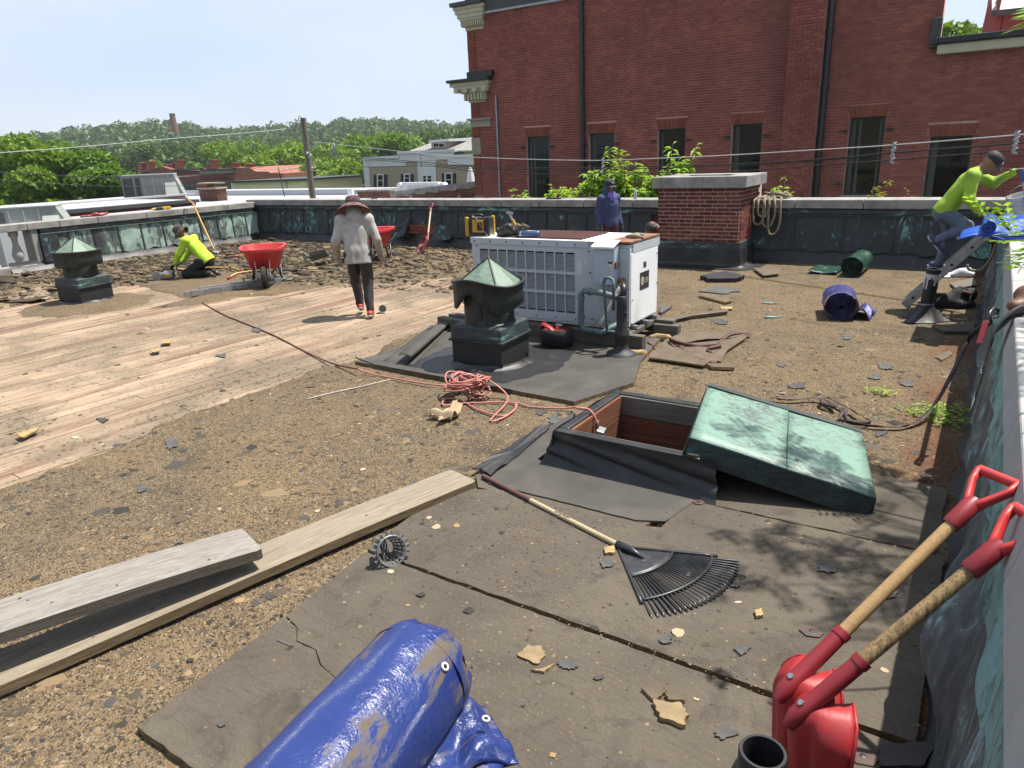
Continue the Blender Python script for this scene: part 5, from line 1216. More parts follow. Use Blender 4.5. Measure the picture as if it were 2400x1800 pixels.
def shed(label, c, w, d, h, rz, group):
    t = thing('rooftop_unit', label, 'rooftop unit', c, rz, group)
    MB().span((-w / 2, -d / 2, 0), (w / 2, d / 2, 0.3)).build('curb', M['white_roof'], t)
    m = MB(); m.loft([[(-w / 2, -d / 2, 0.3), (w / 2, -d / 2, 0.3), (w / 2, d / 2, 0.3), (-w / 2, d / 2, 0.3)], [(-w / 2, -d / 2, h), (w * 0.36, -d / 2, h), (w * 0.36, d / 2, h), (-w / 2, d / 2, h)]]); m.build('casing', M['shed'], t)
    MB().span((-w / 2 + 0.06, -d / 2 - 0.03, 0.42), (-w / 2 + w * 0.18, -d / 2 - 0.005, h - 0.1)).build('coil', M['shed_coil'], t)
    MB().span((-w / 2 + w * 0.22, -d / 2 - 0.03, 0.42), (-w / 2 + w * 0.30, -d / 2 - 0.005, h - 0.1)).build('coil', M['shed_coil'], t)
    for k in (0.34, 0.5, 0.66): MB().span((-w / 2 + w * k, -d / 2 - 0.02, 0.36), (-w / 2 + w * k + 0.03, -d / 2 - 0.003, h - 0.05)).build('panel_seam', M['white_roof'], t)
    m = MB(); m.add([(w * 0.2, -d / 2 - 0.004, 0.4), (w * 0.42, -d / 2 - 0.004, 0.4), (w * 0.42, -d / 2 - 0.35, 0.4), (w * 0.2, -d / 2 - 0.35, 0.4), (w * 0.2, -d / 2 - 0.004, h * 0.75), (w * 0.38, -d / 2 - 0.004, h * 0.75)], [(0, 1, 2, 3), (3, 2, 5, 4), (0, 3, 4), (1, 5, 2)]); m.build('hood', M['shed'], t)
    MB().span((-w / 2 - 0.02, -d / 2 - 0.02, h), (w * 0.37, d / 2 + 0.02, h + 0.04)).build('lid', M['white_roof'], t)
p = onX(50, 515, -24.0); shed('pale green-grey rooftop unit close behind the left end of the balustrade', (p.x, p.y + 0.2, 0.20), 2.3, 1.4, 1.0, math.radians(58), 'rooftop units on the neighbouring roofs')
p = onX(370, 470, -32.0); shed('pale green-grey rooftop unit beside the yellow antenna mast', (p.x, p.y, 0.55), 2.5, 1.4, 1.30, math.radians(52), 'rooftop units on the neighbouring roofs')

# smokestack
t = thing('smokestack', 'tall tapering brick smokestack rising over the hills on the left', 'chimney', (-464, 300, STREET))
zt = onY(403, 266, 300).z; MB().lathe([(2.6, 0), (2.2, zt - STREET - 14), (1.75, zt - STREET - 0.6)], (0, 0, 0), 20).build('shaft', M['smokestack'], t, smooth=True)
MB().lathe([(1.76, zt - STREET - 0.6), (1.95, zt - STREET - 0.4), (1.95, zt - STREET), (1.5, zt - STREET), (1.5, zt - STREET - 0.5)], (0, 0, 0), 20).build('rim', M['smokestack'], t)
# pale house roof glimpsed between the trees
t = thing('house', 'small grey roofed house glimpsed between the trees on the hill foot', 'house', (onY(272, 355, 210).x, 210, STREET))
facade_quad(MB(), [(246, 352), (290, 350), (290, 366), (246, 368)], 210, 8).build('roof', M['shingle'], t, w=True); facade_quad(MB(), [(250, 366), (288, 365), (288, 380), (250, 380)], 211, 6).build('wall', M['white'], t, w=True)
# the plain grey building behind the viewer that the windows mirror
t = thing('apartment_house', 'grey sided building with white windows standing behind the viewer', 'building', (-14, -26, STREET))
MB().span((-34, -34, STREET), (6, -26, 5.5)).build('wall', M['siding_tan'], t, w=True)
for ix in range(8):
    for iz in range(3):
        x, z = -31 + ix * 4.6, -3.6 + iz * 3.1
        w = MB().span((x, -26.0, z), (x + 1.1, -25.9, z + 1.7)).build('window', M['white'], t, w=True); MB().span((x + 0.14, -25.9, z + 0.14), (x + 0.96, -25.88, z + 1.56)).build('pane', M['glass'], w, w=True)

# ---------------------------------------------------------------- pole, wires, antennas
def plane_hit(px, py, A, B):
    r = ray(px, py); nx, ny = B[1] - A[1], A[0] - B[0]; t = (nx * (A[0] - EYE[0]) + ny * (A[1] - EYE[1])) / (nx * r[0] + ny * r[1]); return Vector(EYE + t * r)
PB = onY(733, 467, 22); PT = onY(714, 276, 22)
t = thing('utility_pole', 'weathered wooden utility pole with brackets rising behind the far left corner', 'pole', (PB.x, 22, STREET))
MB().cyl((PB.x, 22, STREET), (PB.x + 0.02, 22, PT.z), 0.17, 0.125, n=14).build('pole', M['pole_wood'], t, w=True, smooth='auto')
m = MB(); zb = Z(735, 385, 22)
m.tube([(PB.x + 0.12, 21.95, zb + 0.25), (PB.x + 0.36, 21.9, zb + 0.25), (PB.x + 0.36, 21.9, zb - 0.25), (PB.x + 0.12, 21.95, zb - 0.25)], 0.03, 6); m.build('bracket', M['zinc'], t, w=True)
for dz in (0.33, -0.17, 0.42):
    MB().lathe([(0.02, 0), (0.05, 0.01), (0.05, 0.05), (0.03, 0.06), (0.045, 0.08), (0.02, 0.1)], (PB.x + 0.34 - 0.2 * (dz > 0.4), 21.88, zb + dz), 10).build('insulator', M['white'], t, w=True, smooth=True)
MB().tube([(PB.x + 0.1, 21.95, PT.z - 0.9), (PB.x + 0.25, 21.9, PT.z - 0.55), (PB.x + 0.34, 21.9, PT.z - 0.5)], 0.02, 6).build('stay', M['zinc'], t, w=True)
m = MB(); m.tube([(PB.x - 0.3, 21.8, PT.z - 0.35), (PB.x - 0.15, 21.85, PT.z - 0.1), (PB.x - 0.02, 21.85, PT.z + 0.08), (PB.x + 0.1, 21.85, PT.z - 0.02), (PB.x + 0.14, 21.85, PT.z - 0.5), (PB.x + 0.2, 21.85, PT.z - 0.85)], 0.014, 6); m.build('jumper_wire', M['black_metal'], t, w=True)
def wire(name, label, pix, A, B, r, mat, group=None):
    pts = [plane_hit(px, py, A, B) for px, py in pix]; P = []
    for i in range(len(pts) - 1):
        p0 = pts[max(i - 1, 0)]; p1 = pts[i]; p2 = pts[i + 1]; p3 = pts[min(i + 2, len(pts) - 1)]
        for k in range(8):
            u = k / 8; P.append(0.5 * ((2 * p1) + (p2 - p0) * u + (2 * p0 - 5 * p1 + 4 * p2 - p3) * u * u + (3 * p1 - p0 - 3 * p2 + p3) * u ** 3))
    P.append(pts[-1]); o = MB().tube(P, r, 6).build(name, mat, None, smooth=True)
    return tag(o, label, 'cable', group)
A = (PB.x, 22.0); B = (1.4, 11.0)
M['wire_white'] = plain('pale_messenger_wire', (0.62, 0.62, 0.6), 0.5, var=0.05); M['wire'] = plain('black_wire', (0.02, 0.02, 0.021), 0.6)
G1 = 'wires strung from the utility pole'
wire('messenger_cable', 'thick pale messenger cable sagging across the front of the brick building', [(735, 332), (860, 346), (1000, 361), (1115, 369), (1367, 376), (1543, 371), (1700, 364), (1950, 349), (2090, 340), (2400, 315), (2560, 300)], A, B, 0.0095, M['wire_white'], G1)
wire('power_cable', 'upper black cable of the pair slung below the pale cable', [(738, 352), (850, 367), (1000, 381), (1115, 391), (1367, 393), (1700, 385), (1950, 371), (2090, 358), (2400, 334), (2560, 320)], A, B, 0.011, M['wire'], G1)
wire('power_cable', 'lowest black cable passing below the clips in front of the windows', [(738, 384), (850, 391), (1000, 389), (1115, 402), (1230, 408), (1367, 406), (1700, 402), (1950, 385), (2090, 375), (2400, 350), (2560, 336)], A, B, 0.011, M['wire'], G1)
wire('power_cable', 'middle black cable just under the upper one', [(738, 354), (850, 371), (1000, 385), (1115, 395), (1367, 397), (1700, 389), (1950, 374), (2090, 359), (2400, 335)], A, B, 0.009, M['wire'], G1)
wire('guy_wire', 'thin wire dropping from the pole top behind the tan house', [(728, 300), (860, 335), (1000, 366), (1110, 392)], A, (-17, 24.5), 0.008, M['wire'], G1)
A2 = (-17.0, 9.0)
wire('messenger_cable', 'pale cable running from the left edge of the picture up to the pole', [(-60, 362), (0, 358), (200, 343), (400, 325), (560, 313), (672, 302)], (PB.x, 21.9), (-30, 11), 0.014, M['wire_white'], G1)
for i, (lab, pix) in enumerate((('upper of the three dark wires low across the left trees', [(-60, 398), (0, 402), (150, 411), (300, 414), (480, 408), (600, 390), (722, 357)]), ('middle of the three dark wires low across the left trees', [(-60, 401), (0, 405), (150, 413), (300, 417), (480, 411), (600, 394), (724, 360)]), ('lowest of the three dark wires across the left trees', [(-60, 418), (0, 422), (150, 432), (300, 437), (480, 432), (600, 414), (724, 388)]), ('dark wire rising to the left side of the pole top', [(560, 352), (600, 340), (660, 315), (706, 300)]))):
    wire('power_cable', lab, pix, (PB.x, 21.9), (-30, 11), 0.010, M['wire'], G1)
def clip(px, y0, y1, label):
    a, b = plane_hit(px, y0, A, B), plane_hit(px, y1, A, B); L = (a - b).length; t = thing('cable_spacer', label, 'cable spacer', (b.x, b.y, b.z), 0, 'spacers hanging from the pale cable')
    m = MB(); n = 5
    for i in range(n + 1): m.cyl((0, 0, L * i / n * 0.96), (0, 0, L * i / n * 0.96 + 0.02), 0.026, n=8)
    m.tube([(0, 0, 0), (0, 0, L)], 0.022, 6); m.build('rod', M['zinc'], t)
    m = MB(); m.tube([(0.03 * math.cos(k * 1.6), 0.03 * math.sin(k * 1.6), L * k / 16) for k in range(17)], 0.008, 5); m.build('spiral', M['bottle'], t)
clip(1413, 370, 407, 'glassy cable spacer hanging in front of the second window'); clip(2090, 334, 383, 'glassy cable spacer over the wide window, right'); clip(2376, 308, 360, 'glassy cable spacer by the right edge of the picture')
clip(988, 360, 392, 'cable spacer hanging before the tan house')
a = plane_hit(780, 338, A, B); t = thing('cable_spacer', 'cluster of twisted metal clips on the cable right of the pole', 'cable spacer', (a.x, a.y, a.z - 0.55), 0, 'spacers hanging from the pale cable')
m = MB(); rr = random.Random(2)
for i in range(9): m.cyl((rr.uniform(-.12, .12), 0, 0.05 * i), (rr.uniform(-.14, .14), 0.03, 0.05 * i + 0.2), 0.022, n=6)
m.tube([(0, 0, 0), (0, 0, 0.6)], 0.014, 6); m.build('clips', M['zinc'], t)
def antenna(label, base, top, mast, els, ang):
    t = thing('antenna', label, 'antenna', base); h = top.z - base.z; dx, dy = top.x - base.x, top.y - base.y
    MB().cyl((0, 0, 0), (dx, dy, h), 0.025, n=8).build('mast', mast, t)
    d = Vector((math.cos(ang), math.sin(ang), 0)); e = Vector((-d.y, d.x, 0)); m = MB(); m.cyl(Vector((dx, dy, h - 0.1)) - d * 0.9, Vector((dx, dy, h - 0.1)) + d * 0.9, 0.018, n=6); m.build('boom', M['zinc'], t)
    for i in range(els): c = Vector((dx, dy, h - 0.09)) + d * (-0.85 + 1.7 * i / (els - 1)); l = 0.9 - 0.06 * i; MB().cyl(c - e * l, c + e * l, 0.010, n=5).build('element', M['zinc'], t)
antenna('television antenna on a yellow mast beside the pale rooftop unit', onY(418, 490, 21.0), onY(408, 410, 21.0), M['yellow_orange'], 7, math.radians(-50))
antenna('television antenna on a thin dark mast over the yellow building', onY(667, 462, 27.0), onY(652, 392, 27.0), M['black_metal'], 6, math.radians(70))
# far transformer pole
c = onY(814, 440, 72); t = thing('utility_pole', 'small far pole carrying two grey transformers before the green trees', 'pole', (c.x, 72, STREET))
MB().cyl((c.x, 72, STREET), (c.x, 72, Z(814, 403, 72)), 0.15, n=8).build('pole', M['pole_wood'], t, w=True)
for px in (808, 820): q = onY(px, 432, 71.8); MB().cyl((q.x, 71.7, q.z - 0.5), (q.x, 71.7, q.z + 0.45), 0.28, n=10).build('transformer', M['zinc'], t, w=True, smooth='auto')
# ---------------------------------------------------------------- trees and plants
def tree(label, c, H, R, mat, seed, leaves, size, lobes=14, group=None, trunk=0.35, zc=0.62, squash=0.75):
    r = np.random.RandomState(seed); t = thing('leafy_tree', label, 'tree', (c[0], c[1], STREET), 0, group)
    top = H; cen = []; rad = []
    for i in range(lobes):
        a = r.uniform(0, 6.28); q = math.sqrt(r.uniform(0, 1)) * R * 0.72; z = top * zc + r.uniform(-0.5, 0.55) * (top - top * zc) * 1.25
        z = min(z, top - R * 0.28); k = R * r.uniform(0.28, 0.46)
        cen.append(np.array([q * math.cos(a), q * math.sin(a), z])); rad.append(np.array([k, k, k * squash]))
    cen.append(np.array([0, 0, top - R * 0.35])); rad.append(np.array([R * 0.4, R * 0.4, R * 0.35]))
    P = crown_points(r, leaves, cen, rad, 0.62)
    V, F = leaf_quads(P, size, r, 0.62)
    o = np_mesh('crown', V, F, mat, t); tag(o, kind='stuff')
    m = MB(); base = Vector((0, 0, 0)); fork = Vector((0, 0, top * 0.35)); m.tube([base, base.lerp(fork, 0.5) + Vector((0.1, 0, 0)), fork], [trunk, trunk * 0.75, trunk * 0.6], 8)
    for i in range(min(7, lobes)): e = Vector(cen[i]); m.tube([fork, fork.lerp(e, 0.5) + Vector((0, 0, 0.4)), e], [trunk * 0.5, trunk * 0.3, trunk * 0.1], 6)
    m.build('trunk', M['bark'], t, smooth=True)
    return t
def tree_px(label, px, ptop, Y, R, mat, seed, leaves, size, group, **k):
    p = onY(px, ptop, Y); tree(label, (p.x, Y), p.z - STREET + R * 0.03, R, mat, seed, leaves, size, group=group, **k)
GA, GB = 'big green trees at the left edge', 'grove of trees beyond the roofs'
tree_px('big dark green maple at the left edge of the picture', 40, 316, 32, 5.4, M['leaf_near'], 1, 26000, 0.20, GA, zc=0.60)
tree_px('rounded green tree between the big left maple and the brick row building', 215, 352, 36, 5.2, M['leaf_near'], 2, 24000, 0.20, GA, zc=0.55)
tree_px('low green tree left of the pale rooftop unit', 290, 402, 38, 3.2, M['leaf_near'], 3, 12000, 0.18, GA, zc=0.6)
tree_px('green tree partly behind the big left maple', 130, 330, 44, 5.0, M['leaf_near'], 4, 16000, 0.22, GA, zc=0.6)
tree_px('tree beyond the left edge, half out of the picture', -90, 330, 30, 5.5, M['leaf_near'], 5, 16000, 0.2, GA, zc=0.58)
r = random.Random(8)
for i, (px, pt, Y, R, lab) in enumerate(((585, 325, 105, 9, 'light green tree left of the utility pole'), (680, 330, 95, 8, 'light green tree right behind the utility pole'), (760, 338, 100, 8, 'green tree midway between pole and tan house'), (830, 316, 125, 9, 'tall round green tree just left of the tan house'), (890, 312, 135, 9, 'tall green tree above the tan house roof, left part'), (960, 318, 140, 10, 'green tree directly behind the tan house dormer'), (1050, 300, 170, 11, 'dark green tree behind the tan house roof, right'), (640, 352, 90, 6, 'low tree above the yellow sided building'), (800, 378, 84, 6.5, 'low dark bush-like tree behind the far transformer pole'), (735, 372, 86, 6.0, 'low tree between pole and transformers'), (330, 335, 150, 10, 'darker tree above the brick row building, left'), (400, 330, 160, 10, 'darker tree above the gabled part of the row building'), (470, 330, 150, 10, 'darker tree above the middle chimneys'), (535, 338, 140, 9, 'darker tree above the right end of the row building'), (360, 376, 105, 5, 'small bright tree between row building chimneys, left'), (450, 380, 105, 5, 'small bright tree between row building chimneys, middle'), (530, 378, 105, 5, 'small bright tree near the right chimneys'), (860, 395, 80, 5, 'low tree hiding the foot of the tan house'))):
    tree_px(lab, px, pt, Y, R, M['leaf_mid'] if Y < 145 else M['leaf_far'], 20 + i, 7000 if Y > 88 else 6000, 0.42 if Y > 120 else 0.34, GB, lobes=12, zc=0.58)
tree_px('sunny tree seen in the gap beside the red dormer', 2242, 58, 50, 4.2, M['leaf_mid'], 77, 16000, 0.22, GB, zc=0.66)
tree_px('second sunny tree low in the gap beside the red dormer', 2290, 70, 58, 5, M['leaf_mid'], 78, 12000, 0.25, GB, zc=0.66)

def leafy_plant(name, label, base, stems, mat, seed, leaf=0.11, per=26, group=None, cat='bush', width=0.32):
    """stems with pointed, folded, drooping leaves; stems: list of (dx, dy, height)"""
    r = random.Random(seed); t = thing(name, label, cat, base, 0, group); sm = MB(); lv = MB()
    for dx, dy, h in stems:
        p0 = Vector((dx * 0.35, dy * 0.35, 0)); p1 = Vector((dx * 0.75, dy * 0.75, h * 0.6)); p2 = Vector((dx, dy, h)); sm.tube([p0, p1, p2], [0.022, 0.014, 0.006], 5)
        tw = [(p1, p2)]
        for k in range(5):
            s = p0.lerp(p1, r.uniform(0.5, 1)) if r.random() < 0.5 else p1.lerp(p2, r.uniform(0, 0.8)); e = s + Vector((r.uniform(-.4, .4), r.uniform(-.3, .3), r.uniform(0.1, 0.42))); sm.tube([s, e], [0.008, 0.004], 4); tw.append((s, e))
        for s, e in tw:
            for k in range(per // 2):
                u = r.uniform(0.15, 1.0); c = s.lerp(e, u); a = r.uniform(0, 6.28); el = r.uniform(-0.5, 0.6)
                d = Vector((math.cos(a) * math.cos(el), math.sin(a) * math.cos(el), math.sin(el))); L = leaf * r.uniform(0.6, 1.35); sd = d.cross(Vector((0, 0, 1))).normalized() * L * width * 0.5; up = sd.cross(d).normalized() * L * 0.10
                q = c + d * 0.012; dr = Vector((0, 0, -L * 0.22))
                lv.add([q, q + d * L * 0.45 + sd + up, q + d * L + dr, q + d * L * 0.45 - sd + up, q + d * L * 0.5 - up * 0.3], [(0, 4, 1), (1, 4, 2), (0, 3, 4), (3, 2, 4)])
    sm.build('stem', M['bark'], t, smooth=True); tag(lv.build('leaves', mat, t), kind='stuff')
rr = random.Random(4)
def bush(label, pxl, pxr, pytop, Y, n, seed, hz=None, mat='leaf_bush', leaf=0.145, per=26):
    a, b = onY(pxl, pytop, Y), onY(pxr, pytop, Y); rr = random.Random(seed); zb = -1.2; zt = a.z
    st = []
    for i in range(n):
        u = (i + 0.5) / n; x = (a.x + (b.x - a.x) * u) - (a.x + b.x) / 2; hh = (zt - zb) * (hz[i % len(hz)] if hz else rr.uniform(0.75, 1))
        st.append((x, rr.uniform(-0.4, 0.4), hh))
    leafy_plant('leafy_shrub', label, ((a.x + b.x) / 2, Y, zb), st, M[mat], seed, leaf, per, 'shrubs growing behind the far parapet')
BH = [0.72, 0.78, 0.74, 0.84, 0.82, 0.98, 0.9, 0.80, 0.97, 0.88, 0.93, 0.86, 0.8, 0.84, 0.78]
bush('biggest bright green shrub, behind the woman and the brick chimney', 1365, 1625, 338, 16.2, 24, 61, BH, leaf=0.19, per=80)
bush('small bright green shrub below the first window', 1198, 1240, 440, 16.0, 4, 62, [0.92, 1.0, 0.9, 0.97], per=60)
bush('middle bright green shrub between the first two windows', 1290, 1360, 434, 16.0, 6, 63, [1.0, 0.86, 0.95, 0.97, 0.9, 0.85], per=60)
bush('slim green shrub beside the rope, right of the chimney', 1780, 1855, 414, 16.0, 5, 64, [0.78, 0.72, 0.8, 1.0, 0.92], leaf=0.13, per=50)
bush('low bronze-green shrub below the tall window on the right', 2025, 2170, 432, 16.4, 9, 65, [0.86, 0.98, 0.84, 0.82, 0.88, 0.9, 0.97, 0.9, 0.84], 'leaf_red', leaf=0.12, per=50)

# honey locust reaching over the near parapet from the right
def locust():
    t = thing('locust_tree', 'honey locust tree whose feathery twigs reach over the right parapet', 'tree', (3.3, 5.2, STREET)); O = Vector((3.3, 5.2, STREET))
    tr = MB(); tr.tube([(3.3, 5.2, STREET), (3.2, 5.2, -2), (2.9, 5.3, 2.6), (2.5, 5.6, 5.4)], [0.22, 0.18, 0.12, 0.05], 10)
    r = random.Random(19); ends = []
    def branch(p, q, w):
        p, q = Vector(p), Vector(q); tr.tube([p, p.lerp(q, 0.5) + Vector((0, 0, 0.10)), q], [w, w * 0.6, w * 0.25], 5); return q
    tw = []
    a = branch((2.95, 5.3, 2.2), (1.2, 4.9, 1.9), 0.03); b = branch(a, (0.42, 5.35, 1.52), 0.008)
    tw += [(Vector((0.52, 5.3, 1.56)), Vector((0.27, 5.36, 1.33)))]
    for px, py, pz in ((2400, 560, 5.2), (2385, 590, 5.0), (2365, 480, 5.6)):
        pass
    B1 = branch((2.9, 5.3, 2.6), (1.3, 5.6, 4.3), 0.04)
    for k in range(15):
        e = Vector((r.uniform(-0.25, 1.6), r.uniform(4.2, 6.6), r.uniform(3.7, 4.9))); s = B1.lerp(Vector((2.5, 5.6, 5.2)), r.uniform(0, 1)); branch(s, e, 0.012); tw.append((s.lerp(e, 0.55), e))
    tr.build('trunk', M['bark'], t, w=True, smooth=True)
    sh = MB()
    def compound(c, d, L, n, m):
        d = d.normalized(); sd = d.cross(Vector((0.1, 0.2, 1))).normalized(); up = sd.cross(d).normalized()
        m.tube([c, c + d * L], 0.0016, 4)
        for i in range(n):
            for s in (-1, 1):
                q = c + d * L * (0.12 + 0.86 * i / n); l = 0.056 * r.uniform(0.8, 1.2); v = (sd * s + d * 0.35 + up * r.uniform(-0.25, 0.15)).normalized(); w = d * l * 0.2
                m.add([q, q + v * l * 0.5 + w + up * 0.002, q + v * l, q + v * l * 0.5 - w], [(0, 1, 2, 3)])
    for s, e in tw[1:]:
        for k in range(9): compound(s.lerp(e, r.uniform(0, 1)), Vector((r.uniform(-1, 1), r.uniform(-1, 1), r.uniform(-.7, .3))), 0.24, 8, sh)
    tag(sh.build('leaflets', M['leaf_locust'], t, w=True), kind='stuff')
    # the twig in view: each leaf its own part
    for (px0, py0), (px1, py1), D in (((2372, 540), (2258, 452), 4.9), ((2372, 540), (2345, 470), 4.9), ((2470, 560), (2318, 566), 3.2), ((2460, 565), (2352, 620), 3.2), ((2440, 560), (2385, 640), 3.2), ((2470, 540), (2345, 548), 3.15), ((2480, 580), (2372, 590), 3.2), ((2440, 20), (2388, 70), 3.4), ((2450, 0), (2396, 46), 3.4)):
        r0, r1 = ray(px0, py0), ray(px1, py1); p = Vector(EYE + r0 * D); q = Vector(EYE + r1 * (D - 0.15)); m = MB(); L = (q - p).length; compound(p, q - p, L, max(6, int(L / 0.040)), m); m.build('leaf', M['leaf_locust'], t, w=True)
    p, q = Vector(EYE + ray(2280, 480) * 4.85), Vector(EYE + ray(2385, 545) * 4.9)
    MB().tube([p, Vector(EYE + ray(2340, 505) * 4.87), Vector(EYE + ray(2362, 535) * 4.9), Vector(EYE + ray(2372, 548) * 4.9), Vector((1.2, 4.9, 1.9))], [0.003, 0.005, 0.006, 0.007, 0.012], 5).build('twig', M['bark'], t, w=True, smooth=True)
    MB().tube([Vector(EYE + ray(2345, 555) * 3.17), Vector(EYE + ray(2440, 552) * 3.2), Vector(EYE + ray(2560, 520) * 3.3), Vector((1.6, 4.2, 2.0))], [0.003, 0.004, 0.006, 0.010], 5).build('twig', M['bark'], t, w=True, smooth=True)
locust()
# ---------------------------------------------------------------- things on the roof
def hvac():
    x0, x1, y0, y1, zb, zt = -5.34, -3.215, 7.20, 8.02, 0.235, 1.165
    t = thing('rooftop_unit', 'large grey louvred rooftop air conditioner standing on timber sleepers in the middle', 'air conditioner', ((x0 + x1) / 2, 7.6, 0)); O = Vector(((x0 + x1) / 2, 7.6, 0))
    b = MB(); b.span((x0 + 0.02, y0 + 0.05, zb), (x1 - 0.012, y1, zt - 0.02)); b.build('cabinet', M['hvac_white'], t, w=True, bevel=0.008)
    gx0, gx1, rows = x0 + 0.115, x1 - 0.68, 3; gw = (gx1 - gx0) / 10; gz0, gz1 = zb + 0.095, zt - 0.125; gh = (gz1 - gz0) / rows
    # louvre front: frame bars around thirty openings, pressed slats in each
    f = MB(); F0, F1 = y0 + 0.0, y0 + 0.046
    f.span((x0, F0, zb), (gx0, F1, zt)); f.span((gx1, F0, zb), (x1 - 0.26, F1, zt)); f.span((gx0, F0, zb), (gx1, F1, gz0)); f.span((gx0, F0, gz1), (gx1, F1, zt))
    for k in range(1, 10): f.span((gx0 + gw * k - 0.008, F0, gz0), (gx0 + gw * k + 0.008, F1, gz1))
    for k in range(1, 3): f.span((gx0, F0 + 0.001, gz0 + gh * k - 0.017), (gx1, F1, gz0 + gh * k + 0.017))
    f.build('front_panel', M['hvac'], t, w=True)
    MB().span((x0 + 0.03, y0 + 0.047, zb + 0.03), (x1 - 0.3, y0 + 0.0495, zt - 0.03)).build('shadow_gap', M['hole'], t, w=True)
    sl = []
    for i in range(10):
        for j in range(3):
            za = gz0 + gh * j + 0.018; h = gh - 0.036
            for k in range(14): sl.append((Vector((gx0 + gw * (i + 0.5), y0 + 0.02, za + h * (k + 0.5) / 14)) - O, (gw - 0.016, 0.007, 0.0064), (0.4, 0, 0)))
    pieces('louver_slat', sl, M['hvac'], t)
    MB().span((x1 - 0.257, y0 + 0.002, zb), (x1, y0 + 0.05, zt - 0.06)).build('access_panel', M['hvac'], t, w=True, bevel=0.003)
    MB().span((x1 - 0.62, y0 - 0.004, zb + 0.06), (x1 - 0.36, y0 - 0.0005, zb + 0.42)).build('access_panel', M['hvac'], t, w=True)
    MB().span((x1 - 0.010, y0 + 0.03, zb + 0.025), (x1 + 0.006, y1 - 0.03, zt - 0.115)).build('side_door', M['hvac_white'], t, w=True, bevel=0.004)
    MB().span((x1 - 0.010, y0 + 0.08, zt - 0.11), (x1 + 0.008, y1 + 0.01, zt - 0.012)).build('side_rail', M['hvac'], t, w=True)
    MB().span((x0 - 0.012, y0 - 0.012, zt - 0.06), (x1 - 0.5, y0 - 0.001, zt + 0.004)).build('top_rail', M['hvac'], t, w=True)
    MB().span((x0 - 0.014, y0 - 0.014, zt + 0.0045), (x1 - 0.29, y1 + 0.01, zt + 0.014)).build('top_panel', M['hvac_white'], t, w=True)
    MB().span((x1 - 0.287, y0 - 0.005, zt - 0.002), (x1 + 0.012, y1 + 0.012, zt + 0.018)).build('rusty_top', M['rust'], t, w=True)
    g = MB(); gx = (x0 + 0.55, x1 - 0.62)
    for i in range(44): g.span((gx[0] + (gx[1] - gx[0]) * i / 43 - 0.004, y0 + 0.06, zt + 0.028), (gx[0] + (gx[1] - gx[0]) * i / 43 + 0.004, y1 - 0.06, zt + 0.034))
    for i in range(16): g.span((gx[0], y0 + 0.06 + 0.70 * i / 15 - 0.004, zt + 0.022), (gx[1], y0 + 0.06 + 0.70 * i / 15 + 0.004, zt + 0.027))
    g.build('fan_grille', M['rust_red'], t, w=True); MB().span((gx[0], y0 + 0.07, zt + 0.0145), (gx[1], y1 - 0.07, zt + 0.02)).build('fan_opening', M['rust_red'], t, w=True)
    # disconnect box with lid, sticker, conduit
    bx0, bx1, bz0, bz1 = x1 - 0.37, x1 - 0.125, zt - 0.44, zt - 0.02
    d = MB().span((bx0, y0 - 0.13, bz0), (bx1, y0 - 0.002, bz1)).build('disconnect_box', M['hvac_box'], t, w=True, bevel=0.006)
    m = MB(); m.add([(bx0 - 0.015, y0 - 0.17, bz1), (bx1 + 0.015, y0 - 0.17, bz1), (bx1 + 0.015, y0, bz1 + 0.055), (bx0 - 0.015, y0, bz1 + 0.055), (bx0 - 0.015, y0 - 0.17, bz1 - 0.02), (bx1 + 0.015, y0 - 0.17, bz1 - 0.02)], [(0, 1, 2, 3), (0, 4, 5, 1)]); m.build('box_lid', M['hvac_white'], d, w=True, thick=0.004)
    MB().span((bx1 - 0.075, y0 - 0.1335, bz0 + 0.075), (bx1 - 0.02, y0 - 0.1312, bz0 + 0.25)).build('sticker', M['label'], d, w=True)
    m = MB()
    for k in range(7): m.span((bx1 - 0.07, y0 - 0.1352, bz0 + 0.10 + 0.017 * k), (bx1 - 0.045 + 0.018 * (k % 2), y0 - 0.1342, bz0 + 0.104 + 0.017 * k))
    for zz in (bz0 + 0.07, bz0 + 0.235):
        m.span((bx1 - 0.072, y0 - 0.1352, zz), (bx1 - 0.02, y0 - 0.1342, zz + 0.022))
    m.build('sticker_print', M['label_black'], d, w=True)
    MB().span((bx1 + 0.0015, y0 - 0.115, bz0 + 0.18), (bx1 + 0.02, y0 - 0.05, bz0 + 0.25)).build('switch_plate', M['rust'], d, w=True)
    c = MB(); c.tube([(bx1 + 0.06, y0 - 0.04, bz0 + 0.02), (bx1 + 0.03, y0 - 0.10, bz0 - 0.06), (bx1 - 0.10, y0 - 0.22, bz0 - 0.38), (bx1 - 0.11, y0 - 0.26, bz0 - 0.44)], 0.024, 10); c.build('conduit', M['conduit'], t, w=True, smooth=True)
    c = MB(); c.tube([(bx1 + 0.0, y0 - 0.01, bz0 + 0.03), (bx1 + 0.06, y0 - 0.03, bz0 + 0.045), (bx1 + 0.062, y0 - 0.05, bz0 - 0.01)], 0.030, 10); c.build('rusty_elbow', M['rust'], t, w=True, smooth=True)
    # badge on the side door, paper labels on the front, screws
    yb = y0 + 0.40; MB().span((x1 + 0.0065, yb - 0.13, zt - 0.56), (x1 + 0.0085, yb + 0.13, zt - 0.36)).build('badge', M['label_black'], t, w=True)
    m = MB(); m.lathe([(0.0, 0.001), (0.052, 0.001), (0.052, 0)], (x1 + 0.0088, yb - 0.06, zt - 0.46), 16, M=frame((1, 0, 0)))
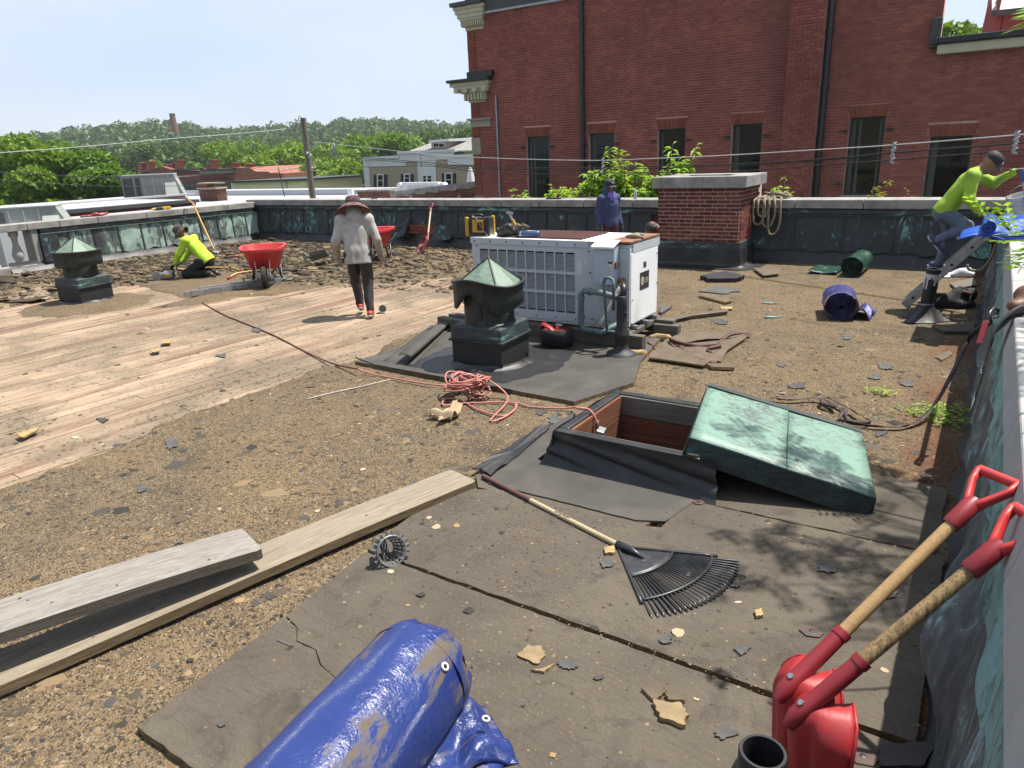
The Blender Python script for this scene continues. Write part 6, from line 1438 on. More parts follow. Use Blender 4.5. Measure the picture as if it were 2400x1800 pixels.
    for k in range(3): m.span((x1 + 0.0088, yb + 0.02, zt - 0.448 - 0.022 * k), (x1 + 0.0096, yb + 0.11 - 0.02 * (k == 2), zt - 0.436 - 0.022 * k))
    m.build('badge_emblem', M['limestone'], t, w=True)
    m = MB()
    for k in range(4): m.span((x1 + 0.0065, yb - 0.035 + 0.022 * k, zt - 0.315), (x1 + 0.0085, yb - 0.021 + 0.022 * k, zt - 0.245 - 0.01 * (k % 2)))
    m.build('badge_letters', M['label_black'], t, w=True)
    MB().span((gx1 + 0.025, y0 - 0.003, zt - 0.37), (gx1 + 0.10, y0 - 0.001, zt - 0.21)).build('paper_label', M['label'], t, w=True); MB().span((gx1 + 0.125, y0 - 0.003, zt - 0.24), (gx1 + 0.16, y0 - 0.001, zt - 0.185)).build('paper_label', M['label'], t, w=True)
    s = MB()
    for k in range(7): s.cyl((x0 + 0.05 + 0.235 * k, y0 - 0.017, zt - 0.03), (x0 + 0.05 + 0.235 * k, y0 - 0.005, zt - 0.03), 0.0095, n=8); s.cyl((x0 + 0.1 + 0.27 * k, y0 - 0.005, zb + 0.035), (x0 + 0.1 + 0.27 * k, y0 + 0.01, zb + 0.035), 0.009, n=8)
    for p in ((x0 + 0.07, zt - .09), (x0 + .07, zt - .32), (x0 + .07, zt - .6), (x1 - .5, zt - .1), (x1 - .48, zt - .34), (x1 - .48, zb + .33), (x1 - .24, zb + .05), (x1 - .02, zb + .06), (x1 - .46, zb + .05)): s.cyl((p[0], y0 - 0.006, p[1]), (p[0], y0 + 0.01, p[1]), 0.009, n=8)
    s.cyl((x1 - .19, y0 - 0.003, zb + .43), (x1 - .19, y0 + 0.01, zb + .43), 0.02, n=12)
    for p in ((y1 - .06, zt - .2), (y1 - .05, zt - .55), (y0 + .06, zb + .3), (y0 + .3, zb + .02), (y0 + 0.05, zb + .03)): s.cyl((x1 + 0.003, p[0], p[1]), (x1 + 0.016, p[0], p[1]), 0.008, n=8)
    s.build('screw', M['blackp'], t, w=True)
    for k in range(3): MB().span((x1 - 0.16, y0 + 0.10 + 0.29 * k, 0.20), (x1 + 0.05 + 0.02 * (k % 2), y0 + 0.15 + 0.29 * k, zb - 0.001)).build('base_rail', M['alu'], t, w=True)
    MB().span((x0 + 0.02, y0 + 0.01, 0.205), (x1 - 0.2, y0 + 0.05, zb - 0.001)).build('base_rail', M['hvac'], t, w=True)
hvac()
def timber(label, c, d, rz, mat='timber_old', tilt=0.0):
    o = MB().box((0, 0, 0), d).build('timber_sleeper', M[mat], None, bevel=0.008); o.location = c; o.rotation_euler = (0, tilt, rz); tag(o, label, 'timber', 'timbers under the rooftop unit'); return o
timber('long weathered timber lying under the front edge of the rooftop unit', (-4.35, 7.12, 0.118), (2.75, 0.10, 0.15), math.radians(-2))
timber('weathered timber under the back of the rooftop unit', (-4.2, 7.92, 0.118), (2.5, 0.12, 0.15), 0)
timber('split grey timber bearing the right side of the rooftop unit', (-3.22, 7.58, 0.160), (0.09, 1.05, 0.055), 0.02, 'timber_oldy')
timber('short timber block under the right rear corner of the rooftop unit', (-3.02, 7.86, 0.085), (0.30, 0.13, 0.13), 0.05)
timber('timber end sticking out left of the middle vent', (-5.55, 7.02, 0.10), (0.55, 0.10, 0.13), math.radians(-8))
# foam lumps squeezed out under it
for lab, c, s in (('yellow foam lump under the right end of the timbers', (-3.02, 7.62, 0.05), 0.09), ('yellow foam lump by the black standpipe', (-2.98, 6.86, 0.05), 0.07)):
    o = body('foam_lump', [((c[0] - s, c[1], 0.03), (c[0] + s, c[1] + 0.03, 0.04), 0.035, 0.045)], M['lightplywood'], None, 0.012, 0.02, 0.02, 60); tag(o, lab, 'foam')

def roof_vent(label, c, rz, bite=False, seed=0):
    t = thing('roof_vent', label, 'roof vent', c, rz, 'mushroom vents of green copper'); s = 0.30
    m = MB(); m.loft([[(-s, -s, 0), (s, -s, 0), (s, s, 0), (-s, s, 0)], [(-s, -s, 0.27), (s, -s, 0.27), (s, s, 0.27), (-s, s, 0.27)]]); m.build('curb', M['tar'], t, bevel=0.01)
    m = MB(); m.span((-s - .025, -s - .025, .265), (s + .025, s + .025, .29)); m.build('curb_flange', M['copper_vent'], t, bevel=0.006)
    m = MB(); m.loft([[(-s - .005, -s - .005, .29), (s + .005, -s - .005, .29), (s + .005, s + .005, .29), (-s - .005, s + .005, .29)], [(-s, -s, .415), (s, -s, .415), (s, s, .415), (-s, s, .415)], [(-s + .03, -s + .03, .435), (s - .03, -s + .03, .435), (s - .03, s - .03, .435), (-s + .03, s - .03, .435)]]); m.build('copper_box', M['copper_band'], t, bevel=0.006)
    MB().lathe([(0.285, 0.43), (0.265, 0.445), (0.262, 0.80), (0.25, 0.80), (0.25, 0.5), (0, 0.5)], (0, 0, 0), 32).build('stack', M['copper_vent'], t, smooth='auto')
    n = 48
    def ring(r, z, zoff): return [(r * math.cos(2 * PI * i / n), r * math.sin(2 * PI * i / n), z + zoff(2 * PI * i / n)) for i in range(n)]
    b0 = math.radians(-92)
    def lift(a):
        if not bite: return 0.012 * math.sin(2 * a + 1)
        d = (a - b0 + PI) % (2 * PI) - PI; return 0.19 * math.exp(-(d / 0.40) ** 2) - 0.045 * math.exp(-((d - 1.0) / 0.5) ** 2) + 0.03 * math.sin(a + 0.5)
    def top(a): 
        if not bite: return 0.0
        d = (a - b0 + PI) % (2 * PI) - PI; return 0.055 * math.exp(-(d / 0.6) ** 2) - 0.03 * math.exp(-((d - 1.2) / 0.5) ** 2)
    m = MB(); z = lambda a: 0
    m.loft([ring(0.355, 0.615, lift), ring(0.368, 0.625, lift), ring(0.366, 0.73, lambda a: lift(a) * .6), ring(0.37, 0.845, top), ring(0.386, 0.855, top), ring(0.386, 0.873, top), ring(0.365, 0.875, top), ring(0.355, 0.80, top)], caps=False)
    m.build('hood', M['copper_vent'], t, smooth=True)
    q = 0.355; ap = Vector((0.02, 0.0, 1.10)); m = MB(); zz = 0.835
    cs = [Vector((q * math.cos(a), q * math.sin(a), zz)) for a in [PI / 4 + k * PI / 2 for k in range(4)]]
    mids = [Vector((q * .93 * math.cos(k * PI / 2 + PI / 2), q * .93 * math.sin(k * PI / 2 + PI / 2), zz)) for k in range(4)]
    vs = [ap]; [vs.extend((cs[k], mids[k])) for k in range(4)]
    m.add(vs, [(0, 1 + k, 1 + (k + 1) % 8) for k in range(8)]); m.build('cone', M['copper_cone'], t)
    m = MB(); [m.tube([cs[k] + Vector((0, 0, .004)), ap + Vector((0, 0, .004))], 0.009, 6) for k in range(4)]; m.build('cone_rib', M['copper_vent'], t)
    for a in (0.4, 2.0, 3.7, 5.2): MB().bar((0.258 * math.cos(a), 0.258 * math.sin(a), 0.62), (0.36 * math.cos(a), 0.36 * math.sin(a), 0.78), 0.02, 0.006).build('strut', M['copper_vent'], t)
    MB().bar((0.266 * math.cos(-1.35), 0.266 * math.sin(-1.35), 0.48), (0.266 * math.cos(-1.35), 0.266 * math.sin(-1.35), 0.72), 0.018, 0.006).build('stack_seam', M['copper_vent'], t)
    m = MB(); m.grid(lambda u, v: ((s + 0.01 + 0.05 * (1 - v) ** 2 + 0.012 * math.sin(u * 55) * (1 - v)) * math.cos(2 * PI * u) * (1.28 if 1 else 1), (s + 0.01 + 0.05 * (1 - v) ** 2) * math.sin(2 * PI * u) * 1.28, 0.002 + 0.05 * v), 64, 3); m.build('flashing_skirt', M['rubber'], t, smooth=True)
    return t
roof_vent('upright green copper mushroom vent at the far left, ringed with loose grit', (-12.95, 6.15, 0.0), math.radians(8))
roof_vent('battered green copper mushroom vent with a torn hood, in front of the rooftop unit', (-4.27, 6.0, 0.04), math.radians(4), True)

# condensate trap and standpipe in front of the unit
t = thing('drain_pipes', 'green copper drain pipes looped in front of the rooftop unit', 'pipe', (-3.5, 7.0, 0.1))
P = [(-3.20, 6.92, 0.62), (-3.66, 6.98, 0.66), (-3.70, 6.98, 0.62), (-3.70, 6.98, 0.26), (-3.66, 6.98, 0.215), (-3.42, 6.96, 0.215), (-3.36, 7.0, 0.25), (-3.25, 7.2, 0.32)]
MB().tube([P[0], (-3.45, 6.95, 0.66)] + P[1:], 0.034, 12).build('trap', M['copper_pipe'], t, w=True, smooth=True)
for p, q in (((-3.62, 6.98, .66), (-3.58, 6.975, .66)), ((-3.70, 6.98, .34), (-3.70, 6.98, .38)), ((-3.70, 6.98, .56), (-3.70, 6.98, .60))): MB().cyl(p, q, 0.042, n=12).build('coupling', M['copper_pipe'], t, w=True, smooth='auto')
MB().tube([(-3.24, 6.85, 0.5), (-3.24, 6.85, 0.78), (-3.26, 6.86, 0.83), (-3.31, 6.88, 0.845), (-3.36, 6.89, 0.83), (-3.375, 6.89, 0.78), (-3.34, 6.9, 0.25), (-3.3, 7.0, 0.22)], 0.017, 10).build('vent_loop', M['copper_pipe'], t, w=True, smooth=True)
t = thing('standpipe', 'black tarred standpipe with flared boot in front of the rooftop unit', 'pipe', (-3.12, 6.80, 0.03))
MB().lathe([(0.17, 0.0), (0.155, 0.035), (0.10, 0.05), (0.075, 0.09), (0.068, 0.16), (0.085, 0.20), (0.08, 0.25), (0.058, 0.29), (0.055, 0.55), (0.058, 0.64), (0.048, 0.65)], (0, 0, 0), 20).build('boot', M['tar'], t, smooth=True)
MB().tube([(0, 0, 0.6), (0.01, 0.03, 0.70), (-0.02, 0.05, 0.76)], 0.035, 10).build('pipe', M['blackp'], t, smooth=True)
MB().tube([(0.02, 0.0, 0.45), (0.055, -0.02, 0.45), (0.06, -0.02, 0.48)], 0.014, 8).build('stub', M['blackp'], t, smooth=True)

# things set down on top of the unit
HZ = 1.18
def radio():
    p = onY(1122, 545, 7.32); t = thing('jobsite_radio', 'yellow and black jobsite radio on the left end of the rooftop unit', 'radio', (p.x, 7.36, HZ), math.radians(14))
    MB().box((0, 0, 0.12), (0.31, 0.20, 0.21)).build('case', M['blackp'], t, bevel=0.02)
    for x in (-0.138, 0.138):
        for y in (-0.095, 0.095): MB().box((x, y, 0.12), (0.045, 0.045, 0.235)).build('corner_guard', M['yellow'] if x < 0 or y > 0 else M['blackp'], t, bevel=0.014)
    MB().box((0.01, -0.104, 0.125), (0.15, 0.012, 0.15)).build('speaker_cover', M['yellow'], t, bevel=0.015); MB().box((0.035, -0.112, 0.12), (0.07, 0.006, 0.10)).build('speaker_grille', M['blackp'], t, bevel=0.008)
    MB().box((-0.155, 0, 0.14), (0.012, 0.10, 0.09)).build('side_panel', M['hvac_box'], t, bevel=0.004)
    MB().tube([(-0.1, -0.07, 0.22), (-0.08, -0.07, 0.262), (0.05, -0.07, 0.262), (0.08, -0.07, 0.23)], 0.014, 8).build('handle', M['blackp'], t, smooth=True)
    MB().bar((-0.02, -0.10, 0.235), (0.14, -0.13, 0.01), 0.022, 0.008).build('strap', M['leather_tan'], t)
radio()
def toolbelt():
    p = onY(1190, 550, 7.28); t = thing('tool_belt', 'black leather tool pouches with a hammer on top of the rooftop unit', 'tool belt', (p.x, 7.34, HZ))
    body('pouch', [((-0.10, 0, 0.05), (0.0, -0.02, 0.11), 0.07, 0.06), ((0.0, 0, 0.05), (0.10, 0.02, 0.06), 0.055, 0.05), ((-0.18, 0.04, 0.04), (-0.22, 0.05, 0.07), 0.04, 0.03), ((0.1, 0.03, 0.04), (0.21, 0.0, 0.025), 0.035, 0.025)], M['leather_dark'], t, 0.011, 0.03, 0.012, 45)
    for x, z, a in ((0.10, 0.10, 0.5), (0.19, 0.10, 0.35)):
        m = MB(); m.lathe([(0.035, -0.06), (0.045, 0.02), (0.050, 0.05), (0.044, 0.05), (0.036, -0.05)], (x, 0.02, z), 16, M=Euler((-0.3, a, 0)).to_matrix()); m.build('pouch_cup', M['leather_tan'], t, smooth=True)
    MB().tube([(-0.16, -0.05, 0.02), (-0.03, -0.08, 0.01), (0.07, -0.06, 0.015), (0.2, -0.07, 0.01)], 0.02, 6, flat=(1, .35)).build('belt', M['leather_dark'], t, smooth=True)
    MB().cyl((0.06, 0.03, 0.12), (0.02, 0.03, 0.20), 0.02, n=10).build('hammer_grip', M['yellow'], t, smooth='auto')
    m = MB(); m.cyl((0.02, 0.03, 0.19), (-0.02, 0.03, 0.27), 0.016, n=10); m.box((-0.02, 0.03, 0.28), (0.09, 0.026, 0.03), Euler((0, 0.2, 0)).to_matrix()); m.build('hammer_head', M['chrome'], t, bevel=0.004)
toolbelt()
p = onY(1235, 550, 7.3); t = thing('steel_flask', 'blue steel drinking flask lying beside the tool pouches', 'flask', (p.x, 7.30, HZ + 0.042), math.radians(10))
fm = Matrix.Rotation(PI / 2, 3, 'Y'); MB().lathe([(0, -0.06), (0.038, -0.06), (0.042, -0.05), (0.042, 0.15), (0.035, 0.16), (0, 0.162)], (0, 0, 0), 20, M=fm).build('bottle', M['steel_blue'], t, smooth='auto')
MB().lathe([(0.036, -0.085), (0.036, -0.06)], (0, 0, 0), 20, M=fm).build('neck', M['chrome'], t, smooth=True); MB().lathe([(0, -0.118), (0.03, -0.118), (0.037, -0.11), (0.037, -0.085)], (0, 0, 0), 20, M=fm).build('cap', M['blackp'], t, smooth='auto')
p = onY(1487, 552, 7.55); o = body('work_gloves', [((p.x - .09, 7.55, HZ + .02), (p.x + .03, 7.55, HZ + .035), .022, .03), ((p.x, 7.5, HZ + .03), (p.x + .11, 7.52, HZ + .02), .025, .018), ((p.x + .0, 7.6, HZ + .03), (p.x + .06, 7.62, HZ + .03), .026, .02)], M['glove_tan'], None, 0.009, 0.02, 0.012, 70); tag(o, 'crumpled pair of work gloves on the rusty end of the rooftop unit', 'gloves')

def tool_bag():
    t = thing('tool_bag', 'open black and red tool bag between the middle vent and the rooftop unit', 'bag', (-3.92, 6.80, 0.05), 0.2)
    m = MB(); m.lathe([(0.0, 0.01), (0.15, 0.0), (0.17, 0.10), (0.165, 0.20), (0.155, 0.20), (0.15, 0.05)], (0, 0, 0), 20, M=Matrix.Diagonal((1.2, .8, 1))); m.build('bag', M['cloth_black'], t, smooth=True)
    MB().lathe([(0.148, 0.17), (0, 0.165)], (0, 0, 0), 20, M=Matrix.Diagonal((1.2, .8, 1))).build('lining', M['red_dark'], t)
    MB().tube([(-0.2, 0, 0.12), (-0.14, -0.03, 0.24), (-0.05, -0.05, 0.20), (0.05, -0.12, 0.13)], [0.03, 0.05, 0.04, 0.015], 8, flat=(1, .5)).build('red_flap', M['red'], t, smooth=True)
    MB().cyl((0.02, 0, 0.19), (0.03, 0.0, 0.24), 0.03, 0.038, n=14).build('socket', M['chrome'], t, smooth='auto')
tool_bag()

def barrow(label, c, rz):
    t = thing('wheelbarrow', label, 'wheelbarrow', c, rz, 'red poly wheelbarrows')       # wheel forward along -Y
    n = 32
    def loop(a, b, z, y0, e=4.0, tap=0.0):
        q = []
        for i in range(n):
            th = 2 * PI * i / n; cx, sy = math.cos(th), math.sin(th); r = (abs(cx) ** e + abs(sy) ** e) ** (-1 / e); y = sy * r * b; q.append((cx * r * a * (1 + tap * y / b), y0 + y, z))
        return q
    m = MB(); m.loft([loop(.24, .26, .30, .07), loop(.27, .33, .34, .05, tap=.05), loop(.36, .50, .66, .02, tap=.12), loop(.40, .54, .67, .02, tap=.12), loop(.405, .545, .64, .02, tap=.12), loop(.41, .55, .66, .02, tap=.12), loop(.405, .545, .695, .02, tap=.12), loop(.355, .49, .69, .02, tap=.12), loop(.25, .31, .36, .05, tap=.05), loop(.22, .24, .325, .07)]); m.build('tray', M['red_bright'], t, smooth='auto')
    w = MB().lathe([(.085, -.045), (.17, -.048), (.195, -.03), (.2, 0), (.195, .03), (.17, .048), (.085, .045)], (0, -.50, .20), 24, M=Matrix.Rotation(PI / 2, 3, 'Y')); wh = w.build('wheel', M['tyre'], t, smooth='auto')
    MB().lathe([(0, -.03), (.088, -.03), (.088, .03), (0, .03)], (0, -.50, .20), 16, M=Matrix.Rotation(PI / 2, 3, 'Y')).build('rim', M['blackp'], wh)
    for s in (-1, 1):
        MB().tube([(s * .10, -.62, .20), (s * .13, -.40, .25), (s * .20, .2, .29), (s * .29, .62, .42), (s * .30, .92, .50)], .018, 8).build('handle', M['blackp'], t, smooth=True)
        MB().bar((s * .11, -.55, .20), (s * .13, -.48, .50), .035, .012).build('tray_brace', M['zinc'], t); MB().bar((s * .10, -.52, .14), (s * .17, -.2, .30), .03, .02).build('frame_brace', M['zinc'], t)
        MB().tube([(s * .22, .12, .30), (s * .27, .20, .02), (s * .27, .30, .0), (s * .26, .42, .06), (s * .24, .46, .33)], .02, 6).build('leg', M['blackp'], t, smooth=True)
    MB().bar((-.17, -.70, .17), (.17, -.70, .17), .04, .03).build('front_bar', M['blackp'], t)
    MB().cyl((-.13, -.5, .2), (.13, -.5, .2), .012, n=8).build('axle', M['zinc'], t)
    return t
p = G(636, 672); b1 = barrow('empty red wheelbarrow standing by the lying aluminium ladder', (-11.15, 8.55, 0), math.radians(48))
b2 = dup(b1, (-11.25, 11.55, 0.0), math.radians(28), 'red wheelbarrow half hidden behind the walking man')

def scoop(label, c, M4, col, hm, to=None, group=None, L=0.3, grip=True):
    """D-grip scoop shovel, blade along local +Z from its tip, shaft bent towards world point `to`"""
    t = thing('scoop_shovel', label, 'shovel', c, 0, group); M4 = M4.to_4x4(); t.rotation_euler = M4.to_euler()
    J = Vector((0, -.02, .40)); d = (M4.inverted().to_3x3() @ (Vector(to) - Vector(c)) - J) if to is not None else Vector((0, .12, L)); L = d.length - .44 if grip else L; F = frame(d, (0, 1, 0)).to_3x3() if to is None else None
    z = d.normalized(); x = Vector((0, 1, 0)).cross(z).normalized() if to is None else (Vector((1, 0, 0)) - z * z.x).normalized(); F = Matrix((x, z.cross(x), z)).transposed()
    def sh(m): m.v = [tuple(J + F @ Vector(v)) for v in m.v]; return m
    def fn(u, v):
        x = (u - .5) * 2; w = .142 * (1 - .05 * (1 - v)) * (math.sqrt(max(0.05, 1 - ((v - .72) / .287) ** 2)) if v > .72 else 1)
        y = .085 * abs(x) ** 2.4 - .05 * v * (1 - x * x) + .75 * max(0, v - .72) ** 2 + .022 * math.exp(-((abs(x) - .40) / .13) ** 2) * min(1, v * 2) * (1 - max(0, v - .8) * 5)
        return (x * w, y, .45 * v)
    m = MB(); m.grid(fn, 28, 20); m.build('blade', M[col], t, smooth=True, thick=0.006)
    for sx in (0, 1):
        m = MB(); m.tube([Vector(fn(sx, k / 14)) + Vector((0, .002, 0)) for k in range(15)], .006, 6); m.build('blade_rim', M[col], t, smooth=True)
    S2 = M['red_dark'] if col == 'red' else M[col]
    sh(MB().tube([(0, .01, -.045), (0, 0, .0), (0, 0, .05), (0, 0, .27)], [.018, .031, .028, .026], 14)).build('socket', S2, t, smooth='auto')
    sh(MB().cyl((0, 0, .25), (0, 0, .275), .0295, n=16)).build('socket_ring', S2, t, smooth='auto')
    sh(MB().cyl((0, -.034, .04), (0, -.022, .04), .01, n=8)).build('bolt', M['chrome'], t)
    sh(MB().cyl((0, 0, .18), (0, 0, .19 + L), .0225, .0215, n=16)).build('shaft', M[hm], t, smooth='auto')
    if not grip: return t
    z = .15 + L; g = M['red_bright'] if col == 'red' else M[col]
    sh(MB().lathe([(.027, z), (.031, z + .01), (.031, z + .10), (.022, z + .13), (0, z + .13)], (0, 0, 0), 16)).build('collar', S2, t, smooth='auto')
    for s in (-1, 1): sh(MB().tube([(0, 0, z + .07), (s * .030, 0, z + .135), (s * .062, 0, z + .20), (s * .070, 0, z + .245)], [.018, .017, .015, .016], 8, flat=(1.2, .8))).build('grip_arm', g, t, smooth=True)
    m = MB(); m.tube([(-.075 + .15 * i / 24, 0, z + .245) for i in range(25)], [.0185 if i % 2 else .0155 for i in range(25)], 10); sh(m).build('grip', g, t, smooth=True)
    return t
def lean(a, b, roll=0.0, facing=None):
    z = (Vector(b) - Vector(a)).normalized(); f = Vector(facing if facing else (1, -1, 0)); y = (f - z * f.dot(z)).normalized(); x = y.cross(z)
    return Matrix((x, y, z)).transposed()
# two red scoops standing on their blades, shafts leaning on the near parapet
def upright(f): f = Vector((f[0], f[1], 0)).normalized(); return Matrix(((-f.y * -1, f.x, 0), (-f.x, f.y, 0), (0, 0, 1)))
ga, gb = G(2362, 1098, 1.05), G(2450, 1190, 1.08)
for g, px, lab, hm in ((ga, (1850, 1640), 'red scoop shovel with clean tan handle, farther of the two on the near parapet', 'handle_wood'), (gb, (1878, 1705), 'red scoop shovel with dark-streaked handle, nearer of the two on the near parapet', 'handle_streak')):
    c = G(*px, .38); c.z = .03; f = g - c; scoop(lab, c, upright(f), 'red', hm, g, 'pair of red scoop shovels')
# worn red shovel against the far parapet, a grey blade in the rubble
a = G(990, 596); b = onY(1011, 478, FY - 0.10); scoop('worn red shovel leaning upright against the far parapet', a, lean(a, a + Vector((-.1, .45, .5)), facing=(-0.2, -1, 0)), 'red_metal', 'handle_pale', b)
a = G(757, 617, 0.05); b = a + Vector((-0.75, -0.25, 0.0)); a2 = a + Vector((.1, .1, .16))
scoop('grey shovel blade lying in the rubble left of the walking man', a2, lean(a2, b + Vector((0, 0, -.02)), facing=(0.3, 0.6, 0.8)), 'shovel_gray', 'red_dark', None, None, .12, False)
# ---------------------------------------------------------------- hatch, lumber, rake, tarps, cords
def hatch():
    t = thing('roof_hatch', 'open square roof hatch with black rubber curb and red-brown board lining', 'hatch', ((HX0 + HX1) / 2, (HY0 + HY1) / 2, 0)); h = .28; w = .075
    m = MB()
    for a, b in (((HX0, HY0), (HX1, HY0 + w)), ((HX0, HY1 - w), (HX1, HY1)), ((HX0, HY0 + w + .001), (HX0 + w, HY1 - w - .001)), ((HX1 - w, HY0 + w + .001), (HX1, HY1 - w - .001))): m.span((a[0], a[1], -.02), (b[0], b[1], h))
    m.build('curb', M['rubber'], t, w=True, bevel=.012)
    i0, i1, j0, j1 = HX0 + w + .004, HX1 - w - .004, HY0 + w + .004, HY1 - w - .004
    for k in range(5):
        z1 = h - .012 - .165 * k; z0 = z1 - .158
        for a, b, mt in (((i0, j1 - .02), (i1, j1), 'hatch_wood'), ((i0, j0), (i1, j0 + .02), 'hatch_wood'), ((i0, j0 + .021), (i0 + .02, j1 - .021), 'hatch_woody'), ((i1 - .02, j0 + .021), (i1, j1 - .021), 'hatch_woody')):
            MB().span((a[0], a[1], z0), (b[0], b[1], z1)).build('lining_board', M['timber_old'] if k == 0 and mt == 'hatch_wood' else M[mt], t, w=True, bevel=.004)
    MB().span((i0, j0, -.62), (i1, j1, -.58)).build('shaft_floor', M['hole'], t, w=True)
    # rubber dressed down over the curb with creases, front and left
    def sk(u, v):
        s = u * (HX1 - HX0 + .1); f = 1 - v; cr = math.sin(9 * s + 16 * v) * math.sin(PI * v) * .014 + .008 * math.sin(21 * s + 30 * v) * math.sin(PI * v)
        return (HX0 - .004 + s - .02 * f * (1 - u) * 4 + .05 * f * u, HY0 - .006 - .10 * f ** 3 - cr, .016 + .262 * v)
    m = MB(); m.grid(sk, 60, 14); m.build('curb_dressing', M['rubber'], t, w=True, smooth=True)
    m = MB(); m.grid(lambda u, v: (HX0 - .006 - .16 * (1 - v) ** 3 - .008 * math.sin(13 * u + 6 * v), HY0 - .02 + u * (HY1 - HY0 + .02), .016 + .262 * v), 30, 10); m.build('curb_dressing', M['rubber'], t, w=True, smooth=True)
    MB().box((HX1 - .05, HY0 + .03, h + .008), (.07, .05, .02), Euler((0, .1, .3)).to_matrix()).build('torn_corner', M['board_scrap'], t, w=True, bevel=.005)
    d = thing('junction_box', 'small metal cord connector hanging inside the open hatch', 'connector', (HX0 + w + .05, HY0 + .42, .14))
    MB().box((.03, 0, 0), (.06, .085, .06), Euler((.1, .2, .2)).to_matrix()).build('box', M['zinc'], d, bevel=.006); MB().tube([(0, 0, .09), (0, 0, .03)], .016, 8).build('plug', M['glove_gray'], d, smooth=True)
hatch()
def lid():
    A, B, Cc, D = G(1675, 903, .40), G(1602, 1023, .41), G(2037, 1018, .15), G(2035, 1165, .14)
    t = thing('hatch_lid', 'square copper hatch lid, pale green and scuffed, tipped off the hatch onto the roof', 'hatch lid', (D.x, D.y, 0))
    nrm = (Cc - A).cross(B - A).normalized(); nrm = nrm if nrm.z > 0 else -nrm; th = .145
    X = (D - B).normalized(); Yv = (A - B); Yv = (Yv - X * Yv.dot(X)).normalized(); W = ((D - B).length + (Cc - A).length) / 2; H = ((A - B).length + (Cc - D).length) / 2
    c0 = B.lerp(A, .5); o = c0 - Yv * H / 2; p = lambda u, v, w: o + X * W * u + Yv * H * v + nrm * w
    for u0, u1 in ((0, .535), (.537, 1)):
        m = MB(); m.grid(lambda u, v: p(u0 + (u1 - u0) * u, v, .004 * math.sin(3 * u + 5 * v)), 8, 8); m.build('top_sheet', M['copper_lid'], t, w=True, smooth=True, thick=.006)
    m = MB(); m.loft([[p(0, 0, -.004), p(1, 0, -.004)], [p(0, -.02, -th), p(1, -.02, -th)]], ring=False); m.loft([[p(1, 0, -.004), p(1, 1, -.004)], [p(1.015, 0, -th), p(1.015, 1, -th)]], ring=False); m.loft([[p(0, 1, -.004), p(0, 0, -.004)], [p(-.015, 1, -th), p(-.015, 0, -th)]], ring=False); m.loft([[p(1, 1, -.004), p(0, 1, -.004)], [p(1, 1.01, -th), p(0, 1.01, -th)]], ring=False); m.build('side_skirt', M['copper_lidside'], t, w=True, thick=.006)
    m = MB(); m.tube([p(.536, 0, .001), p(.536, 1, .001)], .003, 6); m.tube([p(.536, 0, 0), p(.536, -.02, -th)], .003, 6); m.build('seam', M['copper_lidside'], t, w=True)
    m = MB(); m.loft([[p(0, .955, .010), p(1, .955, .010)], [p(0, 1.02, .010), p(1, 1.02, .010)], [p(0, 1.03, -.05), p(1, 1.03, -.05)]], ring=False); m.build('hinge_strip', M['dark_flash'], t, w=True, thick=.006)
    m = MB(); m.loft([[p(.02, .02, -.03), p(.98, .02, -.03)], [p(.02, .98, -.03), p(.98, .98, -.03)]], ring=False); m.build('inner_board', M['timber_old'], t, w=True, thick=.02)
lid()
def plank(label, far0, far1, near0, near1, z0, z1, th, mt, me, ext=0.9):
    a, b = G(*far0, z0), G(*far1, z0); c, d = G(*near0, z1), G(*near1, z1); ca, cn = (a + b) / 2, (c + d) / 2; ax = (cn - ca); ax.z = 0; L = ax.length + ext; yaw = math.atan2(ax.x, -ax.y); w = (b - a).length
    t = thing('plank', label, 'plank', (ca.x, ca.y, 0), yaw); s = (z1 - z0) / ax.length; rr = random.Random(int(w * 1e4))
    m = MB(); n = 36
    def P(u, k, top): 
        y = -L * u; x = (k - .5) * w; bow = .012 * math.sin(PI * u * 1.3) + (.004 * math.sin(7 * u)); zz = z0 + s * L * u + bow
        return (x + .006 * math.sin(5 * u), y - (.03 if u == 0 and k in (0, 1) else 0), zz - (0 if top else th) - .004 * (abs(k - .5) > .45 and top))
    ks = [0, .03, .25, .5, .75, .97, 1]; us = [i / n for i in range(n + 1)]
    m.grid(lambda i, j: P(us[round(j * n)], ks[round(i * 6)], True), 6, n); m.build('top_face', M[mt], t, smooth=True)
    e = MB(); e.grid(lambda i, j: P(us[round(j * n)], 1, i < .5), 1, n); e.grid(lambda i, j: P(us[round(j * n)], 0, i > .5), 1, n); e.grid(lambda i, j: P(0, ks[round(i * 6)], j < .5), 6, 1); e.grid(lambda i, j: P(1, ks[round(i * 6)], j > .5), 6, 1); e.grid(lambda i, j: P(us[round(j * n)], ks[round(i * 6)], False), 6, n); e.build('sawn_edge', M[me], t)
    k = MB()
    for i in range(7): u = rr.uniform(.08, .8); x = rr.uniform(-.4, .4) * w; q = Vector(P(u, .5 + x / w, True)); k.cyl(q + Vector((0, 0, -.004)), q + Vector((0, 0, .0015)), rr.uniform(.003, .009), n=8)
    tag(k.build('knots', M['timber_old'], t), kind='stuff')
plank('long tan lumber plank lying across the gravel, its far end touching the rake handle', (1050, 1101), (1120, 1125), (0, 1521), (0, 1608), .075, .075, .055, 'plank_tan', 'plank_end')
plank('shorter pale grey plank propped above the tan one at the left edge', (548, 1244), (632, 1277), (0, 1404), (0, 1486), .21, .27, .06, 'plank_gray', 'plank_edge_gray')

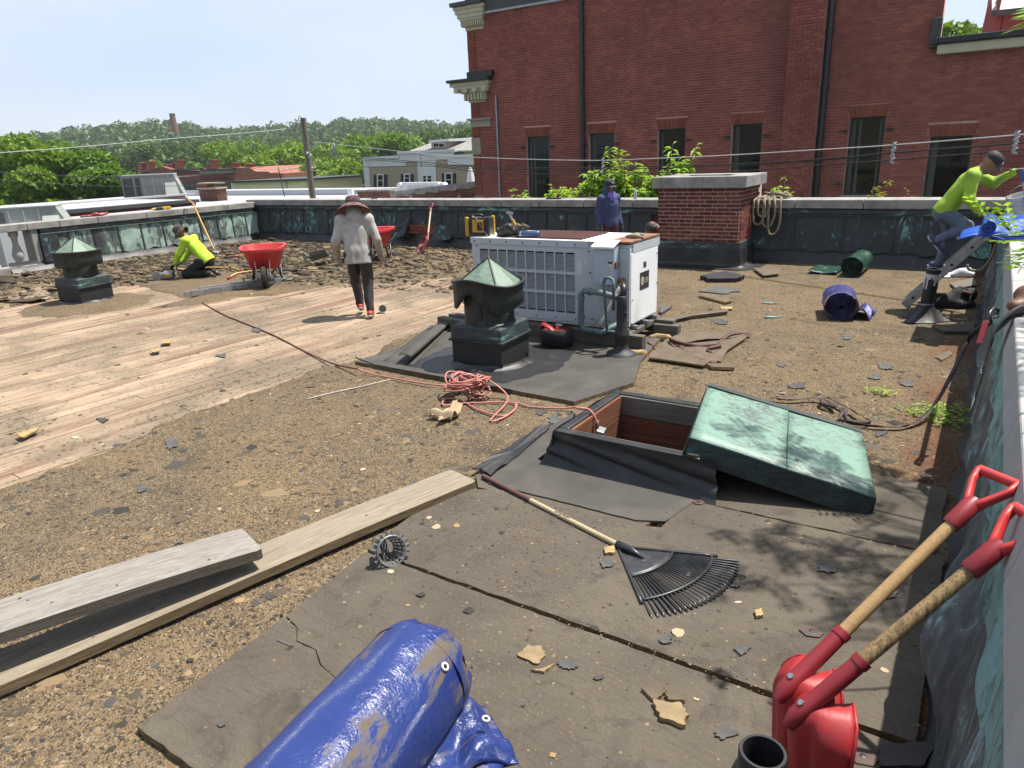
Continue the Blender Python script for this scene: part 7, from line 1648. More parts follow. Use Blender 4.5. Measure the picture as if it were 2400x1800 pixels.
def rake():
    a = G(1132, 1119, .035); b = G(1447, 1277, .045); d = (b - a); yaw = math.atan2(d.y, d.x)
    t = thing('leaf_rake', 'black fan leaf rake with pale wooden handle lying face up on the cover boards', 'rake', (b.x, b.y, 0), yaw); L = d.length
    h = MB().cyl((0, 0, 0), (0, 0, L + .05), .0165, n=14).build('handle', M['handle_pale'], t, smooth='auto'); h.rotation_euler = (0, -PI / 2, 0); h.location = (.05, 0, .045)
    g = MB(); 
    for k in range(9): g.box((-.50 + .014 * k, -.004 + .002 * (k % 3), .0625), (.010, .006 + .004 * (k % 2), .001))
    g.build('handle_print', M['label_black'], t)
    MB().cyl((-L, 0, .045), (-L + .5, 0, .045), .0172, n=14).build('stained_handle_end', M['strap'], t, smooth='auto')
    HA = math.radians(35); R0, R1, R2 = .30, .51, .63; n = 26
    zf = lambda r, a: .038 + .02 * math.cos(a * 2.2) * min(1, r / .4) - .01
    m = MB(); m.grid(lambda u, v: ((.02 + (R0 - .02) * v) * math.cos(HA * (2 * u - 1)), (.02 + (R0 - .02) * v) * math.sin(HA * (2 * u - 1)), zf(v * R0, HA * (2 * u - 1))), 20, 8); m.build('plate', M['rake_black'], t, smooth=True, thick=.005)
    m = MB(); m.tube([(0.0, 0, .05), (.10, 0, .058), (.19, 0, .045)], [.022, .02, .006], 10); m.build('socket', M['rake_black'], t, smooth=True)
    for s in (-1, 1): MB().tube([(r * math.cos(s * HA), r * math.sin(s * HA), zf(r, HA) + .008) for r in np.linspace(.0, R1 + .03, 8)], .009, 6).build('side_rib', M['rake_black'], t, smooth=True)
    for R in (R0, R1): MB().tube([(R * math.cos(a), R * math.sin(a), zf(R, a) + .005) for a in np.linspace(-HA, HA, 24)], .008, 6).build('cross_rib', M['rake_black'], t, smooth=True)
    for i in range(n):
        a = HA * (2 * (i + .5) / n - 1) * .985; c, s = math.cos(a), math.sin(a); m = MB()
        m.tube([(R0 * c, R0 * s, zf(R0, a)), (R1 * c, R1 * s, zf(R1, a)), (R2 * c, R2 * s, zf(R2, a) + .004), ((R2 + .022) * c, (R2 + .022) * s, zf(R2, a) - .006), ((R2 + .028) * c, (R2 + .028) * s, .004)], [.0055, .0065, .007, .007, .005], 6, flat=(1, .7)); m.build('tine', M['rake_black'], t, smooth=True)
    body('mud_smear', [((.2, -.02, zf(.2, 0) + .002), (.24, .03, zf(.2, 0) + .002), .02, .018, (0, 0, 1), 5)], M['cover'], t, .006, .01, .006, 90)
rake()
def strainer():
    p = G(912, 1322, .0); t = thing('drain_strainer', 'cast metal drain strainer basket lying on its side by the joint', 'drain strainer', p, 0); Q = Matrix.Rotation(math.radians(-22), 4, 'Z') @ Matrix.Rotation(math.radians(72), 4, 'Y'); m = MB(); T = lambda x, y, z: Q @ Vector((x, y, z)) + Vector((0, 0, .092))
    n = 20
    for k in range(n):
        a = 2 * PI * k / n; c, s = math.cos(a), math.sin(a); m.bar(T(.058 * c, .058 * s, -.05), T(.082 * c, .082 * s, .062), .012, .010, (c, s, 0)); m.bar(T(.078 * c, .078 * s, .05), T(.108 * c, .108 * s, .05), .014, .012)
    m.build('bars', M['cast'], t)
    for r, z in ((.058, -.05), (.066, -.01), (.074, .028), (.082, .06)):
        m = MB(); m.tube([T(r * math.cos(a), r * math.sin(a), z) for a in np.linspace(0, 2 * PI, 25)[:-1]], .0055, 6, closed=True); m.build('ring', M['cast'], t)
    m = MB(); m.bar(T(-.058, 0, -.05), T(.058, 0, -.05), .05, .008); m.build('bottom', M['cast'], t)
strainer()

def spiral_end(t, R, y, s, mat, turns=6, flat=1.0):
    m = MB(); P = [(R * (.12 + .86 * k / (turns * 16)) * math.cos(k * PI / 8), y, R * flat + R * flat * (.12 + .86 * k / (turns * 16)) * math.sin(k * PI / 8)) for k in range(turns * 16)]
    vs = []; 
    for p in P: vs += [(p[0], y - s * .10, p[2]), (p[0], y, p[2])]
    m.add(vs, [(2 * i, 2 * i + 1, 2 * i + 3, 2 * i + 2) for i in range(len(P) - 1)]); m.build('rolled_layers', mat, t, smooth=True, thick=.004)
def roll(name, label, a, b, R, mat, group=None, flat=1.0, cat='tarp', end=-1, wr=.006, turns=6):
    """rolled sheet lying from plan point a to b; the coiled end faces a"""
    d = Vector(b) - Vector(a); yaw = math.atan2(-d.x, d.y); t = thing(name, label, cat, a, yaw, group); L = d.length; r = random.Random(int(L * 1000)); ph = [r.uniform(0, 6) for _ in range(5)]
    def fn(u, v):
        th = 2 * PI * u; k = 1 + wr / R * (math.sin(3 * th + 5 * v + ph[0]) + .7 * math.sin(7 * th - 9 * v + ph[1]) + .6 * math.sin(11 * v + 2 * math.sin(th + ph[2])) + .3 * math.sin(31 * v + 3 * th))
        return (R * k * math.cos(th), L * v, R * flat + R * flat * k * math.sin(th))
    m = MB(); m.grid(fn, 56, 36); m.build('roll', mat, t, smooth=True)
    spiral_end(t, R * .97, .004, -1, mat, turns, flat); spiral_end(t, R * .97, L - .004, 1, mat, turns, flat)
    m = MB(); m.lathe([(0, 0), (R * .9, 0)], (0, 0, 0), 20, M=frame((0, 1, 0)) @ Matrix.Diagonal((1, flat, 1, 1))); m.v = [(x, y + .1, z + R * flat) for x, y, z in m.v]; m.build('roll_core', M['hole'], t)
    return t, L
ea, eb = G(985, 1592, .215), G(812, 1800, .215); ea.z = .035; eb.z = .035; eb = ea + (eb - ea).normalized() * 1.25
t, L = roll('rolled_tarp', 'big rolled blue tarp smeared with mud at the bottom of the picture', ea, eb, .215, M['blue_tarp'], wr=.004, turns=3)
TR = ROOT[t.name]
m = MB()
def fold(u, v):      # end of the roll gathered and tucked in
    th = 2 * PI * u; k = 1 - .28 * v ** 1.6 + .05 * math.sin(7 * th + 2) * v + .03 * math.sin(13 * th) * v; return (.217 * k * math.cos(th), .03 - .13 * v + .02 * math.sin(5 * th) * v, .215 + .217 * k * math.sin(th))
m.grid(fold, 60, 8); m.build('tucked_end', M['blue_tarp'], t, smooth=True)
m = MB(); m.lathe([(.155, 0), (0, .03)], (0, 0, 0), 24, M=frame((0, 1, 0))); m.v = [(x, y - .095, z + .215) for x, y, z in m.v]; m.build('end_cloth', M['blue_tarp'], t, smooth=True)
def grommet(t, c, n, r=.017):
    m = MB(); m.lathe([(r * .5, .001), (r * .75, .005), (r, .001), (r, -.002)], c, 18, M=frame(n)); m.build('grommet', M['label'], t, smooth=True)
    m = MB(); m.lathe([(0, .0005), (r * .5, .0005)], c, 12, M=frame(n)); m.build('grommet_hole', M['hole'], t)
a_ = math.radians(38); grommet(t, (-.217 * math.cos(a_) , .075, .215 + .217 * math.sin(a_) + .004), (-math.cos(a_), 0, math.sin(a_)))
fl = G(1110, 1745, .05)
q = thing('folded_tarp', 'loose folded flap of blue tarp with a grommet tucked beside the big roll', 'tarp', (fl.x, fl.y, .035), math.radians(-32))
m = MB()
def flap(u, v): 
    x = -.17 + .32 * u; y = -.42 + .54 * v; z = .115 + .03 * math.sin(4 * u + 3 * v) - .07 * abs(2 * u - 1) ** 3 + .018 * math.sin(11 * u + 6 * v) + .012 * math.sin(23 * v + 4 * u) - .09 * max(0, v - .86) / .14
    return (x + .02 * math.sin(6 * v), y, max(.004, z))
m.grid(flap, 36, 40); m.build('top_layer', M['blue_tarp'], q, smooth=True, thick=.008)
m = MB(); m.grid(lambda u, v: (-.15 + .34 * u, -.42 + .48 * v, max(.003, .05 + .02 * math.sin(7 * u + 9 * v) - .05 * abs(2 * u - 1) ** 4 - .04 * max(0, v - .8) * 5)), 24, 24); m.build('lower_layer', M['blue_tarp'], q, smooth=True, thick=.008)
grommet(q, (.03, .045, .142), (.1, .2, 1), .016)
c = G(1788, 1765, .50); t = thing('plastic_pipe', 'open black plastic pipe standing at the bottom edge beside the red shovels', 'pipe', (c.x, c.y, 0)); MB().lathe([(.067, 0), (.067, .50), (.064, .506), (.056, .506), (.054, .49), (.054, 0)], (0, 0, 0), 36).build('pipe', M['blackp'], t, smooth='auto')
# far rolls
a, b = G(1968, 752, 0), G(1955, 690, 0); roll('rolled_tarp', 'navy blue tarp rolled up on the gravel, spiral end facing the camera', a, a + (b - a).normalized() * .62, .20, M['navy_tarp'], None, .88, wr=.005)
m = MB(); t = thing('tarp_edge', 'loose navy tarp end bunched beside the navy roll', 'tarp', G(2008, 748)); m.grid(lambda u, v: (-.06 + .22 * u, -.05 + .5 * v, .10 * math.sin(PI * u) + .05 * math.sin(9 * v + 4 * u) * u + .03), 12, 16); m.build('sheet', M['navy_tarp'], t, smooth=True, thick=.01)
a, b = G(1994, 650, 0), G(2040, 612, 0); roll('rolled_tarp', 'green tarp rolled up by the far parapet, right', a, a + (b - a).normalized() * .95, .165, M['green_tarp'], None, 1, wr=.004)
m = MB(); t = thing('green_tarp_sheet', 'flat folded green tarp lying left of the green roll', 'tarp', G(1950, 638)); d = (b - a).normalized(); e = Vector((d.y, -d.x, 0))
for k in range(3): m.grid(lambda u, v: Vector((0, 0, .012 + .018 * k + .02 * math.sin(5 * u + k) * (1 - v))) + e * (-.25 - .04 * k + (.38 + .04 * k) * u) + d * (-.25 + .7 * v - .03 * k), 10, 8)
m.build('layers', M['green_tarp'], t, smooth=True, thick=.006)
m = MB(); m.tube([e * -.26 + d * (-.25 + .1 * i) + Vector((0, 0, .03)) for i in range(8)], .02, 6); m.build('blue_hem', M['navy_tarp'], t, smooth=True)

# black vent pipe with white drips, right
p = G(2164, 750); t = thing('vent_pipe', 'black vent pipe with white paint drips and a draped rubber boot, near the ladder foot', 'pipe', p)
MB().lathe([(.07, .05), (.078, .60), (.078, .63), (.066, .63), (.062, .50)], (0, 0, 0), 24, M=Euler((.03, .06, 0)).to_matrix()).build('pipe', M['tar'], t, smooth='auto')
MB().lathe([(.0785, .575), (.0805, .62), (.0805, .636), (.064, .636)], (0, 0, 0), 24, M=Euler((.03, .06, 0)).to_matrix()).build('paint_rim', M['tar'], t, smooth='auto')
m = MB(); R3 = Euler((.03, .06, 0)).to_matrix(); rr = random.Random(5)
for k in range(24): a = 2 * PI * k / 24; l = rr.choice((.03, .05, .08, .12, .17)); m.bar(R3 @ Vector((.0785 * math.cos(a), .0785 * math.sin(a), .565 - l)), R3 @ Vector((.0785 * math.cos(a), .0785 * math.sin(a), .578)), .017, .005, (math.cos(a), math.sin(a), 0))
m.build('paint_drips', M['white'], t)
def bootf(u, v): a = 2 * PI * u; r = .085 + .15 * (1 - v) ** 2 * (1 + .35 * math.sin(3 * a + 1) + .2 * math.sin(5 * a)); return (r * math.cos(a), r * math.sin(a), .012 + .19 * v + .03 * abs(math.sin(2.5 * a)) * (1 - v) * v * 3)
m = MB(); m.grid(bootf, 48, 10); m.build('boot', M['rubber'], t, smooth=True); MB().lathe([(.086, .195), (.09, .205), (.086, .215)], (0, 0, 0), 20).build('clamp', M['zinc'], t, smooth=True)
# ladders
def ladder(label, a, b, wv, n, mat='alu', group=None):
    t = thing('ladder', label, 'ladder', a, 0, group); a, b, wv = Vector((0, 0, 0)), Vector(b) - Vector(a), Vector(wv); up = b.cross(wv).normalized()
    for k in (0, 1):
        r = MB().bar(a + wv * k, b + wv * k, .028, .10, up).build('rail', M[mat], t, bevel=.004)
        m = MB()
        for i in range(n): c = a.lerp(b, (i + .5) / n) + wv * k; s = wv.normalized() * (-1 if k == 0 else 1) * .016; m.cyl(c, c + s, .017, n=10)
        tag(m.build('rung_end', M['hole'], r), kind='stuff')
    for i in range(n): MB().cyl(a.lerp(b, (i + .5) / n) + wv * .03, a.lerp(b, (i + .5) / n) + wv * .97, .016, n=8).build('rung', M[mat], t, smooth='auto')
    return t
ladder('aluminium ladder leaning on the near parapet under the climbing man', (-.77, 10.42, .05), (.16, 10.42, 1.16), (0, .42, 0), 5)
a, b = G(430, 690, .05), G(640, 660, .05); d = b - a; ladder('aluminium ladder section lying flat on the deck behind the kneeling man', a, b + d * .1, (-.10, .36, 0), 7)
# claw bars and long-handled tools
def bar_tool(label, pts, mat, tip, r=.014, cat='pry bar', group=None, name='pry_bar'):
    p0 = Vector(pts[0]); t = thing(name, label, cat, (p0.x, p0.y, 0), 0, group); q = [Vector(p) - Vector((p0.x, p0.y, 0)) for p in pts]
    MB().tube(q, r, 8).build('shaft', M[mat], t, smooth=True); e = (q[1] - q[0]).normalized() * .12; MB().tube([q[0] - e * .1, q[0] + e], r * 1.3, 8).build('grip', M[tip], t, smooth=True); return t
Q = lambda px, py, z=.03: G(px, py, z)
a = Q(506, 592, .03); b = onX(437, 466, LX + .10); c = b + (a - b) * .12 + Vector((0.12, .02, .05)); t = bar_tool('orange handled spud bar leaning on the left parapet behind the kneeling man', [b, c, a + (b - a) * .1, a], 'yellow_orange', 'red', .022, 'roofing tool', name='spud_bar')
o = Vector(ROOT[t.name].translation); MB().box(a - o + Vector((.04, .0, .02)), (.20, .14, .012), Euler((.1, .25, .3)).to_matrix()).build('blade', M['zinc'], t); MB().bar(a - o, a - o + Vector((-.1, .02, .35)), .03, .015).build('blade_socket', M['zinc'], t)
bar_tool('yellow tool handle with red tip lying behind the barrow, upper of two', [Q(568, 635), Q(545, 628), Q(505, 627), Q(470, 628)], 'yellow_orange', 'red', .02, 'tool', 'yellow handled tools on the deck', 'long_tool')
bar_tool('yellow tool handle with red tip lying behind the barrow, crossing below', [Q(535, 652), Q(556, 640), Q(600, 634, .06), Q(640, 630, .06)], 'yellow_orange', 'red', .02, 'tool', 'yellow handled tools on the deck', 'long_tool')
bar_tool('short yellow tool handle with red tip above the barrow tray, left', [Q(548, 601, .1), Q(575, 598, .1), Q(610, 596, .12)], 'yellow_orange', 'red', .02, 'tool', 'yellow handled tools on the deck', 'long_tool')

# cords, straps, ropes
def curve_pts(P, n=8, closed=False):
    P = [Vector(p) for p in P]; o = []
    for i in range(len(P) - 1):
        p0, p1, p2, p3 = P[max(i - 1, 0)], P[i], P[i + 1], P[min(i + 2, len(P) - 1)]
        for k in range(n): u = k / n; o.append(.5 * (2 * p1 + (p2 - p0) * u + (2 * p0 - 5 * p1 + 4 * p2 - p3) * u * u + (3 * p1 - p0 - 3 * p2 + p3) * u ** 3))
    return o + [P[-1]]
def loose(name, label, cat, P, r, mat, flat=None, group=None): return tag(MB().tube(curve_pts(P), r, 6, flat=flat).build(name, M[mat], None, smooth=True), label, cat, group)
loose('extension_cord', 'dark red extension cord running from the kneeling man across the bare deck', 'cord', [Q(420, 676, .0), Q(440, 690, -.02), Q(520, 735, -.02), Q(560, 752, -.02), Q(640, 785, -.02), Q(720, 826, -.02), Q(780, 852, .01), Q(840, 865, .07)], .010, 'cord_dark')
r = random.Random(6); c = Q(1110, 925); P = [Q(840, 865, .07), Q(880, 878, .02), Q(960, 893), Q(1030, 903), Q(1075, 901)]
for k in range(17):
    for a in range(5):
        th = a * 1.26 + k * .9; R = r.uniform(.09, .27); P.append(c + Vector((R * math.cos(th) * .95 - .05, R * math.sin(th) * .8, .02 + r.uniform(0, .10) + .07 * (k > 8))))
P += [Q(1190, 930, .04), Q(1150, 985, .02), Q(1190, 973, .02), Q(1205, 945, .02)]
for px, py in ((1090, 945), (1040, 950), (1045, 935), (1080, 938), (1120, 960), (1175, 975), (1205, 962), (1212, 945)): P.append(Q(px, py, .02))
P += [Q(1240, 953, .015), Q(1300, 957, .02), Q(1350, 955, .06), Vector((HX0 - .04, HY0 + .42, .30)), Vector((HX0 + .06, HY0 + .42, .305)), Vector((HX0 + .12, HY0 + .42, .22)), Vector((HX0 + .115, HY0 + .42, .10)), Vector((HX0 + .10, HY0 + .42, -.3))]
loose('extension_cord', 'pale red extension cord tangled in a heap and led into the hatch', 'cord', P, .0085, 'cord_pale')
loose('tie_wire', 'thin white wire lying on the gravel left of the cord heap', 'wire', [Q(720, 935, .01), Q(780, 920, .01), Q(850, 905, .012), Q(915, 889, .012)], .005, 'wire_pale')
def ribbon(name, label, cat, P, w, mat, group=None):
    P = curve_pts(P, 7); vs = []; r = random.Random(len(P)); tw = 0
    for i, p in enumerate(P):
        t = (P[min(i + 1, len(P) - 1)] - P[max(i - 1, 0)]).normalized(); s = t.cross(Vector((0, 0, 1))).normalized(); tw += r.uniform(-.35, .37); d = (s * math.cos(tw) + Vector((0, 0, 1)) * abs(math.sin(tw))) * w / 2; vs += [p - d + Vector((0, 0, .012)), p + d + Vector((0, 0, .012))]
    m = MB(); m.add(vs, [(2 * i, 2 * i + 1, 2 * i + 3, 2 * i + 2) for i in range(len(P) - 1)]); return tag(m.build(name, M[mat], None, smooth=True, thick=.004), label, cat, group)
ribbon('strap', 'brown webbing strap strewn over the scrap board right of the rooftop unit', 'strap', [Q(1520, 800, .05), Q(1535, 812, .03), Q(1580, 808, .03), Q(1640, 800, .05), Q(1700, 795, .04), Q(1760, 785, .03), Q(1720, 782, .06), Q(1690, 800, .04), Q(1680, 830, .03), Q(1655, 822, .05), Q(1690, 812, .06), Q(1640, 815, .03), Q(1585, 805, .08), Q(1570, 797, .06), Q(1605, 825, .03), Q(1640, 845, .03), Q(1680, 852, .02)], .045, 'strap')
SP = [Q(1805, 935, .02), Q(1850, 940, .02), Q(1920, 936, .03), Q(1960, 955, .05), Q(1925, 945, .04), Q(1940, 935, .05), Q(1980, 955, .04), Q(2030, 985, .03), Q(2035, 992, .03), Q(1985, 990, .02), Q(1980, 965, .06), Q(1970, 985, .03), Q(2020, 998, .02), Q(2100, 1003, .02), Q(2150, 990, .03), Q(2190, 950, .12), Q(2230, 880, .35), Q(2275, 790, .62), Vector((.10, 5.6, .93))]
ribbon('strap', 'dark red lanyard strap heaped by the lid and stretched up to the near parapet', 'strap', SP, .035, 'strap_dark')
r = random.Random(12)
def rope(label, c, R, n, hang, sq=.5):
    P = []
    for k in range(n):
        a = k * 1.15 + r.uniform(-.2, .2); q = R * r.uniform(.45, 1); P.append(c + Vector((q * math.cos(a), q * math.sin(a) * sq, .02 + r.uniform(0, .10))))
    for x, z in hang: P += [c + Vector((x, -.34, .03)), c + Vector((x - .02, -.47, -.06)), c + Vector((x + .0, -.48, z)), c + Vector((x + .12, -.485, z - .04)), c + Vector((x + .19, -.48, z + .15)), c + Vector((x + .18, -.47, -.05)), c + Vector((x + .13, -.32, .05))]
    loose('rope', label, 'rope', P, .021, 'rope')
c = onY(1822, 452, FY + .22); c.z = FT; rope('coil of manila rope hanging over the far parapet right of the chimney', c, .26, 26, [(-.28, -.38), (-.10, -.42), (.0, -.55), (-.2, -.25)])
c = Vector((.62, 9.55, 1.08)); rope('coil of manila rope heaped on the near parapet behind the bucket', c, .30, 24, [])
loose('rope', 'loop of rope hanging beside the leaning ladder', 'rope', [Vector((.12, 10.1, 1.05)), Vector((.10, 10.1, .8)), Vector((.02, 10.1, .62)), Vector((-.10, 10.1, .60)), Vector((-.14, 10.1, .66))], .018, 'rope')
# ---------------------------------------------------------------- people
def v_(p): return np.array(p, float)
def hand_prims(w, tip, side, nrm):
    w, tip = v_(w), v_(tip); d = tip - w; L = np.linalg.norm(d); d = d / L; n = v_(nrm); n = n - d * (n @ d); n /= np.linalg.norm(n); s = np.cross(d, n) * side
    P = [(w, w + d * L * .32, .030, .038, n, 1.5), (w + d * L * .30 - s * .018, w + d * L * .48 - s * .02, .026, .024, n, 1.3), (w + d * L * .30 + s * .018, w + d * L * .48 + s * .022, .026, .024, n, 1.3)]
    for k, (o, l) in enumerate(((-.030, .40), (-.010, .48), (.010, .45), (.029, .35))):
        a = w + d * L * .5 + s * o; b = a + d * L * l * .55 + n * .008; c = b + d * L * l * .42 + n * .022
        P += [(a, b, .0105, .010), (b, c, .010, .0085)]
    a = w + d * L * .18 + s * -.03; b = a + d * L * .22 - s * .022 + n * .015; P += [(a, b, .014, .012), (b, b + d * L * .18 + n * .012, .012, .0095)]
    return P
def person(label, loc, rz, J, shirt, trousers, glove, shoes, skin='skin', hat=None, face=True, height=1.0, shirtlen=0.0, seed=1):
    t = thing('person', label, 'person', loc, rz); j = {k: v_(v) for k, v in J.items()}
    hd, nk, ch, pv = j['head'], j['neck'], j['chest'], j['pelvis']; f = v_(J.get('look', (0, 1, -.2))); f /= np.linalg.norm(f); u = v_(J.get('crown', (0, 0, 1))); u = u - f * (u @ f); u /= np.linalg.norm(u); r = np.cross(f, u)
    tors = np.cross(v_((1, 0, 0)), ch - pv); tors /= np.linalg.norm(tors)
    P = [(hd + u * .025 - f * .012, hd + u * .03 - f * .005, .088, .085), (hd + u * .0 + f * .025, hd - u * .085 + f * .045, .066, .036), (hd + f * .083 + u * .008, hd + f * .098 - u * .022, .010, .014), (hd - u * .045 + f * .07, hd - u * .047 + f * .082, .018, .012), (hd + u * .03 + f * .068 - r * .03, hd + u * .03 + f * .068 + r * .03, .017, .017)]
    for s in (-1, 1): P.append((hd + r * s * .076 - u * .01 - f * .01, hd + r * s * .084 + u * .025 - f * .02, .012, .016))
    P += [(hd - u * .06 - f * .02, nk, .050, .056), (nk, ch, .06, .12, tors, 1.4), (ch, pv, .13, .13, tors, 1.5)]
    for s in 'lr': P += [(ch, j['s' + s], .09, .06), (j['s' + s], j['e' + s], .048, .038), (j['e' + s], j['w' + s], .038, .027), (pv, j['h' + s], .11, .09), (j['h' + s], j['k' + s], .080, .055), (j['k' + s], j['a' + s], .055, .038), (j['a' + s], j['t' + s], .035, .03)]
    for s in 'lr': d = j['f' + s] - j['w' + s]; P.append((j['w' + s], j['w' + s] + d * .45, .026, .024))
    body('body', P, M[skin], t, .0125, .022, seed=seed)
    fw = (1.0 if not face else 1.0)
    if face:
        m = MB()
        for s in (-1, 1): c = hd + f * .079 + r * s * .030 + u * .010; m.tube([c - r * .012, c, c + r * .012], [.003, .0055, .003], 6)
        m.build('eye', M['hole'], t, smooth=True); c = hd + f * .090 - u * .048; MB().tube([c - r * .022 - f * .008, c, c + r * .022 - f * .008], [.003, .006, .003], 6).build('mouth', M['maroon'], t, smooth=True)
    axu = (ch - pv) / np.linalg.norm(ch - pv); hem = pv - axu * (.07 + shirtlen); sx = v_((1, 0, 0))
    S_ = [(nk - (nk - ch) * .05, ch, .072, .13, tors, 1.3), (ch, pv, .150, .150, tors, 1.35)]
    for q in (-1, 1): S_ += [(ch + sx * q * .055, pv + sx * q * .045, .135, .135, tors, 1.25), (pv + sx * q * .045, hem - axu * .12 + sx * q * .055, .138, .150, tors, 1.18)]
    for s in 'lr':
        w = j['w' + s]; e = j['e' + s]; S_ += [(ch + (nk - ch) * .55, j['s' + s], .085, .082), (j['s' + s], e, .078, .060), (e, w - (w - e) * .06, .060, .043)]
    body('shirt', S_, M[shirt], t, .0125, .033, .009, 44, cut=lambda Q: (hem - Q) @ axu, seed=seed)
    T_ = [(pv + (ch - pv) * .08, pv - (ch - pv) * .08, .135, .14, tors, 1.25)]
    for s in 'lr':
        a = j['a' + s]; k = j['k' + s]; T_ += [(pv, j['h' + s], .10, .095), (j['h' + s], k, .098, .078), (k, a + (k - a) * .10, .078, .058)]
    body('trousers', T_, M[trousers], t, .0125, .028, .015, 46, seed=seed + 5)
    for s in 'lr':
        a, q = j['a' + s], j['t' + s]; d = q - a; d0 = d / np.linalg.norm(d); dn = np.cross(d0, (1, 0, 0)); dn = dn if dn[2] < 0 else -dn; up = -dn
        so = body('shoe', [(a - d0 * .055 + dn * .035, q, .042, .038, (1, 0, 0), 1.0), (a, a + dn * .02, .048, .05)], M[shoes[0]], t, .010, .02)
        body('sole', [(a - d0 * .065 + dn * .065, q + dn * .018 + d0 * .01, .040, .040, dn, 2.6)], M[shoes[1]], so, .010, .01)
        sg = -1 if s == 'l' else 1
        body('glove', hand_prims(j['w' + s], j['f' + s], sg, J.get('palm' + s, (-sg, .3, 0))) + [(j['w' + s] - (j['f' + s] - j['w' + s]) * .2, j['w' + s], .040, .036)], M[glove], t, .0065, .008, seed=seed)
    Hm = Matrix(((r[0], f[0], u[0]), (r[1], f[1], u[1]), (r[2], f[2], u[2]))).to_4x4()
    def put(m): m.v = [tuple(Hm.to_3x3() @ Vector(p) + Vector(hd)) for p in m.v]; return m
    if hat: hat(t, put)
    return t, put, (hd, f, u, r)
def cap_hat(mat, logo=None):
    def mk(t, put):
        h = put(MB().lathe([(.099, .035), (.103, .06), (.098, .095), (.075, .128), (.035, .143), (0, .146)], (0, -.012, 0), 24)).build('cap', M[mat], t, smooth=True)
        m = MB(); m.grid(lambda u, v: ((u - .5) * .165 * (1 - .25 * v * v), .075 + .095 * v * (1 - (2 * u - 1) ** 2 * .35), .045 - .02 * v - .05 * (2 * u - 1) ** 2 * .35), 12, 6); put(m).build('visor', M[mat], h, smooth=True, thick=.005)
        if logo:
            m = MB(); m.tube([(-.022, .091, .07), (-.008, .093, .092), (.004, .094, .075), (.018, .092, .094), (.024, .091, .072)], .004, 5); put(m).build('cap_emblem', M[logo], h, smooth=True)
        if mat == 'cap_dark2': put(MB().lathe([(0, .002), (.014, .002)], (.045, .135, .048), 12)).build('visor_sticker', M['label'], h)
    return mk
def brim_hat(mat, R, droop, band=True):
    def mk(t, put):
        n = 40; cr = MB().lathe([(.108, .02), (.108, .06), (.100, .115), (.085, .135), (0, .142)], (0, -.01, 0), 28); h = put(cr).build('hat', M[mat], t, smooth=True)
        m = MB(); m.grid(lambda u, v: ((.106 + (R - .106) * v) * math.cos(2 * PI * u), -.01 + (.106 + (R - .106) * v) * math.sin(2 * PI * u), .028 - droop * v ** 1.3 - .02 * v * math.cos(4 * PI * u)), n, 6); put(m).build('brim', M[mat], h, smooth=True, thick=.006)
        if band: put(MB().lathe([(.110, .035), (.110, .058)], (0, -.01, 0), 28)).build('hat_band', M['leather_dark'], h, smooth=True)
    return mk
M['cap_dark'] = plain('charcoal_cap', (.03, .03, .034), .8); M['cap_dark2'] = plain('black_cap', (.018, .018, .02), .75)
wk = dict(head=(0, .15, 1.555), neck=(0, .07, 1.43), chest=(0, .04, 1.24), pelvis=(0, 0, .94), look=(0, .95, -.3), crown=(0, .12, 1), sl=(-.185, .05, 1.375), sr=(.185, .05, 1.375), el=(-.285, 0, 1.10), er=(.285, 0, 1.09), wl=(-.30, .07, .86), wr=(.325, .08, .83), fl=(-.27, .14, .70), fr=(.31, .14, .665), hl=(-.095, 0, .90), hr=(.095, 0, .90), kl=(-.075, .19, .50), kr=(.10, .02, .49), al=(-.05, .20, .13), ar=(.10, -.13, .09), tl=(-.05, .34, .06), tr=(.115, .03, .045))
t, _p, _h = person('man in dusty grey shirt and wide brimmed hat walking away across the deck', (-7.42, 7.28, -.03), math.radians(42), wk, 'shirt_gray', 'trousers_dark', 'glove_tan', ('shoe_red', 'shoe_white'), hat=brim_hat('hat_maroon', .25, .10), face=False, shirtlen=.10, seed=3)
body('neck_cloth', [((0, .145, 1.535), (0, .05, 1.40), .092, .125, (0, 1, .2), 1.15)], M['shirt_gray'], t, .0125, .02, .006, 50)
for s in 'lr':
    a, b = v_(wk['e' + s]), v_(wk['w' + s]); body('dusty_sleeve', [(a + (b - a) * .05, b, .060, .047)], M['glove_tan'], t, .0125, .02, .006, 50)
kn = dict(head=(0, .30, .90), neck=(0, .20, .80), chest=(0, .06, .64), pelvis=(0, -.14, .36), look=(0, .75, -.66), crown=(0, .6, .8), sl=(-.185, .14, .755), sr=(.185, .14, .755), el=(-.23, .30, .50), er=(.23, .30, .50), wl=(-.14, .47, .29), wr=(.14, .47, .29), fl=(-.09, .60, .20), fr=(.09, .60, .20), hl=(-.10, -.10, .33), hr=(.10, -.10, .33), kl=(-.13, .28, .09), kr=(.13, .28, .09), al=(-.11, -.20, .09), ar=(.11, -.20, .09), tl=(-.11, -.29, .025), tr=(.11, -.29, .025), palml=(0, .3, -1), palmr=(0, .3, -1))
person('man in lime green shirt and camouflage bucket hat kneeling over a cutting tool', (-13.25, 8.62, 0.0), math.radians(121), kn, 'hivis', 'trousers_black', 'glove_black', ('trousers_dark', 'leather_tan'), hat=brim_hat('camo', .165, .06, False), seed=4)
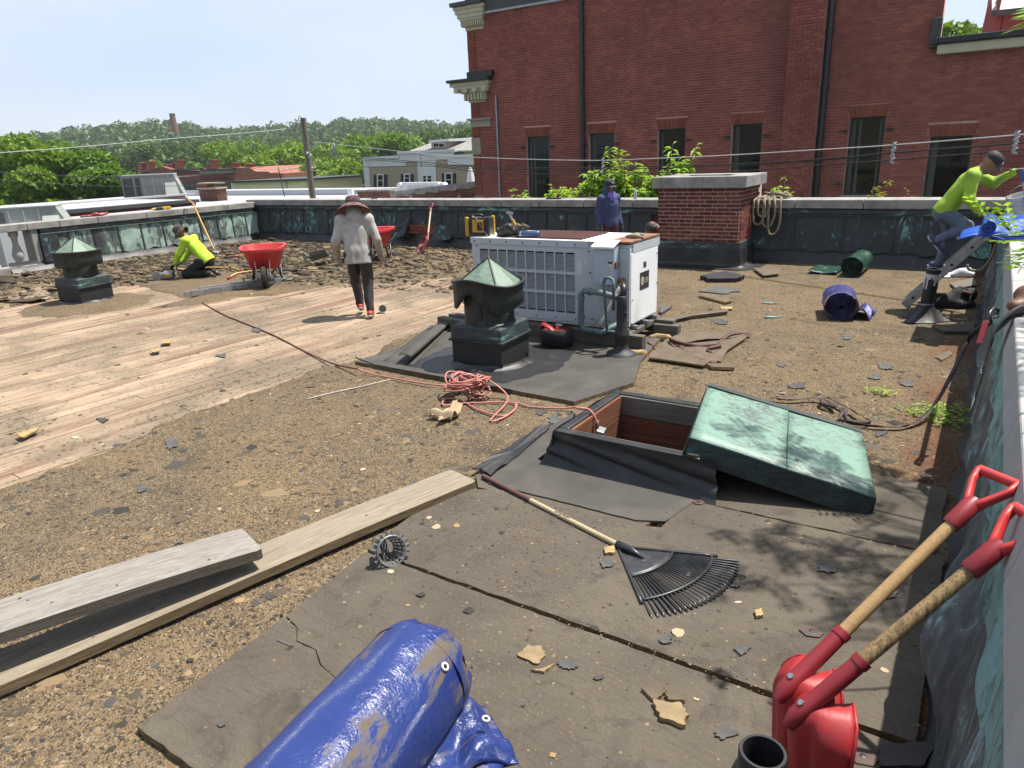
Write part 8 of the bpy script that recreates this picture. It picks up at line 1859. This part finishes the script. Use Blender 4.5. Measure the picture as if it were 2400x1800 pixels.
wo = dict(head=(0, .03, 1.50), neck=(0, 0, 1.36), chest=(0, .02, 1.18), pelvis=(0, 0, .88), look=(.12, 1, -.12), sl=(-.165, 0, 1.30), sr=(.165, 0, 1.30), el=(-.225, -.03, 1.04), er=(.225, -.03, 1.04), wl=(-.24, .07, .82), wr=(.24, .07, .82), fl=(-.23, .11, .66), fr=(.23, .11, .66), hl=(-.10, 0, .85), hr=(.10, 0, .85), kl=(-.10, .03, .47), kr=(.10, .03, .47), al=(-.10, 0, .08), ar=(.10, 0, .08), tl=(-.11, .14, .04), tr=(.11, .14, .04))
t, put, _ = person('woman in navy hooded top, violet scarf and dark cap standing behind the rooftop unit', (-5.78, 12.0, 0), math.radians(-115), wo, 'shirt_navy', 'maroon', 'glove_black', ('shoe_blue', 'shoe_white'), hat=cap_hat('cap_dark', 'label'), seed=5)
m = MB(); m.grid(lambda u, v: (.118 * math.sin(2.5 * (2 * u - 1)) * (1 - .35 * v ** 3), -.02 - .115 * math.cos(2.5 * (2 * u - 1)) * (1 - .3 * v ** 3) , -.17 + .295 * v), 24, 12); put(m).build('hood', M['shirt_navy'], t, smooth=True, thick=.012)
m = MB(); m.lathe([(.085, -.19), (.098, -.15), (.086, -.11), (.083, -.075), (.07, -.07)], (0, .02, 0), 24); m.v = [(x + .006 * math.sin(40 * z), y + .012 * math.sin(30 * z + x * 20), z) for x, y, z in m.v]; put(m).build('scarf', M['purple'], t, smooth=True)
m = MB(); m.grid(lambda u, v: ((u - .5) * .14 * v, .10 + .02 * v + .01 * math.sin(9 * u), -.15 - .16 * (1 - v)), 8, 8); put(m).build('scarf_tail', M['purple'], t, smooth=True, thick=.006)
la = dict(head=(0, .375, 1.80), neck=(0, .27, 1.72), chest=(0, .17, 1.58), pelvis=(0, -.02, 1.27), look=(0, .72, -.70), crown=(0, .65, .75), sl=(-.175, .22, 1.665), sr=(.175, .22, 1.665), el=(-.22, .44, 1.56), er=(.235, .22, 1.41), wl=(-.17, .64, 1.70), wr=(.20, .36, 1.22), fl=(-.15, .78, 1.735), fr=(.18, .50, 1.15), hl=(-.09, -.02, 1.22), hr=(.09, -.02, 1.22), kl=(-.09, .08, .88), kr=(.10, .23, 1.06), al=(-.09, -.02, .56), ar=(.10, -.06, .885), tl=(-.09, .11, .50), tr=(.10, .0, .775), palml=(0, -.2, -1), palmr=(0, .2, -1))
person('man in grimy lime top, jeans and black cap climbing the right ladder', (-.45, 10.64, 0), math.radians(-90), la, 'hivis_dirty', 'denim', 'glove_gray', ('shoe_blue', 'shoe_white'), hat=cap_hat('cap_dark2', 'hvac_box'), seed=6)
cr = dict(head=(0, .22, .86), neck=(0, .12, .75), chest=(0, .02, .60), pelvis=(0, -.22, .38), look=(0, .85, -.5), crown=(0, .5, .85), sl=(-.17, .08, .70), sr=(.17, .08, .70), el=(-.2, .06, .46), er=(.2, .06, .46), wl=(-.12, .0, .26), wr=(.12, .0, .26), fl=(-.1, .02, .12), fr=(.1, .02, .12), hl=(-.1, -.18, .36), hr=(.1, -.18, .36), kl=(-.15, .08, .36), kr=(.15, .08, .36), al=(-.13, -.02, .08), ar=(.13, -.02, .08), tl=(-.14, .12, .04), tr=(.14, .12, .04))
def bandana(t, put):
    put(MB().lathe([(.100, .0), (.106, .05), (.095, .10), (.06, .125), (0, .13)], (0, -.012, 0), 20)).build('hair', M['hair'], t, smooth=True)
    m = MB()
    for k in range(9): a = k * .7; m.tube([(.09 * math.cos(a), .09 * math.sin(a), .075), (.075 * math.cos(a + .3), .075 * math.sin(a + .3), .115), (.03 * math.cos(a + .5), .03 * math.sin(a + .5), .135)], .017, 6)
    put(m).build('headscarf', M['leather'], t, smooth=True)
person('person crouching behind the rooftop unit, only a rust headscarf showing', (-4.52, 10.35, 0.06), math.radians(-70), cr, 'shirt_navy', 'trousers_black', 'glove_black', ('shoe_blue', 'shoe_white'), 'skin_dark', hat=bandana, seed=7)
# the cutting tool and things round the kneeling man
p = G(398, 655); t = thing('cutting_saw', 'grey and yellow cutting saw in front of the kneeling man', 'saw', p, math.radians(121))
MB().box((0, .05, .09), (.16, .30, .12)).build('body', M['zinc'], t, bevel=.03); MB().box((0, -.02, .10), (.17, .12, .06)).build('cover', M['yellow'], t, bevel=.02); MB().cyl((-.1, .2, .09), (-.09, .2, .09), .09, n=20).build('blade', M['zinc'], t); MB().tube([(0, -.1, .1), (0, -.12, .19), (0, .06, .22), (0, .16, .14)], .018, 8).build('handle', M['blackp'], t, smooth=True)
# ---------------------------------------------------------------- small things and debris
# on the near parapet
t = thing('white_bucket', 'white plastic bucket tipped on the far end of the near parapet beside the climbing man', 'bucket', (.38, 10.75, 1.08)); Q3 = Euler((.05, -.28, .3)).to_matrix()
MB().lathe([(0, .01), (.125, 0), (.15, .33), (.158, .335), (.158, .37), (.148, .37), (.12, .03), (0, .03)], (0, 0, 0), 28, M=Q3).build('bucket', M['bucket'], t, smooth='auto'); MB().lathe([(.156, .28), (.161, .29), (.156, .30)], (0, 0, 0), 28, M=Q3).build('bucket_rib', M['bucket'], t)
m = MB(); m.tube([Q3 @ Vector((-.155 * math.cos(a), -.02, .31 + .17 * math.sin(a))) for a in np.linspace(0, PI, 14)], .003, 5); m.build('bail', M['zinc'], t)
def folded(label, c, w, d, h, mat, rz=0, n=4):
    t = thing('folded_tarp', label, 'tarp', c, rz); m = MB()
    m.grid(lambda u, v: (w * (u - .5) + .03 * math.sin(5 * v), d * (v - .5) + .02 * math.sin(7 * u), h * (1 - abs(2 * u - 1) ** 5) * (1 - abs(2 * v - 1) ** 7) + .022 * math.sin(9 * u + 5 * v) + .015 * math.sin(17 * u - 11 * v) + .008 * math.sin(41 * v + 9 * u) + .01), 50, 40); m.build('top_fold', mat, t, smooth=True, thick=.006)
    spiral = MB(); P = [(-w / 2 + .05 + .065 * (k / 60 + .2) * math.cos(k * .35), .10 + .065 * (k / 60 + .2) * math.sin(k * .35) + .03) for k in range(60)]; vs = []
    for x, z in P: vs += [(x, -d / 2 - .03, z), (x, d / 2, z)]
    spiral.add(vs, [(2 * i, 2 * i + 1, 2 * i + 3, 2 * i + 2) for i in range(59)]); spiral.build('rolled_edge', mat, t, smooth=True, thick=.008)
    MB().grid(lambda u, v: (-w / 2 - .20 + .42 * u, -d / 2 + d * .8 * v, .05 * math.sin(PI * u) * (1 + .4 * math.sin(7 * v)) + .01), 16, 16).build('bottom_fold', mat, t, smooth=True, thick=.02)
folded('bright blue tarp folded in a thick bundle on the near parapet above the ladder', (.36, 9.55, 1.08), .80, 1.0, .17, M['blue_tarp2'])
p = onY(2402, 440, 9.9); t = thing('water_jug', 'blue and white water jug under the climbing man’s outstretched hand', 'jug', (p.x - .01, 10.5, 1.14)); Q3 = Euler((0, -.25, 0)).to_matrix()
MB().lathe([(0, 0), (.07, 0), (.075, .02), (.075, .40), (.065, .42)], (.16, 0, .08), 20, M=Q3).build('jug', M['hvac_box'], t, smooth='auto'); MB().lathe([(.078, .40), (.078, .50), (.06, .53), (0, .53)], (.16, 0, .08), 20, M=Q3).build('lid', M['blue_tarp2'], t, smooth='auto')
# leather belt, pouch and carabiner hung on the near parapet
t = thing('leather_tool_belt', 'brown leather tool pouch and buckled belt hanging over the near parapet', 'tool belt', (.2, 5.1, 1.08)); O = Vector((.2, 5.1, 1.08)); W = lambda px, py, X: onX(px, py, X) - O
body('pouch', [((.10, .42, .07), (.32, .60, .10), .10, .13, (.3, .5, 1), 1.3), ((.02, .30, .03), (.12, .40, .06), .05, .08, (0, 0, 1), 1.3), ((.3, .3, .05), (.5, .4, .06), .08, .08, (0, 0, 1), 1.4)], M['leather'], t, .014, .05, .012, 24)
def belt(name, P, w, mt, par):
    P = curve_pts(P, 6); vs = []
    for i, p in enumerate(P): d = (P[min(i + 1, len(P) - 1)] - P[max(i - 1, 0)]).normalized(); s = d.cross(Vector((1, .15, .1))).normalized() * w / 2; vs += [p - s, p + s]
    m = MB(); m.add(vs, [(2 * i, 2 * i + 1, 2 * i + 3, 2 * i + 2) for i in range(len(P) - 1)]); return m.build(name, mt, par, smooth=True, thick=.006)
bx = -.07
belt('belt_strap', [(.30, .25, .10), (.12, .18, .05), (.0, .10, .01), (bx, .02, -.09), (bx - .02, -.02, -.2), (bx - .03, -.08, -.32)], .075, M['leather_dark'], t)
belt('belt_strap', [(.05, .22, .02), (-.02, .16, -.02), (bx, .10, -.1), (bx - .01, .06, -.19)], .09, M['leather_dark'], t)
belt('worn_edge', [(.42, .30, .14), (.22, .22, .10), (.06, .16, .05), (-.005, .12, -.03), (bx + .0, .06, -.10)], .035, M['leather_tan'], t)
b = belt('buckle_tab', [(bx - .025, -.06, -.28), (bx - .035, -.10, -.36), (bx - .045, -.15, -.45)], .10, M['leather_dark'], t)
m = MB(); m.tube([(bx - .052, -.135, -.43), (bx - .052, -.205, -.46), (bx - .058, -.23, -.52), (bx - .058, -.14, -.53), (bx - .055, -.115, -.47)], .0055, 6, closed=True); m.tube([(bx - .054, -.16, -.42), (bx - .058, -.17, -.52)], .003, 5); m.tube([(bx - .054, -.185, -.43), (bx - .058, -.20, -.52)], .003, 5); m.build('buckle', M['chrome'], t, smooth=True)
m = MB(); [m.cyl((bx - .036, -.075 - .03 * (k % 2) * 2 - .02 * (k // 2), -.31 - .085 * (k // 2)), (bx - .043, -.075 - .03 * (k % 2) * 2 - .02 * (k // 2), -.31 - .085 * (k // 2)), .008, n=8) for k in range(4)]; m.build('rivet', M['chrome'], t)
t = thing('carabiner', 'black carabiner clipping the red lanyard to the near parapet', 'carabiner', (.11, 5.62, .98)); MB().tube([(0, -.06, -.02), (-.02, 0, .03), (0, .07, .05), (.03, .14, .03), (.03, .13, -.02), (.0, .05, -.015)], .010, 8, closed=True).build('hook', M['blackp'], t, smooth=True); MB().bar((-.03, -.04, -.02), (-.05, -.13, -.16), .035, .02).build('red_sleeve', M['red_dark'], t, bevel=.005)
# clothing heap, bag, far corner
p = G(2230, 730); o = body('black_clothing', [((-.17, -.1, .08), (.12, .12, .10), .11, .10), ((.1, .1, .12), (.22, .25, .14), .12, .08), ((-.25, -.05, .05), (-.15, .1, .05), .07, .06), ((.12, -.02, .06), (.25, .05, .05), .07, .05)], M['cloth_black'], None, .016, .05, .03, 22); o.location = p + Vector((-.05, .25, 0)); tag(o, 'black jackets dumped in a heap beside the black vent pipe', 'clothing')
MB().box((.16, .10, .215), (.12, .2, .03), Euler((.2, .3, .4)).to_matrix()).build('red_trim', M['strap'], o, bevel=.01)
p = G(2240, 650); o = body('plastic_bag', [((-.2, 0, .03), (.18, .1, .05), .06, .07), ((0, .1, .06), (.15, .2, .07), .07, .06), ((-.3, -.15, .015), (-.1, -.1, .015), .035, .04, (0, 0, 1), 2)], M['plastic_bag'], None, .016, .03, .03, 34); o.location = p; tag(o, 'crumpled clear white plastic bag on the roof behind the ladder', 'plastic bag')
# left and far copings
p = onX(222, 507, LX - .15); p.z = 1.07; o = body('red_cloth', [((-.1, -.25, .02), (.05, .2, .03), .05, .04, (0, 0, 1), 1.6), ((0, .0, .04), (.05, .3, .05), .05, .025)], M['red_dark'], None, .012, .03, .015, 40); o.location = p; tag(o, 'dark red rag crumpled on the left parapet', 'rag')
p = onX(375, 486, LX - .15); t = thing('cordless_drill', 'yellow and black cordless tool lying on the left parapet', 'drill', (LX - .15, p.y, 1.07), math.radians(10)); MB().cyl((0, -.16, .05), (0, .1, .05), .04, .045, n=14).build('motor', M['blackp'], t, smooth='auto'); MB().box((0, .13, .05), (.09, .16, .075)).build('housing', M['yellow'], t, bevel=.015); MB().box((0, .26, .045), (.10, .12, .08)).build('battery', M['yellow'], t, bevel=.012); MB().cyl((0, -.28, .05), (0, -.16, .05), .02, .035, n=12).build('chuck', M['yellow_orange'], t, smooth='auto')
p = onY(1489, 463, FY + .12); t = thing('water_bottle', 'clear plastic water bottle standing on the far parapet right of the woman', 'bottle', (p.x, FY + .12, FT)); MB().lathe([(0, 0), (.032, 0), (.034, .02), (.031, .09), (.034, .12), (.033, .15), (.013, .195), (.013, .21)], (0, 0, 0), 16).build('bottle', M['bottle'], t, smooth=True); MB().lathe([(.015, .205), (.015, .225), (0, .226)], (0, 0, 0), 12).build('cap', M['label'], t, smooth='auto')
p = G(895, 731, -.03); t = thing('plastic_cup', 'clear plastic cup lying on the deck behind the walking man', 'cup', p); MB().lathe([(.045, 0), (.06, .12), (.055, .12), (.04, .01), (0, .01)], (0, 0, .055), 16, M=Euler((1.45, 0, .9)).to_matrix()).build('cup', M['bottle'], t, smooth='auto')
def shape(name, label, cat, z, P, mat, th=.01, group=None, curl=0.0, edge=None, seed=0, rag=.25):
    """ragged flat scrap through photo-measured corner points"""
    r = random.Random(seed or len(label)); W = [G(x, y, z) for x, y in P]; c = sum(W, Vector()) / len(W); q = []
    for i in range(len(W)):
        a, b = W[i], W[(i + 1) % len(W)]; n = 3 if rag < .1 else 5
        for k in range(n): p = a.lerp(b, k / n) - c; p *= 1 + (r.uniform(-rag, rag) * .5 if k else 0); p.z = curl * r.uniform(.3, 1) * (p.length / .15) + .001; q.append(p)
    if sum(q[i].x * q[(i + 1) % len(q)].y - q[(i + 1) % len(q)].x * q[i].y for i in range(len(q))) < 0: q = q[::-1]
    n = len(q); m = MB(); m.add([(0, 0, th)] + [(p.x, p.y, p.z + th) for p in q] + [(p.x * .97, p.y * .97, p.z) for p in q], [(0, 1 + i, 1 + (i + 1) % n) for i in range(n)], 0); m.f += [(1 + i, 1 + n + i, 1 + n + (i + 1) % n, 1 + (i + 1) % n) for i in range(n)]; m.m += [1] * n
    o = m.build(name, [M[mat], M[edge or mat]], None); o.location = c; tag(o, label, cat, group); return o
B = 'scrap boards'
shape('scrap_board', 'large tan scrap board with broken corner under the brown strap', 'board', .02, [(1520, 843), (1650, 862), (1668, 850), (1690, 852), (1705, 825), (1750, 795), (1738, 785), (1600, 782), (1560, 800)], 'board_scrap', .025, B, edge='lightplywood', rag=.05)
shape('scrap_board', 'small broken board end in front of the strapped scrap board', 'board', .01, [(1655, 858), (1715, 858), (1722, 868), (1668, 866)], 'board_scrap', .03, B, edge='lightplywood', rag=.05)
shape('scrap_board', 'long brown board lying right of the rooftop unit', 'board', .01, [(1560, 752), (1705, 730), (1705, 737), (1600, 750), (1568, 760)], 'board_scrap', .04, B, rag=.05)
shape('scrap_board', 'slim pale board lying between the unit and the chimney', 'board', .01, [(1638, 693), (1700, 704), (1716, 709), (1700, 713), (1640, 697)], 'board_scrap', .03, B, edge='lightplywood', rag=.05)
shape('scrap_board', 'short pale stick near the long brown board', 'board', .01, [(1688, 722), (1716, 722), (1716, 727), (1690, 727)], 'lightplywood', .02, B, rag=.05)
shape('scrap_board', 'wide old board at the foot of the black vent pipe', 'board', .01, [(2185, 770), (2280, 760), (2285, 782), (2210, 782)], 'timber_old', .03, B, rag=.04)
shape('scrap_board', 'old board under the plastic bag by the near parapet', 'board', .01, [(2225, 668), (2282, 655), (2290, 672), (2240, 680)], 'timber_old', .03, B, rag=.04)
shape('scrap_board', 'flat board lying against the foot of the far parapet right of the chimney', 'board', .02, [(1765, 632), (1830, 630), (1825, 646), (1790, 650)], 'board_scrap', .03, B, rag=.05)
shape('membrane_scrap', 'dark rolled scrap of roofing lying before the chimney', 'roofing scrap', .0, [(1640, 655), (1700, 645), (1745, 655), (1730, 662), (1660, 663)], 'tar', .07, rag=.2)
shape('membrane_scrap', 'broad grey scrap of roofing before the chimney', 'roofing scrap', .0, [(1636, 685), (1690, 672), (1735, 683), (1700, 691)], 'slate_chip', .015, rag=.3)
shape('membrane_scrap', 'dark grey piece of roofing beside the unit’s right side', 'roofing scrap', .01, [(1548, 720), (1575, 722), (1550, 738), (1545, 735)], 'slate_chip', .03, rag=.05)
shape('scrap_board', 'torn grey square of board near the bottom right corner by the near parapet', 'board', .036, [(2058, 1752), (2200, 1742), (2165, 1800), (2060, 1800)], 'rubber_gray', .012, B, rag=.12)
# kraft paper scraps, one curled
shape('kraft_paper', 'torn sheet of brown kraft paper curled up by the cord heap', 'paper', .005, [(1003, 985), (1030, 975), (1070, 955), (1085, 960), (1080, 978), (1028, 1002), (1035, 985)], 'paper', .004, None, .06, seed=3)
m = MB(); p = G(1035, 985); m.grid(lambda u, v: (p.x - .10 + .22 * v, p.y - .05 + .09 * u + .04 * v, .02 + .07 * math.sin(PI * u) + .01 * math.sin(9 * v)), 10, 10); tag(m.build('kraft_paper', M['paper'], None, smooth=True, thick=.003), 'arched flap of brown kraft paper over the torn sheet', 'paper')
# folded-back strip of membrane by the middle vent
t = thing('membrane_roll', 'strip of grey-brown membrane folded over in a tube left of the middle vent', 'roofing membrane', G(955, 850, .03)); O = G(955, 850, .03)
a, b = G(965, 858, .03) - O, G(1060, 765, .03) - O; ax = (b - a).normalized(); sd = Vector((-ax.y, ax.x, 0)); L = (b - a).length
m = MB(); m.grid(lambda u, v: a + ax * L * v + sd * (.30 * u - .02 + .22 * (1 - v) * max(0, u - .6)) + Vector((0, 0, .012)), 8, 8); m.grid(lambda u, v: a + ax * L * v + sd * (.06 - .085 * math.sin(2.9 * u - .2)) + sd * .12 * u * u + Vector((0, 0, .012 + .115 * (1 - .4 * v) * math.sin(1.8 * u + .0) * (1 if u < .9 else .95))), 14, 8); m.build('sheet', M['rubber_gray'], t, smooth=True, thick=.006)
shape('membrane_scrap', 'torn dark strip of membrane curling up between the tan plank and the apron', 'roofing scrap', .03, [(1105, 1108), (1180, 1058), (1255, 1012), (1295, 1003), (1215, 1072), (1150, 1122)], 'rubber', .012, None, .012, seed=9, rag=.2)
for lab, px, n in (('black scrap of rubber lying on the far parapet left of the woman', 1295, .28), ('dark bar lying on the far parapet right of the walking man', 870, .30)):
    p = onY(px, 466, FY + .05); o = body('parapet_scrap', [((-n / 2, 0, .015), (n / 2, .05, .02), .014 if px < 1000 else .03, .02 if px < 1000 else .045, (0, 0, 1), 1.6)], M['blackp'], None, .012, .02, .006, 60); o.location = (p.x, FY + .05, FT); tag(o, lab, 'scrap')
# two knives
for lab, px, py, a in (('teal handled utility knife, the farther of two on the gravel', 1803, 713, .25), ('teal handled utility knife, the nearer of two on the gravel', 1810, 746, .45)):
    t = thing('utility_knife', lab, 'knife', G(px, py, .0), a, 'teal knives on the gravel'); m = MB(); m.tube([(-.10, 0, .016), (-.05, .008, .018), (.02, -.004, .018), (.07, .01, .016)], [.018, .02, .016, .014], 8, flat=(1, .5)); m.build('handle', M['teal'], t, smooth=True); MB().bar((.07, .01, .016), (.13, .02, .016), .018, .004).build('blade', M['zinc'], t)
# hexagonal fixing plates
for lab, px, py in (('rusty six sided fixing plate on the cover board right of the rake', 1902, 1481), ('rusty six sided fixing plate at the bottom edge by the red shovels', 2022, 1775), ('round stain-like fixing plate by the corner of the membrane apron', 1637, 1178), ('small rusty fixing plate near the strip of light by the near parapet', 2170, 1116)):
    p = G(px, py, .034); t = thing('fixing_plate', lab, 'plate', p, .3, 'fixing plates on the cover boards'); R = .055 if py > 1300 else .04
    MB().prism([(R * math.cos(k * PI / 3), R * .8 * math.sin(k * PI / 3)) for k in range(6)], 0, .006).build('plate', M['rusty_plate'], t, bevel=.003); MB().lathe([(.012, .007), (0, .009)], (0, 0, 0), 10).build('screw', M['blackp'], t)
# foam and slate scraps a person could pick up
FO = 'scraps of yellow insulation board'
for i, (lab, P, mt) in enumerate((('crumbly yellow foam scrap right of the blue roll, left piece', [(1213, 1540), (1238, 1515), (1270, 1520), (1280, 1540), (1260, 1560)], 'foam_top'), ('thin crumbly yellow foam scrap just below the left piece', [(1243, 1575), (1270, 1572), (1300, 1560), (1275, 1580)], 'lightplywood'), ('brown topped foam scrap, upper left of the three by the long joint', [(1502, 1620), (1540, 1605), (1560, 1630), (1535, 1648)], 'board_scrap'), ('brown topped foam scrap, upper right of the three by the long joint', [(1560, 1625), (1605, 1632), (1605, 1650), (1565, 1648)], 'board_scrap'), ('thick foam scrap with pale edge, biggest of the three by the long joint', [(1530, 1650), (1590, 1655), (1615, 1685), (1600, 1710), (1545, 1690)], 'foam_top'), ('small foam crumb below the rake fan', [(1768, 1435), (1785, 1432), (1788, 1448), (1772, 1450)], 'lightplywood'), ('foam crumb beside the rake socket', [(1415, 1288), (1440, 1285), (1440, 1300), (1418, 1302)], 'lightplywood'), ('curved foam scrap lying on the deck at far left', [(38, 1020), (60, 1012), (92, 1005), (88, 1012), (55, 1028)], 'lightplywood'), ('brown topped foam scrap in the middle of the deck, upper one', [(378, 801), (402, 799), (400, 806), (380, 808)], 'lightplywood'), ('brown topped foam scrap in the middle of the deck, lower one', [(352, 822), (375, 818), (374, 826), (356, 828)], 'lightplywood'), ('block of foam on the gravel left of the cord heap', [(832, 950), (858, 932), (862, 944), (840, 956)], 'board_scrap'), ('brown lump by the near parapet below the old board', [(2192, 838), (2225, 825), (2230, 835), (2205, 848)], 'board_scrap'))):
    shape('foam_scrap', lab, 'foam scrap', .034 if py_on(P) else .0, P, 'foam_top' if i < 2 else mt, .016 if i > 4 else .010 + .003 * i, FO, edge='lightplywood', seed=40 + i, rag=.30)
SL = 'grey flakes of roofing felt'
SLATE = [(630, 1400, 22, 'grey flake on the gravel between tan plank and cover board'), (1330, 1560, 30, 'large grey flake right of the crumbly foam'), (1405, 1590, 16, 'narrow pale flake left of the long joint'), (1740, 1525, 26, 'grey flake left of the six sided plate'), (1700, 1720, 34, 'big grey flake near the bottom, left of the pipe'), (1940, 1335, 26, 'pale jagged flake under the tree shadow'), (2080, 1400, 30, 'dark flake beyond the shovel handles'), (2010, 1440, 28, 'flake under the farther shovel handle'), (1420, 1320, 24, 'dark flake beside the rake’s left edge'), (1725, 1375, 14, 'small flake at the rake tips'), (1560, 1505, 20, 'small grey flake above the joint by the rake'), (520, 1700, 14, 'flake on the cover board near its left edge'), (405, 1042, 26, 'grey flake on the gravel edge below the deck'), (1300, 985, 26, 'grey flake between cord heap and hatch'), (1270, 968, 18, 'dark flake inside the cord loop'), (330, 1150, 16, 'dark flake on the gravel above the grey plank'), (1870, 905, 22, 'flake beyond the hatch lid, left'), (2050, 885, 20, 'flake beyond the hatch lid, middle'), (2130, 900, 24, 'pale flake near the fallen leaves'), (2075, 860, 22, 'flake right of the lid towards the vent pipe'), (1985, 790, 16, 'flake in the open gravel below the navy roll'), (1830, 855, 16, 'flake in the open gravel left of centre'), (2065, 1020, 22, 'flake beside the right corner of the lid'), (1690, 755, 16, 'flake below the nearer knife, left'), (240, 985, 18, 'flake on the deck at left'), (520, 835, 14, 'dark flake on the deck under the cord'), (600, 775, 14, 'dark flake on the deck near the man’s shadow')]
for i, (x, y, s, lab) in enumerate(SLATE):
    r = random.Random(900 + i); k = 6; A_ = [r.uniform(0, 1) + j for j in range(k)]; P = [(x + s * r.uniform(.5, 1.1) * math.cos(2 * PI * a / k), y + s * .5 * r.uniform(.5, 1.1) * math.sin(2 * PI * a / k)) for a in A_]
    shape('roofing_flake', lab, 'flake', .034 if py_on(P) else (-.03 if poly_sd(DECK, np.array([G(x, y).x]), np.array([G(x, y).y]))[0] < -.1 else 0), P, r.choice(['slate_chip', 'slate_chip', 'rubber_gray']), .006, SL, .008, seed=77 + i, rag=.55)
# countable chips too alike to tell apart
r = random.Random(21); GP = 'loose chips scattered over the roof'
def chip_mesh(i, mt): 
    k = 7; q = [(r.uniform(.5, 1.1) * math.cos(2 * PI * j / k), r.uniform(.5, 1.1) * math.sin(2 * PI * j / k)) for j in range(k)]; m = MB(); m.add([(x, y, .14 + r.uniform(-.05, .1)) for x, y in q] + [(x * 1.05, y * 1.05, 0) for x, y in q] + [(0, 0, .2)], [(j, (j + 1) % k, 14) for j in range(k)] + [(7 + j, 7 + (j + 1) % k, (j + 1) % k, j) for j in range(k)])
    o = m.build('roof_chip', M[mt], None); return o
protos = [chip_mesh(i, mt) for i, mt in enumerate(('paper_pale', 'dark_chip', 'brown_chip', 'paper_pale', 'slate_chip', 'lightplywood', 'dark_chip', 'paper'))]
KL = {'paper_pale': 'pale scrap of torn roofing paper lying on the roof', 'dark_chip': 'dark chip of roofing lying on the roof', 'brown_chip': 'brown chip of roofing lying on the roof', 'slate_chip': 'grey chip of roofing lying on the roof', 'lightplywood': 'yellow crumb of foam lying on the roof', 'paper': 'brown scrap of kraft paper lying on the roof'}
ks = list(KL); kinds = ['paper_pale', 'dark_chip', 'brown_chip', 'paper_pale', 'slate_chip', 'lightplywood', 'dark_chip', 'paper']; n = 0
while n < 210:
    x, y = r.uniform(-14, 0.0), r.uniform(.9, 10.5); d = math.hypot(x, y)
    if r.random() > (3.2 / max(d, 1)) or (HX0 - .35 < x < HX1 + 1.1 and HY0 - .7 < y < HY1 + .3) or (-5.6 < x < -2.8 and 5.2 < y < 8.2): continue
    i = r.randrange(8); o = protos[i] if n < 8 else protos[i].copy()
    if n < 8: i = n; o = protos[n]
    else: C.objects.link(o)
    sdv = poly_sd(DECK, np.array([x]), np.array([y]))[0]; s = r.uniform(.010, .034) * (1.25 if d > 6 else 1)
    o.location = (x, y, (.034 if on_board(x, y) else (-.032 if sdv < -.05 else .002))); o.rotation_euler = (r.uniform(-.2, .2), r.uniform(-.2, .2), r.uniform(0, 6.28)); o.scale = (s * r.uniform(.7, 1.6), s, s * r.uniform(.3, 1.0)); tag(o, KL[kinds[i]], 'chip', GP); n += 1
# nails
for i, (x0, y0, x1, y1, lab) in enumerate(((652, 1500, 685, 1512, 'loose nail on the cover board by the crack'), (200, 1305, 228, 1296, 'loose nail on the gravel, left of the nail group'), (322, 1272, 348, 1258, 'loose nail on the gravel, upper of the nail group'), (345, 1275, 382, 1270, 'loose nail on the gravel, middle of the nail group'), (403, 1280, 422, 1266, 'loose nail on the gravel, right of the nail group'))):
    a, b = G(x0, y0, .04 if i == 0 else .008), G(x1, y1, .045 if i == 0 else .012); t = thing('nail', lab, 'nail', a, 0, 'loose nails'); MB().cyl((0, 0, 0), b - a, .0022, n=6).build('shank', M['zinc'], t); MB().cyl((0, 0, 0), (a - b).normalized() * .002, .006, n=8).build('head', M['zinc'], t)
# fallen green leaves
def sprig(lab, px, py, n, s, seed):
    r = random.Random(seed); t = thing('leaf_sprig', lab, 'leaves', G(px, py, .005)); m = MB()
    for k in range(n):
        a = r.uniform(0, 6.28); c = Vector((r.gauss(0, s), r.gauss(0, s * .7), r.uniform(.005, .05))); d = Vector((math.cos(a), math.sin(a), r.uniform(-.1, .35))) * .05; w = Vector((-math.sin(a), math.cos(a), 0)) * .009; m.add([c, c + d * .5 + w, c + d, c + d * .5 - w], [(0, 1, 2, 3)])
    tag(m.build('leaflets', M['leaf_locust'], t), kind='stuff')
sprig('small bright green sprig beyond the hatch lid', 2065, 922, 40, .06, 1); sprig('bright green leaves in the sun beside the lanyard', 2170, 972, 90, .10, 2); sprig('green leaves in the parapet’s shadow, upper bunch', 2228, 965, 70, .09, 3); sprig('green leaves in the parapet’s shadow, lower bunch', 2225, 995, 60, .08, 4)
# ---------------------------------------------------------------- summer air
hz_m = bpy.data.materials.new('haze_air'); hz_m.use_nodes = True; q = hz_m.node_tree; q.nodes.clear()
pv = q.nodes.new('ShaderNodeVolumePrincipled'); pv.inputs['Color'].default_value = (0.86, 0.91, 1.0, 1); pv.inputs['Density'].default_value = 0.00018; pv.inputs['Anisotropy'].default_value = 0.2
q.links.new(pv.outputs[0], q.nodes.new('ShaderNodeOutputMaterial').inputs['Volume'])
tag(MB().span((-1530, -1530, STREET - 1), (1530, 1530, 320)).build('haze', hz_m), kind='stuff')
